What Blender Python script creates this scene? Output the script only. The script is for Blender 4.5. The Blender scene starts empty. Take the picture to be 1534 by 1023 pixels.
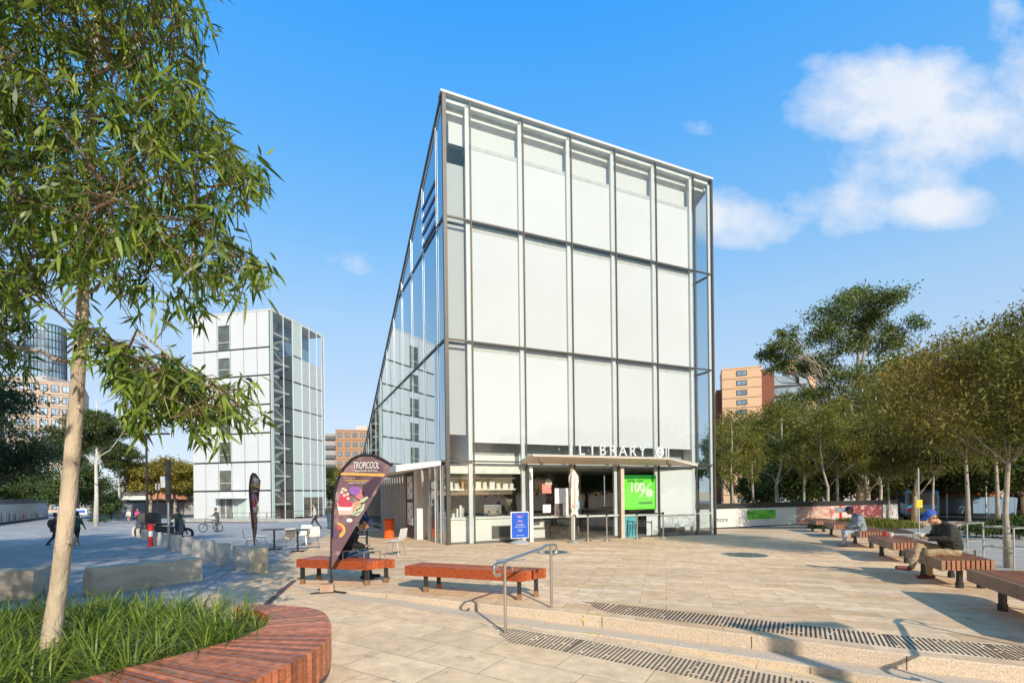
import bpy, bmesh, math, random
import numpy as np
from mathutils import Vector, Matrix, noise as mnoise
from math import sin, cos, pi, radians, sqrt, atan2

sc = bpy.context.scene
COL = sc.collection
F = 750.0          # focal length in pixels of the 1534 px wide photograph
CAMZ = 1.7
ROLL = 0.012
HZ = 740.0
SUN_AZ = (-0.375, 0.927)      # horizontal travel of the light
SUN_EL = radians(28)

# ------------------------------------------------------------------ measuring
def ray(u, v):
    a = (u - 767) / F
    b = (HZ - v) / F
    return (a * cos(ROLL) + b * sin(ROLL), -a * sin(ROLL) + b * cos(ROLL))

def at_d(u, v, D):
    x, z = ray(u, v)
    return Vector((x * D, D, CAMZ + z * D))

STEP = [(-4.6, 10.2), (-2.9, 9.05), (-0.89, 8.07), (1.19, 7.11), (2.48, 6.36), (4.17, 5.38), (5.07, 4.96),
        (8, 3.8), (20, -0.5), (60, -15)]
def yc(x):
    if x <= STEP[0][0]:
        return 10.2 + max(0, min(2.0, (-4.6 - x) * 0.35))
    for (x0, y0), (x1, y1) in zip(STEP, STEP[1:]):
        if x <= x1:
            return y0 + (y1 - y0) * (x - x0) / (x1 - x0)
    return STEP[-1][1]
def hstep(x):
    return max(0.0, min(0.335, 0.033 * (x + 4.4)))
def h1(x):
    return min(0.165, hstep(x))
TREAD = 0.42
def tread(x): return TREAD * max(0.0, min(1.0, (x + 4.6) / 0.9))
def zU(x, y):
    z = 0.028 * min(0, x + 2.2) - 0.010 * max(0, x + 2.2) - 0.012 * max(0, y - 17)
    z -= 0.03 * max(0, y - 24) * max(0.0, min(1.0, (x + 2) / 10.0))
    return max(z, -1.3)
def gz(x, y):
    k = yc(x)
    if y < k - tread(x):
        return zU(x, y) - hstep(x)
    if y < k:
        return zU(x, y) - h1(x)
    return zU(x, y)
def gp(u, v):
    x, z = ray(u, v)
    D = 10.0
    for _ in range(60):
        g = gz(x * D, D)
        Dn = (CAMZ - g) / max(1e-4, -z)
        D = 0.5 * D + 0.5 * Dn
    return Vector((x * D, D, gz(x * D, D)))
def on_ground(x, y, dz=0.0):
    return Vector((x, y, gz(x, y) + dz))

# ------------------------------------------------------------------ materials
MATS = {}
def _nt(name):
    m = bpy.data.materials.new(name); m.use_nodes = True
    nt = m.node_tree; nt.nodes.clear()
    out = nt.nodes.new('ShaderNodeOutputMaterial')
    return m, nt, out
def N(nt, typ, **kw):
    n = nt.nodes.new(typ)
    for k, v in kw.items():
        if k.startswith('i_'):
            n.inputs[k[2:].replace('_', ' ')].default_value = v
        else:
            setattr(n, k, v)
    return n
def rgba(c): return (c[0], c[1], c[2], 1)
def mixc(nt, fac, a, b, typ='MIX'):
    n = nt.nodes.new('ShaderNodeMix'); n.data_type = 'RGBA'; n.blend_type = typ
    for sock, val in ((0, fac), (6, a), (7, b)):
        if hasattr(val, 'links') or hasattr(val, 'is_linked'):
            nt.links.new(val, n.inputs[sock])
        elif isinstance(val, (tuple, list)):
            n.inputs[sock].default_value = rgba(val)
        else:
            n.inputs[sock].default_value = val
    return n.outputs[2]
def math_(nt, op, a, b=None, c=None, clamp=False):
    n = nt.nodes.new('ShaderNodeMath'); n.operation = op; n.use_clamp = clamp
    for i, val in enumerate((a, b, c)):
        if val is None: continue
        if hasattr(val, 'is_linked'): nt.links.new(val, n.inputs[i])
        else: n.inputs[i].default_value = val
    return n.outputs[0]
def mat(name, col, rough=0.6, metal=0.0, obj=0.0, var=0.12, scale=4.0, bump=0.0, bscale=40.0, island=0.0, spec=0.5, stretch=None, stain=0.0, coat=0.0):
    if name in MATS: return MATS[name]
    m, nt, out = _nt(name)
    p = N(nt, 'ShaderNodeBsdfPrincipled')
    p.inputs['Roughness'].default_value = rough
    p.inputs['Metallic'].default_value = metal
    p.inputs['Specular IOR Level'].default_value = spec
    p.inputs['Coat Weight'].default_value = coat
    tc = N(nt, 'ShaderNodeTexCoord')
    src = tc.outputs['Object']
    if stretch:
        mp = N(nt, 'ShaderNodeMapping'); mp.inputs['Scale'].default_value = stretch
        nt.links.new(src, mp.inputs[0]); src = mp.outputs[0]
    nz = N(nt, 'ShaderNodeTexNoise'); nz.inputs['Scale'].default_value = scale; nz.inputs['Detail'].default_value = 6
    nt.links.new(src, nz.inputs['Vector'])
    lo = [max(0, c * (1 - var)) for c in col]; hi = [min(1, c * (1 + var)) for c in col]
    ramp = math_(nt, 'MULTIPLY_ADD', nz.outputs[0], 2.2, -0.6, clamp=True)
    c = mixc(nt, ramp, tuple(lo), tuple(hi))
    if island:
        g = N(nt, 'ShaderNodeNewGeometry')
        k = math_(nt, 'MULTIPLY_ADD', g.outputs['Random Per Island'], 2 * island, 1 - island)
        cb = N(nt, 'ShaderNodeCombineColor')
        for i in range(3): nt.links.new(k, cb.inputs[i])
        c = mixc(nt, 1.0, c, cb.outputs[0], 'MULTIPLY')
    if obj:
        oi = N(nt, 'ShaderNodeObjectInfo'); k = math_(nt, 'MULTIPLY_ADD', oi.outputs['Random'], 2 * obj, 1 - obj)
        cb = N(nt, 'ShaderNodeCombineColor')
        for i in range(3): nt.links.new(k, cb.inputs[i])
        c = mixc(nt, 1.0, c, cb.outputs[0], 'MULTIPLY')
    if stain:
        n2 = N(nt, 'ShaderNodeTexNoise'); n2.inputs['Scale'].default_value = 0.9; n2.inputs['Detail'].default_value = 8
        nt.links.new(tc.outputs['Object'], n2.inputs['Vector'])
        f = math_(nt, 'MULTIPLY_ADD', n2.outputs[0], 3.0, -1.4, clamp=True)
        f = math_(nt, 'MULTIPLY', f, stain)
        c = mixc(nt, f, c, tuple(x * 0.45 for x in col))
    nt.links.new(c, p.inputs['Base Color'])
    if bump:
        n3 = N(nt, 'ShaderNodeTexNoise'); n3.inputs['Scale'].default_value = bscale; n3.inputs['Detail'].default_value = 5
        nt.links.new(src, n3.inputs['Vector'])
        b = N(nt, 'ShaderNodeBump'); b.inputs['Strength'].default_value = bump; b.inputs['Distance'].default_value = 0.02
        nt.links.new(n3.outputs[0], b.inputs['Height']); nt.links.new(b.outputs[0], p.inputs['Normal'])
    nt.links.new(p.outputs[0], out.inputs[0])
    MATS[name] = m
    return m
def leafmat(name, c1, c2, trans=0.35, rough=0.45, warm=None):
    if name in MATS: return MATS[name]
    m, nt, out = _nt(name)
    g = N(nt, 'ShaderNodeNewGeometry')
    c = mixc(nt, g.outputs['Random Per Island'], c1, c2)
    if warm:
        w = N(nt, 'ShaderNodeTexNoise'); w.inputs['Scale'].default_value = 0.5; w.inputs['Detail'].default_value = 3
        tc = N(nt, 'ShaderNodeTexCoord'); nt.links.new(tc.outputs['Object'], w.inputs['Vector'])
        f = math_(nt, 'MULTIPLY_ADD', w.outputs[0], 4.0, -1.7, clamp=True)
        c = mixc(nt, f, c, warm)
    p = N(nt, 'ShaderNodeBsdfPrincipled'); p.inputs['Roughness'].default_value = rough
    p.inputs['Specular IOR Level'].default_value = 0.35
    t = N(nt, 'ShaderNodeBsdfTranslucent')
    nt.links.new(c, p.inputs['Base Color']); 
    c2_ = mixc(nt, 1.0, c, (1.25, 1.3, 0.6), 'MULTIPLY')
    nt.links.new(c2_, t.inputs['Color'])
    mx = N(nt, 'ShaderNodeMixShader'); mx.inputs[0].default_value = trans
    nt.links.new(p.outputs[0], mx.inputs[1]); nt.links.new(t.outputs[0], mx.inputs[2])
    nt.links.new(mx.outputs[0], out.inputs[0])
    MATS[name] = m
    return m
def glassmat(name, tint=(0.86, 0.93, 0.9), base=0.07, edge=0.85, power=3.5, wave=0.0, refl=(1, 1, 1)):
    if name in MATS: return MATS[name]
    m, nt, out = _nt(name)
    lw = N(nt, 'ShaderNodeLayerWeight'); lw.inputs['Blend'].default_value = 0.5
    f = math_(nt, 'POWER', lw.outputs['Facing'], power)
    f = math_(nt, 'MULTIPLY_ADD', f, edge, base, clamp=True)
    tr = N(nt, 'ShaderNodeBsdfTransparent'); tr.inputs[0].default_value = rgba(tint)
    gl = N(nt, 'ShaderNodeBsdfGlossy'); gl.inputs['Roughness'].default_value = 0.0; gl.inputs[0].default_value = rgba(refl)
    if wave:
        tc = N(nt, 'ShaderNodeTexCoord')
        nz = N(nt, 'ShaderNodeTexNoise'); nz.inputs['Scale'].default_value = 0.55; nz.inputs['Detail'].default_value = 0
        nt.links.new(tc.outputs['Object'], nz.inputs['Vector'])
        b = N(nt, 'ShaderNodeBump'); b.inputs['Strength'].default_value = wave; b.inputs['Distance'].default_value = 0.02
        nt.links.new(nz.outputs[0], b.inputs['Height']); nt.links.new(b.outputs[0], gl.inputs['Normal'])
    mx = N(nt, 'ShaderNodeMixShader')
    nt.links.new(f, mx.inputs[0]); nt.links.new(tr.outputs[0], mx.inputs[1]); nt.links.new(gl.outputs[0], mx.inputs[2])
    nt.links.new(mx.outputs[0], out.inputs[0])
    MATS[name] = m
    return m
def pavemat(name, tones, mortar, bw, bh, rot, msize=0.006, rough=0.75, patch=None, bump=0.25):
    m, nt, out = _nt(name)
    tc = N(nt, 'ShaderNodeTexCoord')
    mp = N(nt, 'ShaderNodeMapping'); mp.inputs['Rotation'].default_value = (0, 0, rot)
    nt.links.new(tc.outputs['Object'], mp.inputs[0])
    br = N(nt, 'ShaderNodeTexBrick'); br.offset = 0.37; br.squash = 1.0
    br.inputs['Scale'].default_value = 1.0; br.inputs['Brick Width'].default_value = bw; br.inputs['Row Height'].default_value = bh
    br.inputs['Mortar Size'].default_value = msize; br.inputs['Mortar Smooth'].default_value = 0.3; br.inputs['Bias'].default_value = 0.0
    br.inputs['Color1'].default_value = (0, 0, 0, 1); br.inputs['Color2'].default_value = (1, 1, 1, 1)
    br.inputs['Mortar'].default_value = (0.5, 0.5, 0.5, 1)
    nt.links.new(mp.outputs[0], br.inputs['Vector'])
    cr = N(nt, 'ShaderNodeValToRGB')
    els = cr.color_ramp.elements
    els[0].color = rgba(tones[0]); els[1].color = rgba(tones[-1])
    for i, t in enumerate(tones[1:-1]):
        e = els.new((i + 1) / (len(tones) - 1)); e.color = rgba(t)
    nt.links.new(br.outputs['Color'], cr.inputs[0])
    nz = N(nt, 'ShaderNodeTexNoise'); nz.inputs['Scale'].default_value = 5; nz.inputs['Detail'].default_value = 8; nz.inputs['Roughness'].default_value = 0.65
    nt.links.new(mp.outputs[0], nz.inputs['Vector'])
    n2 = N(nt, 'ShaderNodeTexNoise'); n2.inputs['Scale'].default_value = 0.35; n2.inputs['Detail'].default_value = 5
    nt.links.new(tc.outputs['Object'], n2.inputs['Vector'])
    n3 = N(nt, 'ShaderNodeTexNoise'); n3.inputs['Scale'].default_value = 90; n3.inputs['Detail'].default_value = 3
    nt.links.new(mp.outputs[0], n3.inputs['Vector'])
    k = math_(nt, 'MULTIPLY_ADD', nz.outputs[0], 0.95, 0.50)
    k2 = math_(nt, 'MULTIPLY_ADD', n2.outputs[0], 0.6, 0.7)
    k3 = math_(nt, 'MULTIPLY_ADD', n3.outputs[0], 0.5, 0.75)
    k = math_(nt, 'MULTIPLY', k, k2); k = math_(nt, 'MULTIPLY', k, k3)
    cb = N(nt, 'ShaderNodeCombineColor')
    for i in range(3): nt.links.new(k, cb.inputs[i])
    c = mixc(nt, 1.0, cr.outputs[0], cb.outputs[0], 'MULTIPLY')
    # dark grime spots
    vr = N(nt, 'ShaderNodeTexNoise'); vr.inputs['Scale'].default_value = 2.3; vr.inputs['Detail'].default_value = 10; vr.inputs['Roughness'].default_value = 0.7
    nt.links.new(tc.outputs['Object'], vr.inputs['Vector'])
    sp = math_(nt, 'MULTIPLY_ADD', vr.outputs[0], 9.0, -5.4, clamp=True)
    sp = math_(nt, 'MULTIPLY', sp, 0.55)
    c = mixc(nt, sp, c, mortar)
    vo = N(nt, 'ShaderNodeTexVoronoi'); vo.inputs['Scale'].default_value = 1.7; nt.links.new(tc.outputs['Object'], vo.inputs['Vector'])
    rad = N(nt, 'ShaderNodeSeparateColor'); nt.links.new(vo.outputs['Color'], rad.inputs[0])
    gum = math_(nt, 'MULTIPLY', math_(nt, 'SUBTRACT', math_(nt, 'MULTIPLY', rad.outputs[0], 0.055), vo.outputs['Distance']), 60.0, clamp=True)
    c = mixc(nt, math_(nt, 'MULTIPLY', gum, 0.55), c, (0.10, 0.09, 0.08))
    c = mixc(nt, math_(nt, 'MULTIPLY', br.outputs['Fac'], 0.7), c, mortar)
    p = N(nt, 'ShaderNodeBsdfPrincipled'); p.inputs['Roughness'].default_value = rough; p.inputs['Specular IOR Level'].default_value = 0.3
    if patch:      # greyer stone area, its tone also deepened for the shade there, blended over a world line x*px+y*py>c
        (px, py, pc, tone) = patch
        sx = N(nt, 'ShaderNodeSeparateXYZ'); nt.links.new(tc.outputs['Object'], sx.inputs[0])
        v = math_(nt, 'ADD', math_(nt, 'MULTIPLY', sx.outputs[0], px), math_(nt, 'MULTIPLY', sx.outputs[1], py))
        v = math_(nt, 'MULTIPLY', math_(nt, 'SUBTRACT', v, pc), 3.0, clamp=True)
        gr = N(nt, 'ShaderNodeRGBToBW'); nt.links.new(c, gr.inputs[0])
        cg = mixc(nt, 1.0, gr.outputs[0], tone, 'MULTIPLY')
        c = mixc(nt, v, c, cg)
    nt.links.new(c, p.inputs['Base Color'])
    hgt = math_(nt, 'SUBTRACT', math_(nt, 'MULTIPLY', n3.outputs[0], 0.3), br.outputs['Fac'])
    b = N(nt, 'ShaderNodeBump'); b.inputs['Strength'].default_value = bump; b.inputs['Distance'].default_value = 0.008
    nt.links.new(hgt, b.inputs['Height']); nt.links.new(b.outputs[0], p.inputs['Normal'])
    nt.links.new(p.outputs[0], out.inputs[0])
    MATS[name] = m
    return m

# ------------------------------------------------------------------ mesh builder
class MB:
    def __init__(s): s.v = []; s.f = []; s.m = []
    def add(s, vs, fs, mi=0):
        o = len(s.v); s.v.extend([tuple(v) for v in vs]); s.f.extend([tuple(i + o for i in f) for f in fs]); s.m.extend([mi] * len(fs)); return s
    def quad(s, a, b, c, d, mi=0): return s.add([a, b, c, d], [(0, 1, 2, 3)], mi)
    def box(s, c, d, rz=0.0, mi=0, taper=1.0):
        hx, hy, hz = d[0] / 2, d[1] / 2, d[2] / 2
        vs = []
        for z, k in ((-hz, 1), (hz, taper)):
            for x, y in ((-hx, -hy), (hx, -hy), (hx, hy), (-hx, hy)):
                x, y = x * k, y * k
                vs.append((c[0] + x * cos(rz) - y * sin(rz), c[1] + x * sin(rz) + y * cos(rz), c[2] + z))
        return s.add(vs, [(3, 2, 1, 0), (4, 5, 6, 7), (0, 1, 5, 4), (1, 2, 6, 5), (2, 3, 7, 6), (3, 0, 4, 7)], mi)
    def span(s, a, b, mi=0):      # axis box between two corners
        c = [(a[i] + b[i]) / 2 for i in range(3)]; d = [abs(b[i] - a[i]) for i in range(3)]
        return s.box(c, d, 0, mi)
    def prism(s, poly, z0, z1, mi=0):
        n = len(poly)
        z0l = z0 if isinstance(z0, (list, tuple)) else [z0] * n
        z1l = z1 if isinstance(z1, (list, tuple)) else [z1] * n
        vs = [(p[0], p[1], z0l[i]) for i, p in enumerate(poly)] + [(p[0], p[1], z1l[i]) for i, p in enumerate(poly)]
        fs = [tuple(reversed(range(n))), tuple(range(n, 2 * n))] + [(i, (i + 1) % n, n + (i + 1) % n, n + i) for i in range(n)]
        return s.add(vs, fs, mi)
    def beam(s, p0, p1, w, h, mi=0):   # rectangular bar between points
        p0, p1 = Vector(p0), Vector(p1); d = (p1 - p0).normalized()
        up = Vector((0, 0, 1)) if abs(d.z) < 0.95 else Vector((0, 1, 0))
        sx = d.cross(up).normalized(); sy = sx.cross(d).normalized()
        vs = []
        for p in (p0, p1):
            for a, b in ((-1, -1), (1, -1), (1, 1), (-1, 1)):
                vs.append(p + sx * a * w / 2 + sy * b * h / 2)
        return s.add(vs, [(0, 1, 2, 3), (7, 6, 5, 4), (0, 4, 5, 1), (1, 5, 6, 2), (2, 6, 7, 3), (3, 7, 4, 0)], mi)
    def tube(s, pts, r, n=8, mi=0, cap=True):
        pts = [Vector(p) for p in pts]
        rs = r if isinstance(r, (list, tuple)) else [r] * len(pts)
        rings = []; prev = None
        for i, p in enumerate(pts):
            d = (pts[min(i + 1, len(pts) - 1)] - pts[max(i - 1, 0)]).normalized()
            if prev is None:
                up = Vector((0, 0, 1)) if abs(d.z) < 0.9 else Vector((1, 0, 0))
                sx = d.cross(up).normalized()
            else:
                sx = (prev - d * prev.dot(d)).normalized()
            prev = sx; sy = d.cross(sx)
            rings.append([p + (sx * cos(2 * pi * k / n) + sy * sin(2 * pi * k / n)) * rs[i] for k in range(n)])
        vs = [v for rg in rings for v in rg]; fs = []
        for i in range(len(pts) - 1):
            for k in range(n):
                fs.append((i * n + k, i * n + (k + 1) % n, (i + 1) * n + (k + 1) % n, (i + 1) * n + k))
        if cap:
            fs.append(tuple(reversed(range(n)))); fs.append(tuple(range((len(pts) - 1) * n, len(pts) * n)))
        return s.add(vs, fs, mi)
    def cyl(s, p0, p1, r0, r1=None, n=12, mi=0): return s.tube([p0, p1], [r0, r0 if r1 is None else r1], n, mi)
    def lathe(s, prof, c=(0, 0, 0), n=16, mi=0):
        vs = []; fs = []
        for r, z in prof:
            for k in range(n): vs.append((c[0] + r * cos(2 * pi * k / n), c[1] + r * sin(2 * pi * k / n), c[2] + z))
        for i in range(len(prof) - 1):
            for k in range(n): fs.append((i * n + k, i * n + (k + 1) % n, (i + 1) * n + (k + 1) % n, (i + 1) * n + k))
        fs.append(tuple(reversed(range(n)))); fs.append(tuple(range((len(prof) - 1) * n, len(prof) * n)))
        return s.add(vs, fs, mi)
    def ell(s, c, r, nu=12, nv=8, mi=0):
        vs = []; fs = []
        for i in range(nv + 1):
            th = pi * i / nv
            for k in range(nu):
                ph = 2 * pi * k / nu
                vs.append((c[0] + r[0] * sin(th) * cos(ph), c[1] + r[1] * sin(th) * sin(ph), c[2] + r[2] * cos(th)))
        for i in range(nv):
            for k in range(nu): fs.append((i * nu + k, (i + 1) * nu + k, (i + 1) * nu + (k + 1) % nu, i * nu + (k + 1) % nu))
        return s.add(vs, fs, mi)
    def ring(s, c, R, r, axis=0, n=24, k=8, mi=0):     # torus, axis 0=x 1=y 2=z
        vs = []; fs = []
        for i in range(n):
            a = 2 * pi * i / n
            for j in range(k):
                b = 2 * pi * j / k
                q = (R + r * cos(b)); p = [q * cos(a), q * sin(a), r * sin(b)]
                p = {2: p, 1: [p[0], p[2], p[1]], 0: [p[2], p[0], p[1]]}[axis]
                vs.append((c[0] + p[0], c[1] + p[1], c[2] + p[2]))
        for i in range(n):
            for j in range(k):
                fs.append((i * k + j, ((i + 1) % n) * k + j, ((i + 1) % n) * k + (j + 1) % k, i * k + (j + 1) % k))
        return s.add(vs, fs, mi)
    def build(s, name, mats, parent=None, smooth=False, bevel=0.0):
        me = bpy.data.meshes.new(name)
        me.from_pydata(s.v, [], s.f)
        if not isinstance(mats, (list, tuple)): mats = [mats]
        for m in mats: me.materials.append(m)
        if len(mats) > 1: me.polygons.foreach_set('material_index', s.m)
        if smooth: me.polygons.foreach_set('use_smooth', [True] * len(me.polygons))
        me.update()
        if smooth != 'all' and smooth:
            try: me.set_sharp_from_angle(angle=radians(40))
            except Exception: pass
        o = bpy.data.objects.new(name, me); COL.objects.link(o)
        bm = bmesh.new(); bm.from_mesh(me); bmesh.ops.recalc_face_normals(bm, faces=bm.faces); bm.to_mesh(me); bm.free()
        if parent is not None: o.parent = parent
        if bevel:
            b = o.modifiers.new('bevel', 'BEVEL'); b.width = bevel; b.segments = 2; b.limit_method = 'ANGLE'
        return o

def tag(o, label, cat, group=None, kind=None):
    if label: o['label'] = label
    if cat: o['category'] = cat
    if group: o['group'] = group
    if kind: o['kind'] = kind
    return o
def thing(name, loc, rz, label, cat, group=None):
    o = bpy.data.objects.new(name, None); COL.objects.link(o)
    o.empty_display_size = 0.2
    o.location = loc; o.rotation_euler = (0, 0, rz)
    return tag(o, label, cat, group)
CHILD = {}
def kids(o): return [c for c in bpy.data.objects if c.parent == o]
def dup(root, loc, rz, label, group=None, scale=None):
    def rec(o, par):
        c = o.copy(); COL.objects.link(c); c.parent = par
        for k in kids(o): rec(k, c)
        return c
    r = rec(root, None)
    r.location = loc; r.rotation_euler = (0, 0, rz)
    if scale is not None: r.scale = (scale, scale, scale) if not isinstance(scale, tuple) else scale
    r['label'] = label
    if group: r['group'] = group
    return r
def struct(o): o['kind'] = 'structure'; return o
def npmesh(name, V, Fa, nper, mats, parent=None, smooth=False):
    """fast mesh from numpy: V (n,3), Fa (m,nper)"""
    me = bpy.data.meshes.new(name)
    me.vertices.add(len(V)); me.vertices.foreach_set('co', np.asarray(V, dtype=np.float32).ravel())
    m = len(Fa)
    me.loops.add(m * nper); me.loops.foreach_set('vertex_index', np.asarray(Fa, dtype=np.int32).ravel())
    me.polygons.add(m); me.polygons.foreach_set('loop_start', np.arange(0, m * nper, nper, dtype=np.int32))
    try: me.polygons.foreach_set('loop_total', np.full(m, nper, dtype=np.int32))
    except Exception: pass
    if smooth: me.polygons.foreach_set('use_smooth', np.ones(m, dtype=bool))
    if not isinstance(mats, (list, tuple)): mats = [mats]
    for x in mats: me.materials.append(x)
    me.update(calc_edges=True); me.validate()
    o = bpy.data.objects.new(name, me); COL.objects.link(o)
    if parent is not None: o.parent = parent
    return o
FONTCACHE = {}
def text(body, size, name, m, parent, loc, rot=(pi / 2, 0, 0), extrude=0.004, align='CENTER', sx=1.0, shear=0.0, space=1.0, bold=0.0):
    cu = bpy.data.curves.new('tmptext', 'FONT'); cu.body = body; cu.size = size; cu.extrude = extrude
    cu.align_x = align; cu.align_y = 'CENTER'; cu.shear = shear; cu.space_character = space; cu.resolution_u = 3; cu.offset = bold * size
    to = bpy.data.objects.new('tmptext', cu); COL.objects.link(to)
    dg = bpy.context.evaluated_depsgraph_get()
    me = bpy.data.meshes.new_from_object(to.evaluated_get(dg))
    bpy.data.objects.remove(to); bpy.data.curves.remove(cu)
    me.name = name; me.materials.clear(); me.materials.append(m)
    o = bpy.data.objects.new(name, me); COL.objects.link(o)
    o.parent = parent; o.location = loc; o.rotation_euler = rot; o.scale = (sx, 1, 1)
    return o
def frame_rot(o, fn): pass

# ------------------------------------------------------------------ palette
WHITE = mat('white_paint', (0.66, 0.68, 0.69), 0.45, var=0.04)
BLACK = mat('black_metal', (0.02, 0.02, 0.022), 0.4, var=0.2)
CHARC = mat('charcoal', (0.05, 0.05, 0.052), 0.55, var=0.2)
FRAME = mat('window_frame_metal', (0.10, 0.09, 0.08), 0.4, 0.3, var=0.12)
STEEL = mat('stainless_steel', (0.62, 0.6, 0.57), 0.28, 1.0, var=0.06, scale=12)
GALV = mat('galvanised_steel', (0.42, 0.43, 0.43), 0.5, 0.6, var=0.1)
TIMBER = mat('red_hardwood', (0.37, 0.076, 0.022), 0.4, var=0.35, scale=5, stretch=(1, 8, 8), island=0.3, bump=0.15, bscale=30)
TIMBER_TOP = mat('hardwood_slat', (0.40, 0.135, 0.065), 0.34, var=0.45, scale=6, stretch=(2, 2, 6), island=0.45, bump=0.2, bscale=40, stain=0.3)
TIMBER_OLD = mat('weathered_hardwood', (0.30, 0.125, 0.065), 0.5, var=0.3, scale=5, stretch=(1, 6, 6), island=0.2, bump=0.15)
CORTEN = mat('brown_side_panel', (0.26, 0.15, 0.10), 0.55, var=0.2, scale=3)
SAND = mat('sandstone', (0.62, 0.53, 0.40), 0.85, var=0.18, scale=2.2, bump=0.5, bscale=22, stain=0.10, stretch=(0.6, 0.6, 3.0))
BARK = mat('pale_gum_bark', (0.50, 0.405, 0.30), 0.8, var=0.45, scale=5, bump=0.9, bscale=30, stain=0.75, stretch=(1, 1, 0.35))
BARK_D = mat('dark_bark', (0.13, 0.095, 0.07), 0.9, var=0.35, scale=5, bump=0.6, bscale=18)
BARK_G = mat('grey_bark', (0.36, 0.32, 0.27), 0.85, var=0.3, scale=4, bump=0.5, bscale=20)
SKIN = mat('skin_light', (0.50, 0.28, 0.19), 0.5, var=0.12, scale=20)
SKIN_D = mat('skin_brown', (0.24, 0.125, 0.075), 0.5, var=0.12, scale=20)
RUBBER = mat('rubber', (0.015, 0.015, 0.016), 0.7, var=0.2)
RED = mat('red_paint', (0.55, 0.02, 0.02), 0.4, var=0.1)
ORANGE = mat('orange_plastic', (0.75, 0.12, 0.02), 0.4, var=0.12)
PLASTIC_W = mat('white_plastic', (0.74, 0.73, 0.70), 0.4, var=0.05)
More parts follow.
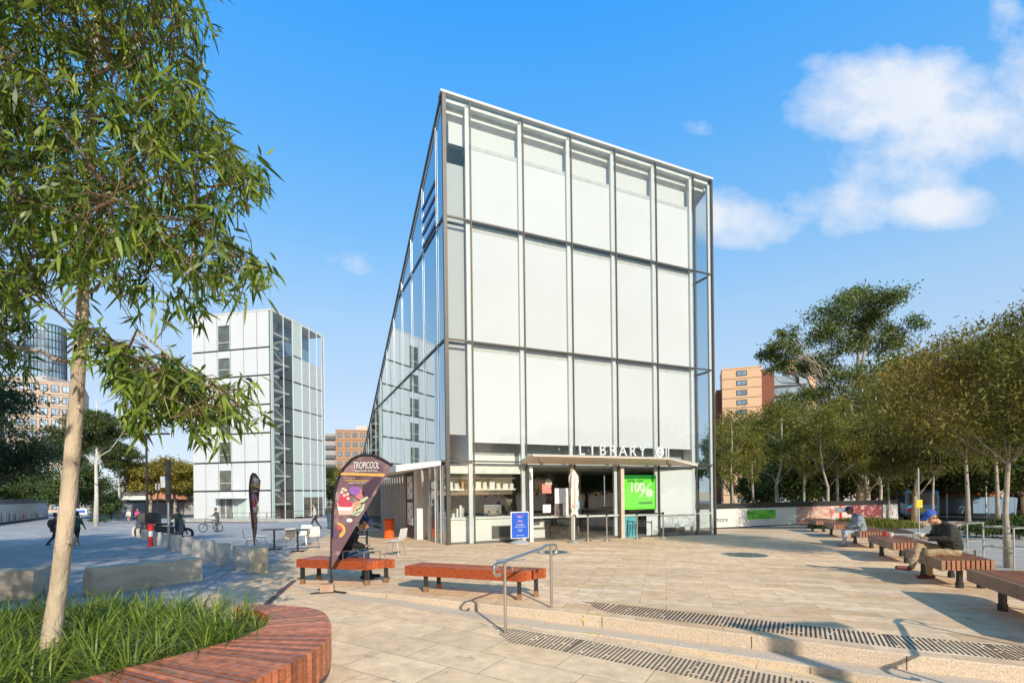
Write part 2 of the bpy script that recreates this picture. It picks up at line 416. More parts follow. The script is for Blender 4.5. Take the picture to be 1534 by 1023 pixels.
# ------------------------------------------------------------------ world, sun, camera
def make_world():
    w = bpy.data.worlds.new('World'); sc.world = w; w.use_nodes = True
    nt = w.node_tree; nt.nodes.clear()
    out = N(nt, 'ShaderNodeOutputWorld'); bg = N(nt, 'ShaderNodeBackground')
    sky = N(nt, 'ShaderNodeTexSky'); sky.sky_type = 'NISHITA'; sky.sun_disc = False
    sky.sun_elevation = SUN_EL
    # the sky's sun sits where the lamp shines from: rotation is measured clockwise from +Y
    sx, sy = -SUN_AZ[0], -SUN_AZ[1]
    sky.sun_rotation = atan2(sx, sy)
    sky.air_density = 1.0; sky.dust_density = 0.6; sky.ozone_density = 2.0; sky.altitude = 50
    g = N(nt, 'ShaderNodeTexCoord')
    sep = N(nt, 'ShaderNodeSeparateXYZ'); nt.links.new(g.outputs['Generated'], sep.inputs[0])
    yy = math_(nt, 'MAXIMUM', sep.outputs[1], 0.02)
    a = math_(nt, 'DIVIDE', sep.outputs[0], yy); b = math_(nt, 'DIVIDE', sep.outputs[2], yy)
    cb = N(nt, 'ShaderNodeCombineXYZ'); nt.links.new(a, cb.inputs[0]); nt.links.new(b, cb.inputs[1])
    nz = N(nt, 'ShaderNodeTexNoise'); nz.inputs['Scale'].default_value = 4.2; nz.inputs['Detail'].default_value = 12
    nz.inputs['Roughness'].default_value = 0.60; nz.inputs['Distortion'].default_value = 0.1
    mp = N(nt, 'ShaderNodeMapping'); mp.inputs['Scale'].default_value = (1, 1.35, 1); nt.links.new(cb.outputs[0], mp.inputs[0])
    nt.links.new(mp.outputs[0], nz.inputs['Vector'])
    def blob(u, v, ru, rv, k=1.0, off=0.0):
        a0 = (u - 767) / F; b0 = (HZ - v) / F - ROLL * a0
        da = math_(nt, 'DIVIDE', math_(nt, 'SUBTRACT', a, a0), ru / F)
        db = math_(nt, 'DIVIDE', math_(nt, 'SUBTRACT', b, b0), rv / F)
        q = math_(nt, 'ADD', math_(nt, 'MULTIPLY', da, da), math_(nt, 'MULTIPLY', db, db))
        return math_(nt, 'MULTIPLY', math_(nt, 'SUBTRACT', 1.0 - off, q), k)
    m = None
    for bl in ((1370, 145, 190, 85), (1480, 190, 170, 85), (1270, 180, 110, 55), (1600, 130, 150, 130), (1120, 325, 140, 52),
               (1260, 305, 150, 56), (1400, 310, 125, 42), (1330, 250, 150, 90, 0.8), (1520, 55, 40, 60, 0.5), (1050, 190, 34, 28, 0.5, 0.75),
               (440, 425, 90, 34, 0.5, 0.95), (540, 392, 80, 30, 0.5, 1.0)):
        x = blob(*bl); m = x if m is None else math_(nt, 'MAXIMUM', m, x)
    m = math_(nt, 'MAXIMUM', m, -1.5)
    d = math_(nt, 'ADD', math_(nt, 'MULTIPLY', m, 0.50), math_(nt, 'MULTIPLY_ADD', nz.outputs[0], 1.9, -1.02))
    d = math_(nt, 'MULTIPLY', d, 1.7, clamp=True)
    front = math_(nt, 'GREATER_THAN', sep.outputs[1], 0.05)
    d = math_(nt, 'MULTIPLY', math_(nt, 'SMOOTH_MIN', d, 0.93, 0.1), front)
    n2 = N(nt, 'ShaderNodeTexNoise'); n2.inputs['Scale'].default_value = 4; n2.inputs['Detail'].default_value = 5; nt.links.new(cb.outputs[0], n2.inputs['Vector'])
    cloud = mixc(nt, math_(nt, 'MULTIPLY_ADD', n2.outputs[0], 2.4, -0.7, clamp=True), (5.0, 5.5, 6.4), (6.3, 6.4, 6.6))
    # grade of the clear sky: deep blue in view, dimmed at the unseen zenith to weaken blue fill
    cr = N(nt, 'ShaderNodeValToRGB'); nt.links.new(sep.outputs[2], cr.inputs[0])
    stops = [(0.0, (.9, .85, .9)), (.184, (1.1, .93, .98)), (.305, (1.28, 1.26, 1.14)), (.506, (.96, 1.65, 1.83)), (.585, (.74, 1.8, 2.2)), (.70, (.44, 2.0, 2.87)), (.80, (.36, 1.1, 1.45)), (1.0, (.34, .7, .8))]
    el = cr.color_ramp.elements
    el[0].position = 0.0; el[1].position = 1.0
    for p_, c_ in stops[1:-1]: el.new(p_)
    for e_, (p_, c_) in zip(el, stops): e_.color = (c_[0] / 3, c_[1] / 3, c_[2] / 3, 1)
    skyc = mixc(nt, 1.0, sky.outputs[0], cr.outputs[0], 'MULTIPLY')
    skyc = mixc(nt, 1.0, skyc, (3.0, 3.0, 3.0), 'MULTIPLY')
    # clear light blue haze of the open half of the sky
    ab = N(nt, 'ShaderNodeValToRGB'); nt.links.new(sep.outputs[2], ab.inputs[0]); ae = ab.color_ramp.elements
    ast = [(0.0, (.74, .85, .95)), (.16, (.58, .76, .96)), (.32, (.40, .66, .98)), (.45, (.22, .54, .98)), (.57, (.12, .45, .98)), (.70, (.055, .375, .98)), (1.0, (.04, .2, .5))]
    ae[0].position = 0.0; ae[1].position = 1.0
    for p_, c_ in ast[1:-1]: ae.new(p_)
    for e_, (p_, c_) in zip(ae, ast): e_.color = rgba(c_)
    absc = mixc(nt, 1.0, ab.outputs[0], (6.67, 6.67, 6.67), 'MULTIPLY')
    fr = math_(nt, 'MULTIPLY', math_(nt, 'MULTIPLY_ADD', sep.outputs[1], 4.0, 0.2, clamp=True), 0.8)
    skyc = mixc(nt, fr, skyc, absc)
    back = math_(nt, 'MULTIPLY_ADD', sep.outputs[1], -2.5, 0.2, clamp=True)     # dimmed and warmed behind the viewpoint, out of view, to cut blue fill
    skyc = mixc(nt, back, skyc, mixc(nt, 1.0, skyc, (0.90, 0.76, 0.64), 'MULTIPLY'))
    c = mixc(nt, d, skyc, cloud)
    nt.links.new(c, bg.inputs[0]); bg.inputs[1].default_value = 0.15
    nt.links.new(bg.outputs[0], out.inputs[0])
make_world()
sun = bpy.data.lights.new('sun', 'SUN'); sun.energy = 5.0; sun.angle = radians(0.53); sun.color = (1.0, 0.89, 0.73)
so = bpy.data.objects.new('sun', sun); COL.objects.link(so)
dv = Vector((SUN_AZ[0] * cos(SUN_EL), SUN_AZ[1] * cos(SUN_EL), -sin(SUN_EL)))
so.rotation_euler = dv.to_track_quat('-Z', 'Y').to_euler(); so.location = (10, -20, 30)

cam = bpy.data.cameras.new('camera'); co = bpy.data.objects.new('camera', cam); COL.objects.link(co)
cam.sensor_width = 36; cam.lens = F / 1534 * 36; cam.clip_end = 6000; cam.clip_start = 0.05
cam.shift_y = (HZ - 511.5) / 1534
co.location = (0, 0, CAMZ)
co.rotation_euler = (Matrix.Rotation(pi / 2, 4, 'X') @ Matrix.Rotation(-ROLL, 4, 'Z')).to_euler()
sc.camera = co
sc.view_settings.view_transform = 'Standard'; sc.view_settings.look = 'None'; sc.view_settings.exposure = 0; sc.view_settings.gamma = 1
sc.render.engine = 'CYCLES'
sc.cycles.max_bounces = 10; sc.cycles.transparent_max_bounces = 24; sc.cycles.use_denoising = True
sc.cycles.sample_clamp_indirect = 6.0; sc.cycles.caustics_reflective = False; sc.cycles.caustics_refractive = False

# ------------------------------------------------------------------ ground
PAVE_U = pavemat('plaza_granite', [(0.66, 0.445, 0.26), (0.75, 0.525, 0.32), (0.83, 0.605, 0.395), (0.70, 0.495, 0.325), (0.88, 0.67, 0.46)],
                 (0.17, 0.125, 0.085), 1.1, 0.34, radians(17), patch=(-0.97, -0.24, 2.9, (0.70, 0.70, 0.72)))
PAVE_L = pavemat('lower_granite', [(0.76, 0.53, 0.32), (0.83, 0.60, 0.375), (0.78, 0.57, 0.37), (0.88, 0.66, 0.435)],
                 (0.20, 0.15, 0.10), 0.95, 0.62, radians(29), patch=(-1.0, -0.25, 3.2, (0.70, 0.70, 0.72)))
STONE_STEP = mat('step_granite', (0.64, 0.52, 0.40), 0.8, var=0.32, scale=60, bump=0.3, bscale=120, stain=0.3)
ASPHALT = mat('asphalt', (0.055, 0.056, 0.06), 0.85, var=0.2, scale=30, bump=0.3, bscale=90)
CONC = mat('concrete_path', (0.40, 0.38, 0.35), 0.85, var=0.15, scale=3, bump=0.2, stain=0.3)

def sheet(name, xs, yfun, m, zf):
    V = []; nx = len(xs); ny = None; Fc = []
    for x in xs:
        ys = yfun(x); ny = len(ys)
        for y in ys: V.append((x, y, zf(x, y)))
    for i in range(nx - 1):
        for j in range(ny - 1):
            Fc.append((i * ny + j, (i + 1) * ny + j, (i + 1) * ny + j + 1, i * ny + j + 1))
    o = npmesh(name, V, Fc, 4, m); return struct(o)
xs = [-3000, -1200, -500, -200, -110, -70, -50, -40] + list(np.arange(-34, -6, 2.0)) + list(np.arange(-6, 12.01, 0.4)) + list(np.arange(13, 40, 2.0)) + [45, 55, 70, 110, 200, 500, 1200, 3000]
far = [0, .4, .9, 1.6, 2.6, 4, 6, 8, 10, 13, 16, 20, 25, 30, 36, 44, 55, 70, 100, 160, 300, 700, 3000]
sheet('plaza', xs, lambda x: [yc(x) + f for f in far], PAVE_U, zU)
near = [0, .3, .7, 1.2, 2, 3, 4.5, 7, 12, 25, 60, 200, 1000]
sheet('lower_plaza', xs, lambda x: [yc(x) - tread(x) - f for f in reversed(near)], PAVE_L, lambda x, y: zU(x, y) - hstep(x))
# the two granite steps: risers and treads as one run of slabs with joints
def steps():
    mb = MB(); 
    X = list(np.arange(-4.6, 12.01, 0.2)) + [14, 17, 20, 26, 32, 40, 50, 59]
    rows = []
    for x in X:
        y = yc(x); z = zU(x, y); a = h1(x); b = hstep(x)
        rows.append([(x, y, z + 0.001), (x, y - 0.012, z - 0.012), (x, y - 0.012, z - a), (x, y - tread(x) + 0.008, z - a), (x, y - tread(x), z - a - 0.010 * (b > a)), (x, y - tread(x), z - b - 0.002)])
    for r0, r1 in zip(rows, rows[1:]):
        for i in range(5):
            mb.quad(r0[i], r1[i], r1[i + 1], r0[i + 1])
    struct(mb.build('plaza_steps', [STONE_STEP]))
    # dark joints between the step stones
    J = MB()
    for x in (-2.2, -0.6, 1.0, 1.25, 2.9, 4.2, 5.6, 7.2):
        y = yc(x); z = zU(x, y); a = h1(x)
        J.box((x, y - 0.013, z - a / 2 - 0.006), (0.008, 0.004, a - 0.012))
        xx = x + 0.35; yq = yc(xx) - TREAD; b = hstep(xx); a = h1(xx)
        if b - a > 0.03: J.box((xx, yq - 0.001, zU(xx, yq) - a - (b - a) / 2 - 0.008), (0.008, 0.004, b - a - 0.014))
    struct(J.build('step_joints', [mat('joint_dark', (0.09, 0.07, 0.05), 0.9)]))
steps()
YEL = mat('yellow_survey_paint', (0.75, 0.55, 0.02), 0.7, var=0.3, scale=30)
def mark(x, w, top=True):
    mb = MB()
    y = yc(x); z = zU(x, y)
    n = 5; pts = [(x - w / 2 + w * i / (n - 1)) for i in range(n)]
    for p, q in zip(pts, pts[1:]):
        mb.quad((p, yc(p) + 0.005, zU(p, 7) + 0.004), (q, yc(q) + 0.005, zU(q, 7) + 0.004), (q, yc(q) + 0.04, zU(q, 7) + 0.004), (p, yc(p) + 0.04, zU(p, 7) + 0.004))
    dx = x - 0.2; mb.cyl((dx, yc(dx) - 0.012, zU(dx, 7) - 0.07), (dx, yc(dx) - 0.017, zU(dx, 7) - 0.07), 0.022, n=10)
    dx = x - 0.12; mb.quad((dx - .1, yc(dx - .1) - TREAD + .012, zU(dx, 7) - h1(dx - .1) + .004), (dx + .1, yc(dx + .1) - TREAD + .012, zU(dx, 7) - h1(dx + .1) + .004),
                           (dx + .1, yc(dx + .1) - TREAD + .05, zU(dx, 7) - h1(dx + .1) + .004), (dx - .1, yc(dx - .1) - TREAD + .05, zU(dx, 7) - h1(dx - .1) + .004))
    return struct(mb.build('pavement_marking', [YEL]))
mark(1.2, 0.28)

# tactile strips: rows of dark studs on the paving, set back from each step
def tactile(name, x0, x1, off0, rows, pitch, zf):
    mb = MB(); random.seed(3)
    xx = x0; k = 0
    while xx < x1:
        dyx = (yc(xx + 0.05) - yc(xx - 0.05)) / 0.1
        L = sqrt(1 + dyx * dyx); tx, ty = 1 / L, dyx / L; nx, ny = -ty, tx
        for r in range(rows):
            if k < rows and r < rows - 1 - k * 1.2 : continue
            if random.random() < 0.03: continue
            o = off0 + r * pitch
            px = xx + nx * o; py = yc(xx) + ny * o
            z = zf(px, py)
            n = 7; rr = 0.0165; rt = 0.011; vs = []
            for rad, zz in ((rr, 0.0005), (rt, 0.006)):
                for q in range(n): vs.append((px + rad * cos(2 * pi * q / n), py + rad * sin(2 * pi * q / n), z + zz))
            mb.add(vs, [(q, (q + 1) % n, n + (q + 1) % n, n + q) for q in range(n)] + [tuple(range(n, 2 * n))])
        xx += pitch * tx * 1.02; k += 1
    return struct(mb.build(name, [mat('tactile_stud', (0.018, 0.02, 0.026), 0.45, var=0.3)]))
tactile('tactile_paving', 0.78, 7.6, 0.26, 12, 0.05, lambda x, y: zU(x, y))
tactile('tactile_paving', 0.0, 6.2, -TREAD - 0.26 - 0.55, 12, 0.05, lambda x, y: zU(x, y) - hstep(x) + 0.0)

# road, footpath and planting strips on the right
def ribbon(name, pts, w, dz, m):
    mb = MB(); P_ = []
    pts = [Vector((p[0], p[1])) for p in pts]
    fine = []
    for p, q in zip(pts, pts[1:]):
        n = max(2, int((q - p).length / 2.0))
        fine += [p + (q - p) * i / n for i in range(n)]
    fine.append(pts[-1])
    rows = []
    for i, p in enumerate(fine):
        d = (fine[min(i + 1, len(fine) - 1)] - fine[max(0, i - 1)]).normalized(); nn = Vector((-d.y, d.x))
        rows.append([(p.x + nn.x * w * t, p.y + nn.y * w * t, gz(p.x + nn.x * w * t, p.y + nn.y * w * t) + dz) for t in (-.5, -.25, 0, .25, .5)])
    for a, b in zip(rows, rows[1:]):
        for i in range(4): mb.quad(a[i], b[i], b[i + 1], a[i + 1])
    o = struct(mb.build(name, [m])); return o
ribbon('footpath', [(12, 4), (15.5, 14), (21, 25), (27, 36)], 7.5, 0.02, CONC)
ribbon('road', [(34, 4), (38, 24), (46, 42), (60, 62), (110, 100)], 17, 0.03, ASPHALT)
ribbon('cross_street', [(-60, 80), (-30, 92), (10, 110), (80, 120)], 10, 0.03, ASPHALT)
WLINE = mat('road_line_paint', (0.6, 0.6, 0.57), 0.7, var=0.2)
ribbon('road_marking', [(35.4, 6), (39.4, 24), (47.4, 42), (60, 60)], 0.15, 0.036, WLINE)
P0_, P1_ = gp(441, 869), gp(396, 908)
ribbon('drain_channel', [(P0_.x, P0_.y), (P1_.x, P1_.y)], .11, 0.006, mat('drain_brown', (.13, .085, .055), .7, var=.3))
def kerb(name, pts, w=0.16, h=0.13):
    mb = MB()
    for p, q in zip(pts, pts[1:]):
        p, q = Vector(p), Vector(q); n = max(1, int((q - p).length / 2))
        for i in range(n):
            a = p + (q - p) * i / n; b = p + (q - p) * (i + 1) / n
            mb.beam((a.x, a.y, gz(a.x, a.y) + h / 2 - .02), (b.x, b.y, gz(b.x, b.y) + h / 2 - .02), w, h)
    return struct(mb.build(name, [mat('kerb_stone', (0.36, 0.34, 0.31), 0.85, var=0.2, stain=0.4)]))
kerb('kerb', [(25.4, 4), (29.4, 24), (37.4, 43)])
kerb('kerb', [(43, 4), (47, 24), (54, 40), (67, 60)])
SOIL = mat('soil', (0.09, 0.06, 0.04), 0.95, var=0.4, scale=8, bump=0.8)
ribbon('garden_bed', [(20.5, 16), (23, 22), (26.5, 27.5)], 2.2, 0.04, SOIL)
ribbon('garden_bed', [(16.5, 22.5), (19.6, 27.5)], 2.6, 0.04, SOIL)

# round glass skylights set into the plaza
SKYL = mat('skylight_glass', (0.22, 0.30, 0.30), 0.08, var=0.15, spec=0.8)
for (u, v, r, lab) in ((1115, 831, 0.62, 'round glass skylight flush in the paving in front of the right corner'),
                       (827, 827, 0.50, 'round glass skylight in the paving just beyond the handrail')):
    p = gp(u, v)
    t = thing('skylight', (p.x, p.y, p.z), 0, lab, 'skylight', 'round skylights in the plaza')
    MB().lathe([(r, -0.02), (r, 0.008), (r - 0.05, 0.008), (r - 0.05, 0.0)], n=40).build('rim', [GALV], t)
    MB().lathe([(r - 0.05, -0.02), (r - 0.05, 0.005)], n=40).build('pane', [SKYL], t)
# ------------------------------------------------------------------ library
LROT = radians(24.0)
C0 = Vector((-2.18, 17.03, 0.0))
def L(x, y, z=0.0):
    return Vector((C0.x + x * cos(LROT) - y * sin(LROT), C0.y + x * sin(LROT) + y * cos(LROT), z))
W = 12.12; HT = 15.4; DEP = 29.9
MX = [0.0, 0.96, 2.99, 5.02, 7.05, 9.08, 11.11, W]
TZ = [0.0, 2.86, 7.02, 11.22, HT]
def hyp(y): return HT * (1 - y / DEP)
GLF = glassmat('front_glass', tint=(0.95, 0.965, 0.94), base=0.07, edge=0.8)
GLS = glassmat('side_glass', tint=(0.62, 0.74, 0.78), base=0.16, edge=0.95, power=2.1, wave=0.10, refl=(0.80, 0.92, 0.97))
GLG = glassmat('shop_glass', tint=(0.93, 0.955, 0.935), base=0.10, edge=0.8)
GLR = glassmat('right_glass', tint=(0.74, 0.85, 0.91), base=0.16, edge=0.8)
GLC = glassmat('clear_glass', tint=(0.93, 0.97, 0.95), base=0.08, edge=0.8)
BLIND = mat('white_blind', (0.60, 0.63, 0.69), 0.8, var=0.035, scale=0.5, obj=0.035)
BLIND_G = mat('grey_mesh_blind', (0.68, 0.73, 0.76), 0.85, var=0.08, scale=50)
INT_W = mat('interior_white', (0.72, 0.72, 0.69), 0.7, var=0.04)
INT_D = mat('interior_dark', (0.07, 0.075, 0.075), 0.6, var=0.2)
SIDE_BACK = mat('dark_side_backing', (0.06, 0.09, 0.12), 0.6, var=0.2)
CANOPY_U = mat('canopy_soffit', (0.72, 0.63, 0.54), 0.5, var=0.05)
FLOOR_I = mat('interior_floor', (0.11, 0.105, 0.095), 0.5, var=0.1)
lib = thing('library_building', C0, LROT, 'wedge shaped glass library with white blinds and sloping roof', 'library')
def lp(name, mb, m, **k): return mb.build(name, m if isinstance(m, list) else [m], lib, **k)
zb = -0.9
# front panes
for i in range(7):
    for j in range(4):
        z0 = TZ[j] if j else zb
        if j == 0 and i == 2: pass
        mb = MB(); mb.quad((MX[i] + .02, 0.0, z0 + .02), (MX[i + 1] - .02, 0.0, z0 + .02), (MX[i + 1] - .02, 0.0, TZ[j + 1] - .02), (MX[i] + .02, 0.0, TZ[j + 1] - .02))
        lp('glass_pane', mb, GLF if j else GLG)
# white inner frame lines and dark gaskets of the front
for i, x in enumerate(MX[1:-1]):
    lp('mullion', MB().span((x - .02, -.014, zb), (x + .02, .06, HT - .08)), FRAME)
    lp('inner_mullion', MB().span((x - .16, .10, 0.0), (x - .022, .2, HT - .1)), mat('pale_green_frame', (0.61, 0.66, 0.695), 0.45, var=.04))
lp('corner_post', MB().span((-.05, -.04, zb), (.08, .08, HT - .04)), FRAME)
lp('corner_post', MB().span((W - .03, -.04, zb), (W + .05, .06, HT - .04)), FRAME)
for j, z in enumerate(TZ[1:4]):
    for i in range(7):
        lp('transom', MB().span((MX[i] + (.09 if i == 0 else .031), -.013, z - .026), (MX[i + 1] - (.08 if i == 6 else .031), .06, z + .026)), FRAME)
# parapet cap, roof slope, floors
lp('parapet_cap', MB().span((-.1, -.05, HT - .03), (W + .08, .32, HT + .05)), mat('bright_white_cap', (0.62, 0.64, 0.66), 0.35, var=.02))
mb = MB(); mb.prism([(-.02, .33), (W + .02, .33), (W + .02, DEP), (-.02, DEP)], [hyp(.33) - .25, hyp(.33) - .25, -.25, -.25], [hyp(.33) - .02, hyp(.33) - .02, 0, 0]); lp('roof', mb, mat('roof_white', (.66, .68, .68), .4))
mb = MB(); 
mb.beam((-.03, .05, HT - .0), (-.03, DEP, 0.0), .08, .12); lp('roof_edge', mb, FRAME)
mb = MB(); mb.beam((W + .03, .05, HT), (W + .03, DEP, 0.0), .08, .12); lp('roof_edge', mb, FRAME)
for z in (TZ[1], TZ[2], TZ[3]):
    yb = DEP * (1 - (z + .3) / HT) - .3
    lp('floor_slab', MB().span((1.0, .75, z - .05), (W - 1.1, yb, z + .28)), INT_W)
lp('ground_floor', MB().span((.1, .1, -.2), (W - .1, 27, 0.0)), FLOOR_I)
# grey blind walls behind the two end strips
mb = MB(); mb.quad((.93, .25, TZ[1] + .1), (.93, 22, TZ[1] + .1), (.93, 22, hyp(22) - .3), (.93, .25, HT - 1.9)); lp('end_screen', mb, BLIND_G)
for j in range(1, 4):
    lp('end_blind', MB().span((.13, .40, TZ[j] + (.95 if j == 1 else .05)), (.905, .412, TZ[j + 1] - (.06 if j < 3 else 2.1))), mat('grey_mesh_front', (.40, .44, .475), .8, var=.06, scale=60))
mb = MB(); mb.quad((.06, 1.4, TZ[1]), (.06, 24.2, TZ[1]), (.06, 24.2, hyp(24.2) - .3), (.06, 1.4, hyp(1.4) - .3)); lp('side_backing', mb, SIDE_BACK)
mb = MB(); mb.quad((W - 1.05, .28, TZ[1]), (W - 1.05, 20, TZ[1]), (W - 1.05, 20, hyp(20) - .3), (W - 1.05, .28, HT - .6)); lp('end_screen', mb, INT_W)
# roller blinds on three floors, five bays
for j in range(1, 4):
    for i in range(1, 6):
        z0 = TZ[j] + (.72 if j == 1 else .12); z1 = TZ[j + 1] - (.24 if j < 3 else 1.53)
        x0, x1 = MX[i] - .055, MX[i + 1] - .065
        mb = MB(); mb.span((x0, .215, z0), (x1, .227, z1)); b = lp('roller_blind', mb, BLIND)
        mb = MB(); mb.span((x0, .205, z0 - .04), (x1, .24, z0)); mb.build('bottom_rail', [WHITE], b)
    for i in range(1, 6):
        z1 = TZ[j + 1] - (.24 if j < 3 else 1.53)
        mb = MB(); mb.span((MX[i] - .055, .205, z1), (MX[i + 1] - .065, .75, z1 + (.19 if j < 3 else .14))); lp('blind_box', mb, mat('grey_blind_box', (.46, .50, .51), .6))
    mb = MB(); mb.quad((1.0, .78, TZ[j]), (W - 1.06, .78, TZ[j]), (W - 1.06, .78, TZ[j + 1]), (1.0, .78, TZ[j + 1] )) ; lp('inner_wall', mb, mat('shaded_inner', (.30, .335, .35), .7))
mb = MB(); mb.span((.3, .42, HT - 1.38), (W - .75, .62, HT - .62)); lp('ring_beam', mb, mat('beam_white', (.56, .585, .61), .6, var=.02))
mb = MB(); mb.span((.1, .1, HT - .22), (W - .1, .8, HT - .12)); lp('top_soffit', mb, mat('pale_green_soffit', (.66, .70, .68), .6))
# side facade (x = 0): panes cut by the slope
SY = [0.0, .96] + [0.96 + 2.03 * k for k in range(1, 15)]
SY = [y for y in SY if y < DEP] + [DEP]
for side, xw in ((0, 0.0), (1, W)):
    for a, b in zip(SY, SY[1:]):
        for j in range(1, 4):
            z0, z1 = TZ[j], TZ[j + 1]
            ha, hb = hyp(a) - .05, hyp(b) - .05
            if ha <= z0 + .05: continue
            pl = [(xw, a + .015, z0 + .02)]
            if hb > z0 + .02: pl.append((xw, b - .015, z0 + .02))
            else: pl.append((xw, a + (b - a) * (ha - z0) / (ha - hb), z0 + .02))
            if hb > z0 + .02: pl.append((xw, b - .015, min(hb, z1 - .02)))
            if hb < z1 < ha: pl.append((xw, a + (b - a) * (ha - z1) / (ha - hb), z1 - .02))
            pl.append((xw, a + .015, min(ha, z1 - .02)))
            mb = MB(); mb.add(pl, [tuple(range(len(pl)))])
            lp('glass_pane', mb, GLS if side == 0 else GLR)
    if side:
        for a, b in zip(SY[:6], SY[1:7]):
            mb = MB(); mb.quad((xw, a + .015, zb), (xw, b - .015, zb), (xw, b - .015, TZ[1] - .03), (xw, a + .015, TZ[1] - .03)); lp('glass_pane', mb, GLR)
            lp('mullion', MB().span((xw - .03, b - .03, zb), (xw + .03, b + .03, TZ[1] - .04)), FRAME)
        lp('inner_mullion', MB().span((W - .15, .065, 0.0), (W - .035, .16, HT - .25)), mat('pale_green_frame', (0.61, 0.66, 0.695)))
    sgn = -1 if side == 0 else 1
    for y in SY[1:-1]:
        h = hyp(y) - .1
        if h > TZ[1] + .2:
            lp('mullion', MB().span((xw - .02, y - .02, TZ[1]), (xw + sgn * .035, y + .02, h)), mat('bright_mullion', (.70, .72, .72), .25, .6, var=.03))
    for z in TZ[1:4]:
        ye = DEP * (1 - z / HT)
        lp('transom', MB().span((xw - .03, .1, z - .035), (xw + sgn * .045, ye - .1, z + .035)), FRAME)
# ventilation louvres high on the side
mb = MB()
for k in range(4):
    z = TZ[3] + .25 + k * .5
    mb.box((-.02, 2.0, z), (.03, 1.9, .12))
lp('louvre', mb, mat('violet_louvre', (.10, .08, .16), .3, .5))
# ------------- canopy over the front entrance
def frontz(x): return -0.016 * x
mb = MB()
poly = [(2.75, -.06), (11.1, -.06), (8.94, -.75), (2.84, -.80)]
mb.prism(poly, [2.80, 2.80, 3.02, 3.02], [2.90, 2.90, 3.06, 3.06])
can = lp('canopy', mb, CANOPY_U)
mb = MB(); mb.prism([(2.73, -.07), (11.15, -.07), (8.96, -.775), (2.82, -.825)], [2.905, 2.905, 3.065, 3.065], [2.925, 2.925, 3.085, 3.085]); mb.build('canopy_edge', [WHITE], can)
for k, ch in enumerate('LIBRARY'):
    text(ch, .56, 'letter', mat('white_letter', (.62, .64, .66), .4, var=.02), can, (4.86 + k * .459, -.74, 3.28), extrude=.03)
logo = MB(); logo.cyl((8.46, -.72, 3.29), (8.46, -.77, 3.29), .21, n=20); lg = logo.build('emblem', [mat('white_letter', (.8, .8, .8))], can)
mb = MB(); mb.box((8.46, -.776, 3.30), (.025, .012, .24)); mb.box((8.46, -.776, 3.37), (.12, .012, .02)); 
mb.tube([(8.46 + .1 * cos(t), -.776, 3.28 + .1 * sin(t)) for t in np.linspace(pi, 2 * pi, 9)], .012, 5)
mb.build('emblem_mark', [mat('emblem_grey', (.25, .3, .36), .5)], can)
mb = MB(); mb.box((8.78, -.74, 3.28), (.05, .05, .38)); mb.box((8.90, -.74, 3.28), (.05, .05, .38)); mb.build('letter', [mat('white_letter', (.8, .8, .8))], can)
# spotlights under the canopy ends
for x, y in ((3.05, -.92), (8.75, -.88)):
    mb = MB(); mb.cyl((x, y, 2.86), (x + .02, y - .12, 2.74), .055, .07); mb.box((x, y + .03, 2.9), (.05, .05, .1)); lp('spotlight', mb, mat('spot_bronze', (.25, .17, .11), .4, .4))
# ------------- canopy wing on the left side
mb = MB()
mb.prism([(-.07, .55), (-.07, 12.5), (-2.6, 12.0), (-1.55, 1.0)], [2.74, 2.74, 2.46, 2.52], [2.90, 2.90, 2.72, 2.76])
lp('canopy', mb, [mat('wing_white', (.66, .67, .68), .5, var=.03)])
mb = MB(); mb.prism([(-.08, .62), (-.08, 12.4), (-2.52, 11.9), (-1.5, 1.06)], [2.725, 2.725, 2.445, 2.505], [2.737, 2.737, 2.457, 2.517]); lp('soffit', mb, CANOPY_U)
# ------------- ground floor of the left side
for y0, y1 in ((.1, .75), (.8, 1.5), (1.55, 2.3)):
    mb = MB(); mb.quad((0.0, y0, zb), (0.0, y1, zb), (0.0, y1, 2.72), (0.0, y0, 2.72)); lp('glass_pane', mb, GLC)
for y in (.78, 1.52): lp('fin', MB().span((-.05, y - .03, zb), (.1, y + .03, 2.74)), WHITE)
lp('door_frame', MB().span((-.04, 2.31, zb), (.30, 2.65, 2.72)), mat('grey_door_steel', (.40, .40, .39), .35, .5))
lp('door', MB().span((.2, 2.66, zb), (.26, 3.5, 2.72)), mat('beige_door', (.48, .42, .35), .6))
lp('pier', MB().span((-.25, 3.5, zb), (.3, 4.0, 2.72)), WHITE)
lp('notice_wall', MB().span((-.22, 4.01, zb), (.1, 5.5, 2.72)), INT_D)
lp('pier', MB().span((-.25, 5.52, zb), (.3, 5.9, 2.72)), mat('bronze_pier', (.22, .17, .13), .5))
for k in range(12):
    y = 6.1 + k * .62
    lp('fin', MB().span((-.12, y - .035, zb), (.16, y + .035, 2.6)), WHITE)
    mb = MB(); mb.quad((.05, y + .04, zb), (.05, y + .58, zb), (.05, y + .58, 2.72), (.05, y + .04, 2.72)); lp('glass_pane', mb, GLC)
lp('side_lobby_wall', MB().span((3.2, 3.6, 0.0), (3.4, 14, 2.8)), mat('lobby_grey', (.34, .35, .33), .6, var=.3))
lp('lobby_partition', MB().span((.3, 3.52, 0.0), (3.2, 3.6, 2.8)), INT_W)
lp('ceiling', MB().span((.2, .2, 2.72), (W - .2, 26, 2.80)), INT_W)
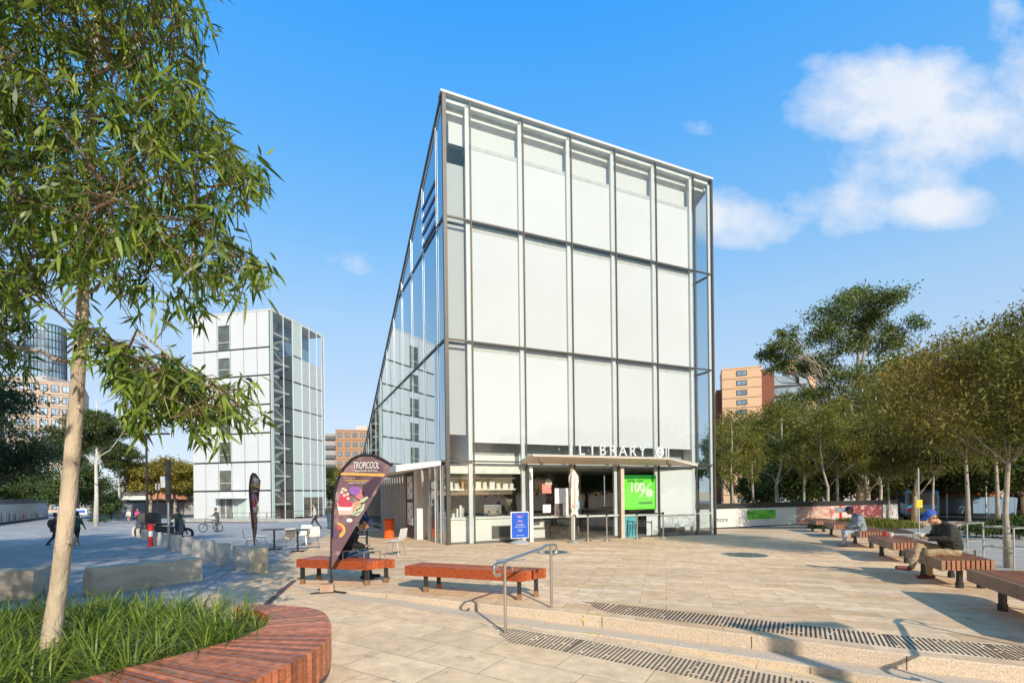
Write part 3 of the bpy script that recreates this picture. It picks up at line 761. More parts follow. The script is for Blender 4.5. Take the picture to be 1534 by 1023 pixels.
# ------------- interior walls of the ground floor front
lp('rear_wall', MB().span((.35, 3.4, 0.0), (4.9, 3.5, 2.72)), mat('cafe_grey', (.10, .105, .095), .6, var=.15))
lp('rear_wall', MB().span((5.0, 8.0, 0.0), (W - .3, 8.1, 2.72)), mat('hall_grey', (.085, .095, .09), .6, var=.35, scale=2))
lp('rear_wall', MB().span((4.9, 10.5, 0.0), (W + 8, 10.7, 2.72)), mat('hall_grey2', (.085, .095, .09), .6, var=.35, scale=2)) if False else None
lp('side_wall', MB().span((W - .25, 2.2, -.2), (W - .15, 8.0, 2.72)), mat('hall_green', (.10, .13, .10), .6, var=.5, scale=1.5))
lp('bulkhead', MB().span((.12, .22, 2.44), (2.92, .45, 2.71)), mat('bulkhead_white', (.74, .74, .72), .6))
lp('column', MB().cyl((7.0, 3.2, 0), (7.0, 3.2, 2.72), .22, n=20), mat('column_grey', (.4, .4, .39), .6))
lp('door_post', MB().span((3.06, -.06, zb), (3.2, .05, 2.70)), WHITE)
lp('door_post', MB().span((7.09, -.07, zb), (7.25, .05, 2.70)), mat('beige_post', (.55, .46, .38), .5))
lp('door_frame', MB().span((4.8, -.05, zb), (4.95, .05, 2.70)), mat('olive_frame', (.33, .32, .25), .4))
lp('push_rail', MB().span((3.2, .03, .80), (4.8, .06, .87)), WHITE)
lp('push_rail', MB().span((5.08, .03, .78), (7.05, .06, .85)), WHITE)
lp('push_rail', MB().span((7.26, .03, .76), (9.04, .06, .83)), WHITE)
lp('push_rail', MB().span((9.13, .03, .74), (12.0, .06, .80)), WHITE)
# white screen with dotted lettering behind the fifth bay
pan = lp('roller_blind', MB().span((9.2, .12, .22), (11.0, .14, 2.66)), mat('bright_screen', (.70, .73, .76), .7, var=.03))
GREYL = mat('screen_lettering', (.16, .18, .17), .6)
text('CONNECTION', .13, 'lettering', GREYL, pan, (10.1, .115, .62), extrude=.002, space=1.55)
text('. . . . . . . . . . . . .', .09, 'lettering', GREYL, pan, (10.1, .115, .47), extrude=.002)
mb = MB()
for k in range(4):
    for r in range(3): mb.box((9.98 + k * .05 + (k > 1) * .03, .116, .26 + r * .05), (.034, .004, .034))
mb.build('lettering', [GREYL], pan)
lp('plinth', MB().span((0.0, -.03, -.9), (W, .15, -.62)), GALV)
# low boxes visible low down in the right corner
# ------------------------------------------------------------------ white stair tower
tower = thing('tower_building', (-30.6, 64.0, -1.15), radians(-12.63), 'six storey white panelled tower with a glazed stair at its corner', 'tower')
TZS = [0, 3.7, 7.4, 11.1, 14.75, 18.5, 22.05, 26.85]
PANEL = mat('white_glass_panel', (0.60, 0.635, 0.665), 0.22, var=0.03, scale=.6)
PGREEN = mat('pale_green_glass', (0.45, 0.55, 0.54), 0.12, var=0.05)
FRIT = mat('fritted_glass', (0.42, 0.47, 0.50), 0.25, var=0.10, scale=2)
TGLASS = glassmat('tower_glass', tint=(.80, .86, .83), base=.10, edge=.4)
TDARK = mat('tower_gap', (0.03, 0.035, 0.035), .6)
def tp(name, mb, m, par=None): return mb.build(name, [m], par or tower)
tp('core', MB().span((-12.0, .12, 0), (-2.3, 11.4, 26.7)), TDARK)
tp('core', MB().span((-2.3, 4.3, 0), (-.12, 11.4, 22.0)), TDARK)
tp('front_lining', MB().span((-2.3, .1, 0), (-.14, .16, 26.7)), TDARK)
tp('roof', MB().span((-12.15, -.05, 26.7), (.05, 11.55, 26.95)), mat('tower_roof', (.55, .55, .54), .6))
lx = [-12.1, -10.1, -8.1, -6.05, -4.05, -2.05, -.25]
WINB = mat('tower_window_back', (.17, .18, .165), .5, var=.5, scale=1.2)
for r in range(7):
    z0, z1 = TZS[r], TZS[r + 1]
    for i in range(6):
        a, b = lx[i] + .06, lx[i + 1] - .06
        if i == 2 and r > 0:
            zt = z0 + (z1 - z0) * (.72 if r < 6 else .68)
            tp('wall_panel', MB().span((a, -.02, zt), (b, .1, z1 - .105)), PANEL)
            w = tp('window', MB().span((a, .11, z0 + .105), (b, .119, zt)), WINB)
            mb = MB(); mb.quad((a, .04, z0 + .105), (b, .04, z0 + .105), (b, .04, zt), (a, .04, zt)); mb.build('pane', [TGLASS], w)
            mb = MB(); mb.span((a, -.02, z0 + 1.0), (b, .02, z0 + 1.08)); mb.span((a, -.02, z0 + .105), (a + .06, .09, zt)); mb.span((b - .06, -.02, z0 + .105), (b, .09, zt)); mb.build('frame', [PANEL], w)
        elif r == 0 and i in (2, 3):
            tp('wall_panel', MB().span((a, -.02, 2.75), (b, .1, z1 - .105)), PANEL)
            w = tp('door' if i == 2 else 'window', MB().span((a, .11, 0), (b, .119, 2.7)), WINB if i == 2 else PGREEN)
            mb = MB(); mb.span((a, -.02, 0), (a + .08, .1, 2.7)); mb.span(((a + b) / 2 - .05, -.02, 0), ((a + b) / 2 + .05, .1, 2.7)); mb.build('frame', [PANEL], w)
        else:
            tp('wall_panel', MB().span((a, -.02, z0 + .105), (b, .1, z1 - .105)), PANEL)
tp('entrance_canopy', MB().prism([(-8.6, -.03), (-3.6, -.03), (-4.3, -1.4), (-7.6, -1.4)], 2.72, 2.95), PANEL)
ry = [0, .45, 2.35, 4.25, 6.2, 7.95, 9.7, 10.9, 11.5]
STAIRB = mat('stair_wall', (.62, .50, .38), .7, var=.6, scale=1.0)
tp('stair_wall', MB().span((-2.28, .3, 0), (-2.2, 4.2, 26.6)), STAIRB)
tp('corner_panel', MB().span((-.1, -.02, .05), (.02, .42, 26.8)), PGREEN)
for r in range(13):
    z = 1.9 + r * 1.86
    tp('landing', MB().span((-2.15, .3, z - .12), (-.5, 2.2 if r % 2 else 4.2, z + .12)), mat('landing_white', (.55, .55, .52), .7))
    if r < 12:
        mb = MB(); mb.beam((-1.4, .6 if r % 2 else 4.0, z), (-1.4, 4.0 if r % 2 else .6, z + 1.86), 1.3, .2); tp('stair_flight', mb, mat('stair_grey', (.30, .29, .27), .7))
for r in range(7):
    z0, z1 = TZS[r], TZS[r + 1]
    for i in range(1, 8):
        a, b = ry[i] + .05, ry[i + 1] - .05
        if i in (1, 2):
            mb = MB(); mb.quad((0, a, z0 + .105), (0, b, z0 + .105), (0, b, z1 - .105), (0, a, z1 - .105)); tp('glass_pane', mb, TGLASS)
        elif i == 3: tp('wall_panel', MB().span((-.1, a, z0 + .105), (.02, b, z1 - .105)), PGREEN)
        elif r == 6 and i < 7:
            mb = MB(); mb.quad((0, a, z0 + .105), (0, b, z0 + .105), (0, b, z1 - .105), (0, a, z1 - .105)); tp('glass_pane', mb, GLC)
        elif i == 7: 
            tp('wall_panel', MB().span((-.1, a, z0 + .105), (.02, b, z1 - .105)), mat('edge_blue_glass', (.22, .33, .42), .08, var=.2, spec=.8))
        elif r == 0:
            tp('window', MB().span((-.09, a, z0 + .1), (.0, b, 2.7)), mat('shop_glass', (.12, .16, .14), .06, var=.5, spec=.8)); tp('wall_panel', MB().span((-.1, a, 2.75), (.02, b, z1 - .105)), PGREEN)
        else: tp('wall_panel', MB().span((-.1, a, z0 + .105), (.02, b, z1 - (.05 if r != 1 else -.02))), FRIT)
    for y in ry[2:]: tp('mullion', MB().span((.02, y - .04, z0), (.1, y + .04, z1)), WHITE)
tp('loggia_sky_backing', MB().span((-2.29, 4.4, 22.05), (-2.2, 11.3, 26.6)), mat('loggia_sky_blue', (.16, .28, .42), .15, var=.3, spec=.8))  # blue sheet painted to stand in for sky showing through the open loggia

# railing in front of the tower
def railing(pts, h, lab, step=2.0):
    t = thing('railing', on_ground(*pts[0]), 0, lab, 'railing'); o = t.location
    pts = [Vector(p) for p in pts]
    mb = MB()
    for p, q in zip(pts, pts[1:]):
        n = max(1, int((q - p).length / step))
        for k in range(n + 1):
            c = p + (q - p) * k / n; g = gz(c.x, c.y)
            b = MB(); b.box((c.x - o.x, c.y - o.y, g + h / 2 - o.z), (.06, .06, h)); b.build('post', [FRAME], t)
        for z in (h, h * .5, .15):
            mb.beam((p.x - o.x, p.y - o.y, gz(p.x, p.y) + z - o.z), (q.x - o.x, q.y - o.y, gz(q.x, q.y) + z - o.z), .05, .05)
    mb.build('rails', [FRAME], t); return t
railing([(-37, 62.5), (-30.0, 61.2), (-26.5, 72)], 1.1, 'low grey railing running along the foot of the white tower')
kb = MB(); kb.beam((-42, 61.8, -1.0), (-27.5, 58.6, -1.0), .9, .34); kb.beam((-27.5, 58.6, -1.0), (-14, 56, -1.0), .9, .34)
tag(kb.build('concrete_plinth', [CONC]), 'long low pale plinth in front of the white tower', 'plinth')

# ------------------------------------------------------------------ far buildings
BRICK_O = mat('orange_brick', (0.63, 0.42, 0.27), .85, var=.10, scale=14)
BRICK_R = mat('dark_red_brick', (0.20, 0.075, 0.05), .85, var=.15, scale=14)
BEIGE = mat('beige_render', (0.50, 0.39, 0.31), .85, var=.10, scale=2)
WIN_D = mat('dark_window', (.05, .06, .07), .08, var=.3, spec=.8)
WIN_B = mat('blue_window', (.16, .26, .36), .06, var=.5, scale=.3, spec=.9)
WIN_L = mat('window_frame_dark', (.05, .045, .04), .5)
def block_building(label, u0, u1, D, vtop, rz, depth, m, floors, cols, winw, winh, extras=None, wm=None, name='apartment_building', x_off=0):
    a = at_d(u0, 740, D); b = at_d(u1, 740, D)
    w = (b.x - a.x); top = at_d((u0 + u1) / 2, vtop, D).z
    g = gz((a.x + b.x) / 2, D)
    t = thing(name, ((a.x + b.x) / 2, D, g), rz, label, 'apartment block')
    H = top - g
    tb = MB(); tb.span((-w / 2, 0, -1), (w / 2, depth, H)); tb.build('wall', [m], t)
    fh = H / floors
    for f in range(floors):
        for c in range(cols):
            x = -w / 2 + w * (c + .5) / cols; z = f * fh + fh * .52
            wb = MB().span((x - winw / 2, -.05, z - winh / 2), (x + winw / 2, .02, z + winh / 2)).build('window', [WIN_L], t)
            k = .16
            MB().span((x - winw / 2 + k, -.075, z - winh / 2 + k), (x - .05, -.052, z + winh / 2 - k)).span((x + .05, -.075, z - winh / 2 + k), (x + winw / 2 - k, -.052, z + winh / 2 - k)).build('pane', [wm or WIN_B], wb)
        if f: MB().span((-w / 2 - .01, -.012, f * fh - .06), (w / 2 + .01, .01, f * fh + .06)).build('string_course', [WIN_L], t)
    MB().span((-w / 2 - .1, -.1, H), (w / 2 + .1, depth + .1, H + .3)).build('parapet', [m], t)
    return t, w, H
t, w, H = block_building('tall orange brick apartment tower left of the big gum tree', 1086, 1140, 112, 552, radians(-20), 9, BRICK_O, 14, 1, 2.2, 1.2)
MB().span((-w / 2 - 1.2, 2.2, -1), (-w / 2 - .02, 12, H - 4)).build('side_wing', [BRICK_R], t)
MB().span((-w / 2 - 2.2, 5, -1), (-w / 2 - 1.22, 16, H - 9)).build('side_wing', [mat('slate_wing', (.16, .19, .25), .5)], t)
MB().span((w / 2 + .02, .8, -1), (w / 2 + 2.6, 9, H - .5)).build('return_wall', [BRICK_R], t)
GB = MB().span((w / 2 + 2.62, 1.6, -1), (w / 2 + 9.2, 9, H - 2)).build('balcony_stack', [mat('balcony_blue', (.30, .38, .46), .12, var=.5, scale=.25, spec=.8)], t)
for f in range(13):
    MB().span((w / 2 + 2.62, .9, f * H / 14 + .1), (w / 2 + 9.2, 1.58, f * H / 14 + .4)).build('balcony_slab', [mat('balcony_grey', (.32, .33, .35), .6)], GB)
t, w, H = block_building('second orange brick apartment tower half hidden behind the big gum tree', 1187, 1222, 120, 538, radians(-20), 10, BRICK_O, 14, 1, 2.8, 1.4)
MB().span((w / 2 + .02, 1, -1), (w / 2 + 3, 10, H - 1)).build('side_wing', [mat('slate_wing', (.16, .19, .25), .5)], t)
t, w, H = block_building('brown brick apartment block showing between white tower and library', 505, 549, 150, 645, radians(12), 14, mat('tan_brick', (.36, .22, .14), .85, var=.12), 8, 4, 1.3, 1.3)
MB().span((-w / 2 - 4.2, 1, -1), (-w / 2 - .02, 12, H - .8)).build('side_wing', [mat('grey_wing', (.34, .33, .33), .7)], t)
for f in range(8): MB().span((-w / 2 - 4.4, .2, f * H / 8 + .2), (-w / 2 - .2, .98, f * H / 8 + 1.2)).build('balcony', [mat('balcony_dark', (.10, .11, .13), .4)], t)
MB().span((w / 2 - 3, 1, H + .31), (w / 2 + .2, 8, H + 1.6)).build('penthouse', [mat('penthouse_cream', (.55, .50, .42), .7)], t)
# beige office block on the left
t, w, H = block_building('beige office block behind the dark trees on the left', 22, 112, 118, 572, radians(37), 20, BEIGE, 11, 7, 1.55, 1.7, name='office_building', wm=mat('office_glass', (.30, .42, .55), .08, var=.6, scale=.4, spec=.9))
t['category'] = 'office building'
MB().span((-w / 2 - 4, -1.5, -1), (-w / 2 - .02, 10, H * .92)).build('dark_wing', [mat('dark_brown_wing', (.09, .065, .05), .5)], t)
MB().span((-w / 2 - 12, 2, -1), (-w / 2 - 4.02, 14, H * .78)).build('dark_wing', [mat('slate_glass', (.05, .07, .1), .15)], t)
# round glass tower
c = at_d(71, 740, 152); tt = thing('round_tower', (c.x, 152, -1.2), 0, 'round glass tower with dark ribs rising behind the beige office block', 'tower')
R_ = 4.7; Ht = at_d(62, 490, 152).z + 1.2
MB().lathe([(R_, 0), (R_, Ht)], n=48).build('glazing', [mat('tower_blue', (.20, .33, .45), .08, var=.7, scale=.35, spec=.9)], tt)
for k in range(17):
    z = Ht - k * 2.3
    MB().lathe([(R_ + .08, z - .22), (R_ + .08, z + .1)], n=48).build('floor_band', [mat('tower_band', (.05, .06, .08), .4)], tt)
mb = MB()
for k in range(36):
    an = 2 * pi * k / 36; mb.box((cos(an) * (R_ + .1), sin(an) * (R_ + .1), Ht / 2), (.16, .16, Ht), an)
mb.build('ribs', [mat('tower_band', (.05, .06, .08))], tt)
MB().span((-R_ - 2, -R_ - 2.5, 0), (R_ + 2.2, R_, Ht - 16.5)).build('podium', [mat('podium_grey', (.42, .41, .40), .7, var=.15, scale=.3)], tt)
# terracotta building and low sheds beyond the trees on the left
c = at_d(278, 740, 100); t = thing('brick_building', (c.x, 100, -1.25), radians(5), 'low terracotta building behind the trees left of the white tower', 'building')
MB().span((-7, 0, 0), (9, 10, 4.6)).build('wall', [mat('terracotta', (.46, .20, .12), .85, var=.15)], t)
MB().prism([(-7.5, -.5), (9.5, -.5), (9.5, 10.5), (-7.5, 10.5)], 4.6, [4.9, 4.9, 6.3, 6.3]).build('roof', [mat('slate_roof', (.16, .15, .15), .7)], t)
for x in (-5, -2, 1, 4, 7): MB().span((x - .6, -.06, 1.2), (x + .6, .01, 2.9)).build('window', [WIN_D], t)
c = at_d(208, 740, 110); t = thing('shed', (c.x, 110, -1.25), 0, 'small white shed with grey roof above the grey fence', 'shed')
MB().span((-4, 0, 0), (4, 6, 3.8)).build('wall', [mat('shed_white', (.6, .66, .60), .7)], t)
MB().prism([(-4.4, -.4), (4.4, -.4), (4.4, 6.4), (-4.4, 6.4)], 3.8, [4.2, 4.2, 6.4, 6.4]).build('roof', [mat('shed_roof', (.12, .12, .13), .7)], t)
MB().span((-3.2, -.06, 1), (-2, .01, 2.8)).build('window', [WIN_D], t); MB().span((1, -.06, 0), (2, .01, 2.3)).build('door', [WIN_D], t)
c = at_d(205, 740, 86); t = thing('fence', (c.x, 86, -1.25), radians(3), 'long grey panel fence behind the slender trees on the left', 'fence')
for k in range(9):
    x = -9 + k * 2.1
    MB().span((x, -.03, .1), (x + 2.0, .03, 2.2)).build('panel', [mat('fence_grey', (.34, .34, .36), .7, var=.1)], t); MB().span((x + 2.0, -.05, 0), (x + 2.1, .05, 2.4)).build('post', [WIN_L], t)
MB().span((-9, -.06, 2.2), (9.9, .06, 2.75)).build('top_rail', [mat('fence_cap', (.12, .1, .09), .7)], t)

# ------------------------------------------------------------------ painted hoardings
def art_panel_mat(name, base, cols, scale, stretch=(1, 1, 1), dens=0.5, seed=0):
    m, nt, out = _nt(name)
    tc = N(nt, 'ShaderNodeTexCoord'); mp = N(nt, 'ShaderNodeMapping'); mp.inputs['Scale'].default_value = stretch; mp.inputs['Location'].default_value = (seed, seed, seed)
    nt.links.new(tc.outputs['Object'], mp.inputs[0])
    c = base
    for i, col in enumerate(cols):
        nz = N(nt, 'ShaderNodeTexNoise'); nz.inputs['Scale'].default_value = scale * (1 + .37 * i); nz.inputs['Detail'].default_value = 4; nz.noise_dimensions = '4D'; nz.inputs['W'].default_value = seed + 3.7 * i
        nt.links.new(mp.outputs[0], nz.inputs['Vector'])
        f = math_(nt, 'MULTIPLY_ADD', nz.outputs[0], 9, -9 * (1 - dens) + 0.2, clamp=True)
        c = mixc(nt, f, c, col)
    p = N(nt, 'ShaderNodeBsdfPrincipled'); p.inputs['Roughness'].default_value = .5
    nt.links.new(c, p.inputs['Base Color']); nt.links.new(p.outputs[0], out.inputs[0]); MATS[name] = m; return m
HB = mat('hoarding_black', (.02, .02, .022), .6)
pa, pb = gp(1062, 792), gp(1345, 788)
d = (pb - pa); wl = d.length; ang = atan2(d.y, d.x)
hd = thing('hoarding', (pa.x, pa.y, pa.z), ang, 'long low hoarding with green, pink and red pictures under the right hand trees', 'hoarding')
hh = 1.12
segs = [(0, .27, art_panel_mat('hoard_white', (.62, .62, .60), [(.42, .42, .42), (.7, .7, .69)], 1.6, (1, 1, 1), .42)),
        (.27, .42, art_panel_mat('hoard_pale', (.66, .66, .63), [(.5, .5, .49)], 1.2, (1, 1, 2), .42, 3)),
        (.42, .60, art_panel_mat('hoard_pink', (.55, .33, .27), [(.62, .42, .34), (.34, .10, .07), (.66, .55, .5)], 1.3, (.7, 1, 2.4), .45, 5)),
        (.60, .72, art_panel_mat('hoard_rose', (.62, .46, .42), [(.5, .14, .12), (.7, .66, .64)], 1.3, (.7, 1, 2.4), .46, 8)),
        (.72, .90, art_panel_mat('hoard_red', (.20, .05, .055), [(.42, .08, .09), (.58, .40, .40), (.10, .04, .05)], 2.0, (1, 1, 1.5), .45, 11)),
        (.90, 1.0, art_panel_mat('hoard_end', (.5, .5, .5), [(.2, .2, .2)], 2, (1, 1, 1), .45, 13))]
for a, b, m in segs:
    MB().span((a * wl + .01, -.03, .06), (b * wl - .01, .03, hh)).build('panel', [m], hd)
MB().span((-8, -.05, hh), (wl, .05, hh + .30)).build('top_rail', [HB], hd)
for k in range(4): MB().span((-8 + k * 2 + .01, -.03, .06), (-6.01 + k * 2, .03, hh)).build('panel', [segs[k % 2][2]], hd)
MB().span((0, -.04, 0), (wl, .04, .06)).build('base_rail', [HB], hd)
GRN = art_panel_mat('hoard_green', (.10, .42, .03), [(.03, .18, .02), (.16, .55, .05)], 2.0, (1, 1, 1.5), .48, 21)
g_ = MB(); q0, q1 = .205 * wl, .355 * wl
g_.span((q0 - .5, -.045, .45), (q1 - .7, -.032, 1.0)).build('picture', [GRN], hd)
text('more', .42, 'lettering', mat('hoard_text', (.03, .03, .03), .6), hd, (.055 * wl, -.036, .5), extrude=.003)
MB().span((.505 * wl + 2.3, -.05, .05), (.505 * wl + 2.5, -.035, hh)).build('red_band', [RED], hd)
MB().span((.505 * wl + 1.9, -.06, .7), (.505 * wl + 2.9, -.052, 1.02)).build('grey_notice', [mat('notice_grey', (.22, .24, .28), .6)], hd)
# hoarding at the far left
pa, pb = gp(-70, 795), gp(72, 776)
d = pb - pa; wl = d.length; ang = atan2(d.y, d.x)
hd = thing('hoarding', pa, ang, 'pale mural hoarding with red and grey figures at the far left', 'hoarding')
FIG = [mat('mural_red', (.5, .05, .03), .6), mat('mural_grey', (.16, .17, .19), .6), mat('mural_green', (.12, .26, .2), .6)]
nseg = 8; random.seed(5)
for k in range(nseg):
    pn = MB().span((k * wl / nseg + .02, -.03, .25), ((k + 1) * wl / nseg - .02, .03, 2.5)).build('panel', [mat('mural_white', (.62, .64, .66), .6, var=.06)], hd)
    for q in range(6):
        x = (k + random.random()) * wl / nseg; h = random.uniform(.4, 1.5); x = min(max(x, k * wl / nseg + .25), (k + 1) * wl / nseg - .25)
        s_ = MB(); w_ = random.uniform(.08, .2)
        s_.add([(x - w_, -.04, .35), (x + w_ * 1.2, -.04, .35), (x + w_ * .8, -.04, .35 + h * .6), (x + w_ * .2, -.04, .35 + h), (x - w_ * .6, -.04, .35 + h * .7)], [(0, 1, 2, 3, 4)])
        s_.build('figure', [random.choice(FIG)], pn)
MB().span((0, -.06, 0), (wl, .06, .25)).build('base_rail', [HB], hd)
MB().span((0, -.08, 2.5), (wl, .08, 3.1)).build('top_rail', [mat('hoard_top_grey', (.16, .17, .18), .7, var=.4, scale=1)], hd)
# ------------------------------------------------------------------ trees
LF_SUN = leafmat('leaf_sunny_gum', (0.085, 0.125, 0.022), (0.20, 0.235, 0.045), .4)
LF_DARK = leafmat('leaf_dark_green', (0.030, 0.062, 0.022), (0.12, 0.17, 0.045), .3)
LF_EUC = leafmat('leaf_eucalypt', (0.032, 0.062, 0.02), (0.22, 0.26, 0.075), .33)
LF_YEL = leafmat('leaf_yellow_green', (0.07, 0.085, 0.018), (0.335, 0.31, 0.065), .42)
LF_RUST = leafmat('leaf_rusty', (0.045, 0.062, 0.016), (0.25, 0.245, 0.055), .38, warm=(.30, .21, .052))
LF_BLUE = leafmat('leaf_shade_green', (0.018, 0.040, 0.020), (0.050, 0.085, 0.035), .3)
def norm(a): return a / (np.linalg.norm(a, axis=1, keepdims=True) + 1e-9)
def leaf_quads(P, Dv, Ln, Wd, rs):
    """diamond leaves: P base, Dv unit direction"""
    n = len(P); s = norm(np.cross(Dv, rs.normal(size=(n, 3))))
    L_ = (Ln * rs.uniform(.65, 1.3, size=(n, 1))); W_ = Wd * rs.uniform(.7, 1.25, size=(n, 1))
    V = np.empty((n, 4, 3)); V[:, 0] = P; V[:, 1] = P + Dv * L_ * .42 + s * W_ / 2; V[:, 2] = P + Dv * L_; V[:, 3] = P + Dv * L_ * .42 - s * W_ / 2
    return V.reshape(-1, 3), np.arange(4 * n).reshape(n, 4)
def leaf_strips(P, Dv, Ln, Wd, rs, curl=.35):
    n = len(P); down = np.array([[0, 0, -1.0]])
    s = norm(np.cross(Dv, rs.normal(size=(n, 3)))); L_ = Ln * rs.uniform(.6, 1.25, size=(n, 1)); W_ = Wd * rs.uniform(.7, 1.3, size=(n, 1))
    cv = norm(np.cross(s, Dv)) * rs.uniform(-1, 1, size=(n, 1)) + down * .6
    V = np.empty((n, 8, 3)); 
    for i, (t, wv) in enumerate(((0, .12), (.3, .95), (.66, .75), (1, .04))):
        c = P + Dv * L_ * t + cv * L_ * curl * t * t
        V[:, 2 * i] = c + s * W_ * wv / 2; V[:, 2 * i + 1] = c - s * W_ * wv / 2
    b = np.arange(n)[:, None] * 8
    Fq = np.concatenate([b + np.array([[2 * i, 2 * i + 1, 2 * i + 3, 2 * i + 2]]) for i in range(3)])
    return V.reshape(-1, 3), Fq
def wobble(p, q, rs, k=.06, n=5, sag=0.0):
    p = np.array(p, float); q = np.array(q, float); L_ = np.linalg.norm(q - p); out = []
    for i in range(n + 1):
        t = i / n; j = rs.normal(size=3) * L_ * k * sin(pi * t)
        out.append(p + (q - p) * t + j + np.array([0, 0, sag * L_ * sin(pi * t)]))
    return out
def make_tree(name, label, loc, trunk, r0, clumps, leafm, bark, seed, leaf=(.26, .09), group=None, rz=0.0, down=.25, sub=9, tight=.30, fork=.35, twigs=5, cat='tree', dens=1.0):
    """trunk: list of points (local); clumps: (x,y,z,rx,ry,rz,n)"""
    rs = np.random.RandomState(seed)
    t = thing(name, loc, rz, label, cat, group)
    mb = MB(); tp_ = [np.array(p, float) for p in trunk]; m = len(tp_)
    mb.tube(tp_, [r0 * (1 - .72 * i / (m - 1)) * (1.25 if i == 0 else 1) for i in range(m)], 10)
    VV = []; FF = []; off = 0
    for (x, y, z, rx, ry, rzz, n) in clumps:
        n = int(n * dens); c = np.array((x, y, z)); cand = [i for i in range(m) if tp_[i][2] < z - .05 and i >= max(1, int(fork * (m - 1)))] or [m - 1]
        i0 = min(cand, key=lambda i: abs((z - tp_[i][2]) - np.hypot(x - tp_[i][0], y - tp_[i][1]) * .9))
        st = tp_[i0]; L_ = np.linalg.norm(c - st); rb = max(.015, r0 * .42 * min(1, L_ / (tp_[-1][2] * .6)))
        mid = wobble(st, c, rs, .06, 5, .06)
        mb.tube(mid, [rb * (1 - .75 * q / 5) for q in range(6)], 6)
        R = np.array((rx, ry, rzz))
        dirs = norm(rs.normal(size=(sub, 3))); cents = c + dirs * R * rs.uniform(.35, .95, size=(sub, 1))
        for q in range(min(twigs, sub)):
            mb.tube(wobble(mid[3], cents[q], rs, .06, 3), [rb * .35, rb * .28, rb * .2, rb * .1], 4)
        k = rs.randint(0, sub, size=n)
        P = cents[k] + rs.normal(size=(n, 3)) * R * tight
        Dv = norm(rs.normal(size=(n, 3)) + np.array([[0, 0, -down * 2]]))
        V, Fq = leaf_quads(P, Dv, leaf[0], leaf[1], rs)
        VV.append(V); FF.append(Fq + off); off += len(V)
    mb.build('trunk', [bark], t, smooth='all')
    npmesh('crown', np.concatenate(VV), np.concatenate(FF), 4, leafm, t)
    return t
def ptree(*a, **k): return make_tree(*a, **k)

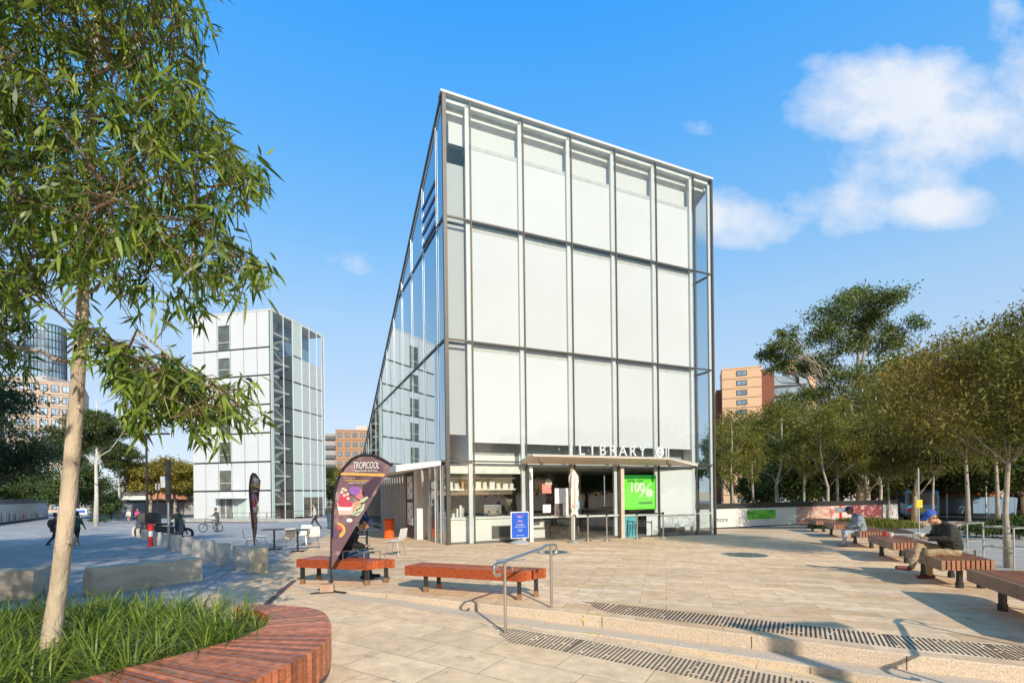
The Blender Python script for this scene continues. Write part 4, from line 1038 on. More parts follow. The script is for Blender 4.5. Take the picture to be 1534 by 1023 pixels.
# ---- the large foreground gum, branches spreading out of the top left corner
def foreground_tree():
    rs = np.random.RandomState(11); D0 = 4.62
    t = thing('gum_tree', Vector(at_d(70, 1000, D0)), 0, 'pale trunked young gum tree growing from the grass planter', 'tree')
    o = np.array(t.location)
    def W_(u, v, d): return np.array(at_d(u, v, d)) - o
    mb = MB()
    path = [(70, 1012, 4.62), (76, 960, 4.62), (88, 880, 4.62), (97, 800, 4.62), (103, 740, 4.62), (109, 670, 4.62), (113, 620, 4.62), (118, 550, 4.63), (123, 480, 4.64), (127, 365, 4.66), (133, 240, 4.7), (140, 120, 4.72), (146, 0, 4.75), (150, -140, 4.8), (156, -300, 4.85)]
    wd = [28, 25, 22, 20.5, 20, 19.5, 18.5, 17, 15.5, 13, 12, 10.5, 9, 7, 5]
    tr = [W_(*p) for p in path]; rr = [w / 2 / F * 4.62 for w in wd]
    mb.tube(tr, rr, 16)
    # knots on the bark
    for (u, v) in ((96, 812), (105, 690), (112, 610), (120, 520)):
        p = W_(u + 6, v, 4.56); mb.ell(p, (.016, .012, .02), 8, 5)
    br = []
    def limb(a, b, r, sag=.05, n=7):
        pts = wobble(a, b, rs, .035, n, sag); mb.tube(pts, [r * (1 - .8 * i / n) for i in range(n + 1)], 7); br.extend(pts[2:]); return pts
    limbs = [((118, 545), (-60, 470), 4.9, .022, -.03), ((121, 500), (40, 430), 4.2, .014, .05), ((122, 490), (200, 545), 4.4, .014, .06), ((125, 440), (235, 405), 5.0, .016, .04),
             ((127, 400), (400, 400), 4.5, .022, .10), ((128, 380), (330, 330), 4.1, .016, .08), ((130, 330), (30, 300), 4.2, .017, .05), ((131, 300), (390, 280), 4.7, .022, .08),
             ((133, 250), (260, 200), 5.2, .015, .05), ((135, 220), (20, 150), 5.0, .016, .05), ((137, 180), (300, 150), 4.4, .017, .06), ((139, 140), (220, 80), 4.2, .013, .04),
             ((140, 120), (290, 20), 4.9, .015, .06), ((142, 80), (40, 40), 4.3, .013, .04), ((144, 30), (250, -60), 4.8, .013, .04), ((146, 0), (60, -90), 5.0, .013, .04),
             ((131, 320), (180, 300), 3.8, .013, .03), ((127, 380), (160, 400), 5.5, .013, .03), ((120, 515), (70, 560), 5.3, .012, .05)]
    for (a, b, d, r, sg) in limbs: limb(W_(a[0], a[1], 4.65), W_(b[0], b[1], d), r, sg)
    low = limb(W_(121, 505, 4.64), W_(360, 610, 4.3), .017, .09)
    low2 = limb(low[3], W_(255, 625, 4.0), .008, .06); low3 = limb(low[4], W_(330, 640, 4.7), .007, .06); low4 = limb(low[2], W_(190, 600, 4.9), .008, .05)
    B = np.array(br)
    poly = [(-60, -60), (275, -60), (285, 0), (306, 60), (298, 130), (322, 200), (366, 235), (392, 285), (330, 322), (345, 375), (402, 398), (392, 428), (330, 455), (285, 470), (235, 460), (185, 440), (150, 425), (85, 425), (55, 450), (-60, 470)]
    poly2 = [(130, 505), (170, 515), (240, 548), (300, 580), (362, 596), (368, 625), (330, 640), (300, 650), (270, 615), (225, 640), (205, 625), (190, 590), (150, 545)]
    def inside(x, y, pl):
        c = False; j = len(pl) - 1
        for i in range(len(pl)):
            if ((pl[i][1] > y) != (pl[j][1] > y)) and (x < (pl[j][0] - pl[i][0]) * (y - pl[i][1]) / (pl[j][1] - pl[i][1]) + pl[i][0]): c = not c
            j = i
        return c
    cl = []
    while len(cl) < 900:
        u, v = rs.uniform(-60, 410), rs.uniform(-60, 475)
        if inside(u, v - 10, poly) : cl.append((u, v - 22, rs.uniform(3.75, 5.75)))
    n2 = 0
    while n2 < 120:
        u, v = rs.uniform(125, 375), rs.uniform(500, 660)
        if inside(u, v, poly2): cl.append((u, v - 18, rs.uniform(3.95, 4.9))); n2 += 1
    for q in range(420):
        u, v = rs.uniform(-140, 330), rs.uniform(-520, -50); k_ = 1 - max(0, -v - 250) / 500
        if abs(u - 120) < 235 * k_: cl.append((u, v, rs.uniform(4.6 - 1.1 * k_, 4.7 + 1.2 * k_)))
    for q in range(55): cl.append((rs.uniform(-70, 42), rs.uniform(430, 560), rs.uniform(5.4, 6.6)))
    for q in range(430): cl.append((rs.uniform(-400, -40), rs.uniform(-200, 430), rs.uniform(3.9, 6.2)))
    PP = []; DD = []; tw = MB()
    for (u, v, d) in cl:
        c = W_(u, v, d)
        nb = B[np.argsort(((B - c) ** 2).sum(1))[rs.randint(0, 7)]]
        dd = c - nb; L_ = np.linalg.norm(dd)
        if L_ > .5: nb = c - dd / L_ * .5
        out = dd / (L_ + 1e-6)
        tip = c + (out * .5 + rs.normal(size=3) * .45 + np.array([0, 0, -.45])) * .2
        tw.tube([nb, (nb + c) / 2 + rs.normal(size=3) * .03 + np.array([0, 0, .03]), c, tip], [.0055, .004, .003, .0015], 4)
        m_ = rs.randint(9, 17)
        for q in range(m_):
            s_ = rs.uniform(.25, 1); p = c + (tip - c) * s_ + rs.normal(size=3) * .03 if s_ > .5 or q % 3 else nb + (c - nb) * rs.uniform(.5, 1)
            dv_ = rs.normal(size=3) * .75 + out * .35 + np.array([0, 0, -1.0 + rs.uniform(-.3, .9)])
            PP.append(p); DD.append(dv_)
    V, Fq = leaf_strips(np.array(PP), norm(np.array(DD)), .155, .027, rs)
    mb.build('trunk', [BARK], t, smooth='all'); tw.build('twigs', [mat('twig_bark', (.16, .10, .06), .8, var=.3)], t)
    npmesh('crown', V, Fq, 4, leafm := leafmat('leaf_near_gum', (0.025, 0.068, 0.012), (0.27, 0.36, 0.055), .33, .38), t)
    return t
foreground_tree()

# ---- generic kinds
def spread(seed, n, cx, cy, cz, R, Rz, cr, leaves, flat=.6):
    rs = np.random.RandomState(seed); out = []
    for i in range(n):
        d = rs.normal(size=3); d /= np.linalg.norm(d); k = rs.uniform(.35, 1)
        s_ = rs.uniform(.7, 1.25)
        out.append((cx + d[0] * R * k, cy + d[1] * R * k, cz + d[2] * Rz * k, cr * s_, cr * s_, cr * flat * s_, int(leaves * s_)))
    return out
# shade trees at the left edge and behind the photographer: they throw the shade over the left of the plaza
st1 = make_tree('shade_tree', 'dark dense tree at the left edge beside the sandstone block', on_ground(-17.2, 10.6), [(0, 0, 0), (.1, 0, 1.5), (.2, .1, 3), (.3, 0, 5), (.2, 0, 7.2)], .2,
                spread(2, 17, .5, 0, 5.6, 2.8, 2.7, 1.2, 620), LF_BLUE, BARK_D, 21, (.19, .06), 'shade trees along the left of the plaza', dens=1.8, down=.35, sub=14)
shade = [(-5.3, -0.4, 1.0, 'spreading shade tree just left of the viewpoint, out of frame'), (-5.2, -9.0, 1.4, 'spreading shade tree behind the viewpoint, left of the path'), (-8.1, -5.4, 2.6, 'spreading shade tree behind the planter to the left'), (-15.5, -1.5, 1.4, 'spreading shade tree out past the left sandstone block'),
         (-19.5, 7.5, 1.3, 'dark shade tree behind the left hand block, outermost'), (-22.0, 16.5, 1.25, 'dark tree in front of the mural hoarding, nearest the plaza'), (-27.5, 20.0, 1.3, 'dark tree in front of the mural hoarding at the frame edge'),(-26.0, 31, 1.15, 'dark leaved tree at the left frame edge hanging over the mural hoarding')]
for i, (x, y, s, lab) in enumerate(shade):
    if i == 7: x, y = ray(-16, 740)[0] * 26, 26; s = 1.0
    dup(st1, on_ground(x, y), i * 1.7, lab, None, s)
gumA = make_tree('gum_tree', 'slender tree with forked pale trunk standing at the middle of the right hoarding', (0, 0, 0), [(0, 0, 0), (.05, 0, 1.6), (.02, .02, 3.0), (.35, 0, 4.3), (.5, .1, 6.0), (.45, 0, 8.2)], .14,
                 [(-1.7, .2, 6.2, 1.2, 1.1, .8, 700), (-2.2, -.3, 5.0, .9, .9, .6, 420), (.4, 0, 8.4, 1.5, 1.3, 1.0, 950), (1.9, .2, 7.3, 1.2, 1.1, .8, 700), (.9, -.9, 6.3, 1.1, 1.0, .7, 560), (2.2, .5, 5.6, 1.0, 1.0, .6, 430),
                  (-.7, .8, 7.4, 1.2, 1.0, .8, 640), (-.3, -.8, 5.3, .8, .8, .5, 300), (1.4, 0, 4.6, .8, .8, .5, 260)], LF_YEL, BARK_G, 31, (.22, .06), 'slender young trees along the right of the plaza', dens=1.9, down=.3, sub=12, tight=.26)
gumB = make_tree('gum_tree', 'slim tree with loose yellow green crown beside the library right corner', (0, 0, 0), [(0, 0, 0), (.03, 0, 2), (-.05, .05, 4), (.05, 0, 6), (0, 0, 7.4)], .10,
                 [(.2, 0, 7.4, 1.0, 1.0, .8, 600), (-.9, .2, 6.3, .9, .9, .7, 480), (.9, -.2, 5.9, .9, .9, .7, 480), (-.6, -.4, 4.9, .8, .8, .6, 380), (.6, .3, 4.3, .8, .8, .6, 330), (-.3, .2, 3.6, .6, .6, .5, 200)], LF_YEL, BARK_G, 37, (.2, .055), 'slender young trees along the right of the plaza', dens=1.9, down=.3, sub=11, tight=.28)
rust = make_tree('gum_tree', 'rust tinted dense tree with grey trunk behind the seated man', (0, 0, 0), [(0, 0, 0), (.05, 0, 1.4), (0, .05, 2.6), (.1, 0, 4.0), (.05, 0, 5.6)], .07,
                 spread(6, 24, 0, 0, 4.75, 2.4, 1.9, 1.1, 620, .7), LF_RUST, BARK_G, 41, (.135, .038), 'slender young trees along the right of the plaza', dens=2.3, down=.35, sub=13, tight=.27)
bush = make_tree('bushy_tree', 'dense dark tree behind the hoarding, right under the brick tower', (0, 0, 0), [(0, 0, 0), (.1, 0, 1.5), (.2, .1, 3), (0, 0, 5), (.1, 0, 7)], .25,
                 spread(8, 26, 0, 0, 5.0, 3.4, 3.6, 1.5, 430, .75), LF_DARK, BARK_D, 43, (.36, .17), 'dense trees behind the right hoarding', down=.2, sub=11, tight=.3)
bushY = make_tree('bushy_tree', 'loose olive green tree at the back of the right hand trees', (0, 0, 0), [(0, 0, 0), (.1, 0, 2), (.2, .1, 4), (0, 0, 6), (.1, 0, 8)], .22,
                  spread(18, 20, 0, 0, 6.2, 3.2, 3.0, 1.4, 420, .6), LF_EUC, BARK_G, 47, (.34, .12), 'dense trees behind the right hoarding', dens=1.6, down=.3, sub=10, tight=.27)
def place(t, u, D, s, label=None, rz=0.0, first=False, sc3=None):
    x = ray(u, 740)[0] * D; p = on_ground(x, D)
    if first: t.location = p; t.rotation_euler = (0, 0, rz); t.scale = (s, s, s); 
    else: t = dup(t, p, rz, label, None, sc3 or s)
    return t
place(gumA, 1163, 36.6, 1.0, rz=0, first=True)
place(gumB, 1097, 36, 1.0, rz=.4, first=True)
place(rust, 1450, 21.5, 1.28, rz=1.0, first=True)
place(bush, 1190, 50, 1.0, rz=0, first=True)
place(bushY, 1345, 58, 1.35, rz=0, first=True)
place(gumA, 1241, 33, .86, 'slender tree with grey branching trunk just left of the person in the hoodie', 2.2)
place(rust, 1510, 11.4, .92, 'rust tinted tree with straight pale trunk nearest the right edge', 2.6)
place(rust, 1397, 31, 1.25, 'rust tinted tree whose trunk stands behind the blue bus stop pole', 4.0)
place(rust, 1330, 33, 1.15, 'low hanging rusty tree with dark trunk beside the grass mound', 5.2)
place(gumB, 1255, 41, 1.25, 'yellow green slim tree behind the red part of the hoarding', 1.9)
place(gumA, 1320, 40, 1.0, 'yellowish tree in front of the big gum tree crown', 3.4)
place(rust, 1495, 29, 1.6, 'tall twiggy rusty tree in the back row at the right edge', 1.2)
for i, (u, D, s, lab) in enumerate([(1140, 58, .78, 'dense dark tree at the foot of the orange brick tower'), (1250, 54, 1.15, 'dense dark tree left of the big gum tree trunk'), (1310, 52, 1.25, 'dense dark tree right of the big gum tree trunk'),
                                    (1385, 52, 1.2, 'dense dark tree above the blue bus'), (1450, 56, 1.35, 'dense dark tree behind the rusty trees'), (1530, 50, 1.3, 'dense dark tree at the right edge across the road'), (1600, 42, 1.3, 'dense dark tree past the right edge across the road')]):
    place(bush, u, D, s, lab, i * 1.3 + .5)
for i, (u, D, s, lab) in enumerate([(1430, 62, 2.15, 'tall olive tree topping the right hand tree line'), (1395, 66, 2.1, 'olive tree just right of the big gum tree crown'), (1520, 58, 2.0, 'olive tree with sparse top at the right edge of the tree line'), (1260, 64, 1.5, 'olive tree filling in behind the big gum tree')]):
    place(bushY, u, D, s, lab, i * 1.1 + .3)
# more trees filling the gaps of the right hand tree line
for i, (u, D, s, lab) in enumerate([(1128, 44, 1.2, 'slim yellow green tree between the library corner and the forked tree'), (1205, 46, 1.35, 'slim yellow green tree rising behind the forked tree'), (1082, 47, 1.15, 'slim yellow green tree half hidden by the library corner')]):
    place(gumB, u, D, s, lab, i * 1.9 + .8)
for i, (u, D, s, lab) in enumerate([(1300, 46, 1.5, 'wide olive tree below the big gum crown'), (1230, 58, 1.45, 'wide olive tree beneath the left limbs of the big gum'), (1370, 47, 1.35, 'wide olive tree between the big gum and the rusty trees')]):
    place(bushY, u, D, s * .8, lab, i * 1.6 + 1.1)
for i, (u, D, s, lab) in enumerate([(1152, 60, 1.5, 'olive tree at the foot of the second brick tower'), (1098, 62, 1.25, 'olive tree in front of the first brick tower, beside the library'), (1378, 56, 2.0, 'tall olive tree closing the gap right of the big gum')]):
    place(bushY, u, D, s, lab, i * 2.1 + .6)
# the big gum
x = ray(1288, 740)[0] * 50
big = []
for (u, v, r, n) in ((1250, 470, 38, 800), (1280, 450, 30, 560), (1320, 452, 36, 800), (1300, 490, 34, 640), (1225, 500, 34, 640), (1350, 490, 24, 360), (1180, 520, 24, 380), (1160, 545, 24, 400), (1200, 545, 30, 520), (1240, 545, 36, 640), (1330, 520, 34, 640), (1345, 550, 32, 560),
                     (1290, 560, 30, 420), (1210, 590, 30, 480), (1250, 610, 32, 480), (1350, 600, 36, 560), (1310, 620, 36, 520), (1180, 500, 15, 150), (1148, 528, 14, 150), (1270, 520, 24, 300), (1270, 640, 38, 620), (1312, 668, 42, 640), (1352, 650, 40, 640), (1228, 655, 34, 520), (1325, 590, 36, 560), (1268, 575, 34, 520), (1365, 540, 28, 380), (1295, 480, 30, 420)):
    p = at_d(u, v, 50 + (hash((u, v)) % 7) - 3); q = r / F * 50
    big.append((p.x - x, p.y - 50, p.z - gz(x, 50), q * 1.12, q * 1.12, q * .58, int(n * 1.7)))
make_tree('gum_tree', 'tallest gum tree with open crown and pale spreading limbs on the right', on_ground(x, 50), [(0, 0, 0), (.1, 0, 4), (.2, 0, 8), (.3, 0, 11.5), (-.1, 0, 14), (.2, .2, 17), (.5, 0, 20)], .38, big, LF_EUC, BARK_G, 51, (.34, .11), dens=1.9, down=.25, sub=7, tight=.24, fork=.4, twigs=6)
# left middle distance
gumC = make_tree('gum_tree', 'tall slender gum left of the tower with bare white lower trunk', (0, 0, 0), [(0, 0, 0), (.1, 0, 3), (0, .1, 6), (.3, 0, 9), (.2, 0, 12.5)], .2,
                 spread(81, 18, .2, 0, 9.9, 3.1, 3.3, 1.25, 620, .55), leafmat('leaf_mid_green', (.035, .06, .02), (.12, .145, .04), .3), mat('white_bark', (.55, .52, .47), .8, var=.2), 83, (.34, .10), None, dens=1.3, down=.3, sub=10, tight=.26)
place(gumC, 143, 56, 1.12, first=True)
place(gumC, 95, 64, 1.0, 'tall slender gum mostly hidden behind the pale gum trunk', 2.4)
place(gumC, 178, 75, 1.0, 'thin gum tree in front of the grey fence, left of the black lamp post', 1.1)
sunny = make_tree('bushy_tree', 'golden leaved tree behind the black lamp post on the left', (0, 0, 0), [(0, 0, 0), (.1, 0, 1.5), (.2, .1, 3), (0, 0, 5), (.1, 0, 7)], .24,
                  spread(28, 20, 0, 0, 6.0, 3.4, 2.6, 1.5, 430, .6), leafmat('leaf_golden', (.15, .14, .02), (.38, .31, .06), .35), BARK_G, 61, (.4, .13), 'golden trees left of the white tower', dens=1.4, down=.3, sub=10, tight=.27)
place(sunny, 224, 80, 1.15, first=True)
place(sunny, 262, 84, 1.2, 'golden leaved tree half covered by the white tower', 2.0)
place(sunny, 285, 92, 1.0, 'golden leaved tree next to the edge of the white tower', 3.5)
place(bush, 508, 92, .98, 'dense green tree between the white tower and the library', 1.0)
place(sunny, 540, 86, .95, 'yellow green tree hidden behind the near banner', .7)
for i, (u, D, s, lab) in enumerate([(20, 84, 1.0, 'dark tree behind the mural hoarding, leftmost'), (62, 92, 1.05, 'dark tree behind the mural hoarding, below the beige offices'), (118, 76, 1.0, 'dark green tree behind the pale gum trunk'), (-40, 80, 1.2, 'dark tree past the left end of the mural hoarding'), (150, 88, .75, 'small dark tree left of the grey fence')]):
    place(bush, u, D, s, lab, i * 1.4)
# trees across the road on the right, outside the frame: the library glass mirrors them
for i, (x_, y_, s_) in enumerate([(34, -4, 1.1), (40, 4, 1.25), (47, 12, 1.2), (36, -14, 1.2), (44, -22, 1.3), (52, -8, 1.35), (58, 4, 1.3), (30, -24, 1.15), (24, -32, 1.1), (62, -20, 1.4), (14, -34, 1.2), (4, -30, 1.0)]):
    dup(bush, on_ground(x_, y_), i * .9, 'dense street tree outside the frame, ' + ['nearest the road', 'second along the road', 'third along the road', 'behind the first', 'in the back row', 'middle of the back row', 'far along the back row', 'at the corner', 'behind the corner', 'outermost', 'behind the viewpoint to the right', 'straight behind the viewpoint'][i], 'street trees out of frame mirrored in the library glass', s_)
# shrubs, hedge plants and a grass mound
shrub = make_tree('shrub', 'round green shrub in front of the grey fence on the left', (0, 0, 0), [(0, 0, 0), (.02, 0, .3), (0, .02, .6)], .04, spread(71, 12, 0, 0, .75, .7, .45, .42, 240, .8), LF_DARK, BARK_D, 71, (.13, .07), None, down=-.3, sub=8, cat='shrub')
place(shrub, 166, 74, 2.4, first=True)
for i, (u, v, s, lab) in enumerate([(1462, 806, .55, 'clipped dark shrub in the roadside bed, left one'), (1487, 806, .62, 'clipped dark shrub in the roadside bed, middle one'), (1527, 808, .8, 'clipped dark shrub in the roadside bed at the frame edge'), (1508, 806, .5, 'pale low shrub between the clipped shrubs of the roadside bed'),
                                    (150, 783, 1.1, 'low spreading shrub patch beside the slender gum on the left'), (1130, 772, 1.6, 'shrub growing behind the white part of the right hoarding'), (1200, 770, 1.7, 'shrub growing behind the pink part of the right hoarding'), (185, 765, 1.4, 'shrub at the foot of the thin gum by the grey fence')]):
    p = gp(u, max(v, 772)); 
    if i in (5, 6): p = on_ground(ray(u, 740)[0] * 40, 40)
    dup(shrub, p, i * 1.1, lab, None, (s, s, s * (.45 if i in (4,) else .9)))
def blades(name, pts, hgt, wd, m, seed, lean=.5):
    rs = np.random.RandomState(seed); P = np.array(pts); n = len(P)
    an = rs.uniform(0, 2 * pi, n); h = hgt * rs.uniform(.55, 1.25, n); ln = lean * rs.uniform(.2, 1.4, n) * h
    # bend whole tufts together
    dx = np.cos(an); dy = np.sin(an)
    V = np.empty((n, 8, 3)); px, py = -dy, dx
    for i, (t, w) in enumerate(((0, .9), (.4, 1), (.75, .7), (1, .08))):
        cx = P[:, 0] + dx * ln * t * t; cy = P[:, 1] + dy * ln * t * t; cz = P[:, 2] + h * (t - .28 * t * t * np.minimum(1.2, ln / h))
        V[:, 2 * i] = np.stack([cx + px * wd * w / 2, cy + py * wd * w / 2, cz], 1); V[:, 2 * i + 1] = np.stack([cx - px * wd * w / 2, cy - py * wd * w / 2, cz], 1)
    b = np.arange(n)[:, None] * 8
    Fq = np.concatenate([b + np.array([[2 * i, 2 * i + 1, 2 * i + 3, 2 * i + 2]]) for i in range(3)])
    o = npmesh(name, V.reshape(-1, 3), Fq, 4, m); o['kind'] = 'stuff'; return o
GRASS = leafmat('grass_blade', (.06, .13, .014), (.33, .40, .07), .35, .4)
GRASS_Y = leafmat('meadow_grass', (.10, .13, .02), (.26, .26, .06), .35, .5)
rs = np.random.RandomState(4); pts = []
c0 = gp(1325, 792)
for k in range(3800):
    a = rs.uniform(0, 2 * pi); q = sqrt(rs.uniform(0, 1)); X, Y = c0.x + q * 3.1 * cos(a), c0.y + 1.6 + q * 1.9 * sin(a)
    pts.append((X, Y, gz(X, Y) + .35 * (1 - q * q)))
mo = MB(); mo.lathe([(3.3, 0), (2.6, .14), (1.6, .30), (.3, .36)], n=24); me = mo.build('mound', [SOIL], None, smooth=True); me.location = on_ground(c0.x, c0.y + 1.6); me.scale = (1, .62, 1); struct(me)
o = blades('meadow_grass', pts, .34, .035, GRASS_Y, 8); tag(o, 'rough yellow green grass on the mound behind the right benches', 'grass')
# ------------------------------------------------------------------ curved planter bench
PAIRS = [((-3.45, 6.22), (-3.35, 5.98)), ((-3.02, 6.17), (-3.02, 5.88)), ((-2.33, 5.90), (-2.74, 5.58)), ((-1.94, 5.30), (-2.56, 5.16)), ((-1.72, 4.61), (-2.60, 4.70)), ((-1.76, 4.02), (-2.78, 4.33)),
         ((-1.95, 3.50), (-3.0, 3.98)), ((-2.3, 3.0), (-3.25, 3.6)), ((-2.8, 2.55), (-3.5, 3.25)), ((-3.4, 2.2), (-3.8, 2.95)), ((-4.1, 2.0), (-4.2, 2.75))]
def catmull(P, t):
    n = len(P) - 1; s = t * n; i = min(n - 1, int(s)); f = s - i
    p0, p1, p2, p3 = [Vector(P[max(0, min(n, k))]) for k in (i - 1, i, i + 1, i + 2)]
    return 0.5 * ((2 * p1) + (p2 - p0) * f + (2 * p0 - 5 * p1 + 4 * p2 - p3) * f * f + (3 * p1 - p0 - 3 * p2 + p3) * f ** 3)
O_ = [p[0] for p in PAIRS]; I_ = [p[1] for p in PAIRS]
b0 = Vector((-2.4, 4.6, -.07))
cb = thing('curved_bench', b0, 0, 'curved red timber slat bench wrapping the grass planter in the foreground', 'bench')
ts = [i / 600 for i in range(601)]; Lc = [0]; prevp = None
mid = [catmull(O_, t) * .75 + catmull(I_, t) * .25 for t in ts]
for a, b in zip(mid, mid[1:]): Lc.append(Lc[-1] + (b - a).length)
pitch = .067; n = int(Lc[-1] / pitch)
mb = MB(); rr = random.Random(9); topz = .45
def t_at(s):
    lo = 0
    for i in range(len(Lc) - 1):
        if Lc[i + 1] >= s: return ts[i] + (ts[i + 1] - ts[i]) * (s - Lc[i]) / max(1e-6, Lc[i + 1] - Lc[i])
    return 1.0
for k in range(n):
    ta, tb = t_at(k * pitch + .0095), t_at((k + 1) * pitch - .0095)
    oa, ob, ia, ib = catmull(O_, ta), catmull(O_, tb), catmull(I_, ta), catmull(I_, tb)
    z = topz + rr.uniform(-.002, .002); zbm = .145 + rr.uniform(-.004, .004)
    mb.prism([(p.x - b0.x, p.y - b0.y) for p in (oa, ob, ib, ia)], zbm, z)
mb.build('seat_slats', [TIMBER_TOP], cb, bevel=.003)
mb = MB(); 
for k in range(40):
    ta, tb = k / 40, (k + 1) / 40
    q = [catmull(O_, ta).lerp(catmull(I_, ta), .16), catmull(O_, tb).lerp(catmull(I_, tb), .16), catmull(O_, tb).lerp(catmull(I_, tb), .97), catmull(O_, ta).lerp(catmull(I_, ta), .97)]
    mb.prism([(p.x - b0.x, p.y - b0.y) for p in q], -.03, .14)
mb.build('base', [CHARC], cb)
# soil and strappy grass inside it
back = [(-4.2, 2.75), (-5.5, 2.7), (-7.2, 3.2), (-8.4, 4.2), (-8.2, 5.4), (-7.0, 6.1), (-5.6, 6.45), (-4.3, 6.4), (-3.35, 5.98)]
poly = [tuple(catmull(I_, i / 40)) for i in range(41)] + back[1:-1]
mb = MB(); mb.prism(poly, -.2, .10); struct(mb.build('planter_soil', [SOIL]))
mb = MB()
for a, b in zip(back, back[1:]): mb.beam((a[0], a[1], .02), (b[0], b[1], .02), .12, .3)
tag(mb.build('planter_edge', [CONC]), 'low stone edging round the back of the grass planter', 'edging')
def inpoly(x, y, pl):
    c = False; j = len(pl) - 1
    for i in range(len(pl)):
        if ((pl[i][1] > y) != (pl[j][1] > y)) and (x < (pl[j][0] - pl[i][0]) * (y - pl[i][1]) / (pl[j][1] - pl[i][1]) + pl[i][0]): c = not c
        j = i
    return c
rs = np.random.RandomState(17); P = []; A_ = []; tuft = 0
while tuft < 430:
    X, Y = rs.uniform(-8.3, -2.5), rs.uniform(2.7, 6.5)
    if not inpoly(X, Y, poly): continue
    if sqrt((X + 4.26) ** 2 + (Y - 4.62) ** 2) < .16: continue
    tuft += 1; lz = rs.uniform(-.04, .02); big_ = rs.uniform(.6, 1)
    for q in range(rs.randint(40, 66)):
        a = rs.uniform(0, 2 * pi); r = rs.uniform(0, .05)
        P.append((X + r * cos(a), Y + r * sin(a), .09 + lz)); A_.append(a + rs.normal() * .5)
def tuft_grass(name, pts, ang, hgt, wd, m, seed):
    rs = np.random.RandomState(seed); P = np.array(pts); n = len(P); an = np.array(ang)
    h = hgt * rs.uniform(.5, 1.2, n); ln = h * rs.uniform(.45, 1.75, n); dx, dy = np.cos(an), np.sin(an); px, py = -dy, dx
    V = np.empty((n, 10, 3))
    for i, (t, w) in enumerate(((0, .8), (.3, 1), (.58, .9), (.82, .6), (1, .06))):
        hz_ = h * (t * 1.55 - .85 * t * t * np.minimum(1.25, ln / h))
        cx = P[:, 0] + dx * ln * (t ** 1.6); cy = P[:, 1] + dy * ln * (t ** 1.6); cz = P[:, 2] + np.maximum(hz_, .0)
        V[:, 2 * i] = np.stack([cx + px * wd * w / 2, cy + py * wd * w / 2, cz], 1); V[:, 2 * i + 1] = np.stack([cx - px * wd * w / 2, cy - py * wd * w / 2, cz], 1)
    b = np.arange(n)[:, None] * 10
    Fq = np.concatenate([b + np.array([[2 * i, 2 * i + 1, 2 * i + 3, 2 * i + 2]]) for i in range(4)])
    o = npmesh(name, V.reshape(-1, 3), Fq, 4, m); o['kind'] = 'stuff'; return o
g_ = tuft_grass('planter_grass', P, A_, .44, .0135, GRASS, 19)
tag(g_, 'long strappy green grass filling the curved planter', 'grass')

# ------------------------------------------------------------------ straight timber benches
def bench(label, quad, zt, m_top, m_side, nb, depth, armrests=(), legs=((.08, .3), (.92, .3), (.08, .75), (.92, .75)), group=None, legm=None, foot=None, gap=.06):
    """quad: near-left, near-right, far-right, far-left on the ground plan; boards run left to right"""
    q = [Vector(p) for p in quad]; c = sum(q, Vector((0, 0))) / 4; g = gz(c.x, c.y)
    t = thing('timber_bench', (c.x, c.y, g), 0, label, 'bench', group)
    q = [p - c for p in q]; zt = zt - g
    def pt(s, w): return q[0].lerp(q[1], s).lerp(q[3].lerp(q[2], s), w)
    mb = MB(); side = MB()
    for k in range(nb):
        w0 = k / nb + (gap / nb if k else 0); w1 = (k + 1) / nb - (gap / nb if k < nb - 1 else 0)
        pl = [pt(0, w0), pt(1, w0), pt(1, w1), pt(0, w1)]
        (side if k in (0, nb - 1) else mb).prism([tuple(p) for p in pl], zt - depth + (0 if k in (0, nb - 1) else .01), zt - (0 if k in (0, nb - 1) else .002))
    mb.build('seat', [m_top], t, bevel=.004); side.build('side_board', [m_side], t, bevel=.005)
    for s, w in legs:
        p = pt(s, w); gg = gz(c.x + p.x, c.y + p.y) - g
        lm = MB(); lm.box((p.x, p.y, (gg + .1 + zt - depth) / 2), (.07, .07, zt - depth - gg - .1)); l = lm.build('leg', [legm or BLACK], t)
        MB().box((p.x, p.y, gg + .05), (.085, .085, .10)).build('foot', [foot or legm or BLACK], l)
    for s, w0, w1, h, m in armrests:
        a, b = pt(s, w0), pt(s, w1)
        mb = MB(); mb.beam((a.x, a.y, zt - .02), (a.x, a.y, zt + h), .012, .05); mb.beam((b.x, b.y, zt - .02), (b.x, b.y, zt + h), .012, .05); mb.beam((a.x, a.y, zt + h), (b.x, b.y, zt + h), .05, .012)
        mb.build('armrest', [m], t)
    # bolts
    mb = MB()
    d = (q[1] - q[0]).normalized(); nn = Vector((d.y, -d.x))
    for s in (.06, .5, .94):
        for dz in (.05, depth - .05):
            p = pt(s, 0); mb.cyl((p.x, p.y, zt - dz), (p.x + nn.x * .006, p.y + nn.y * .006, zt - dz), .011, n=8)
    mb.build('bolts', [CHARC], t)
    return t
FOOT_T = mat('timber_foot', (.22, .13, .07), .7, var=.3)
bench('red timber bench in front of the cafe tables with a seated man in black', [(-4.36, 10.08), (-2.78, 9.56), (-2.32, 9.86), (-4.12, 10.62)], .45, TIMBER, TIMBER, 10, .17, [(.62, .15, .75, .17, STEEL), (.9, .15, .75, .17, STEEL)], legs=((.05, .12), (.94, .15), (.05, .85), (.94, .85)), foot=FOOT_T)
bench('red timber bench behind the steel handrail', [(-1.93, 8.92), (.14, 8.07), (.56, 8.44), (-1.70, 9.36)], .45, TIMBER, TIMBER, 10, .17, [(.76, .25, .8, .15, GALV), (.88, .25, .8, .15, GALV)], legs=((.17, .15), (.95, .15), (.17, .85), (.95, .85)), foot=FOOT_T)
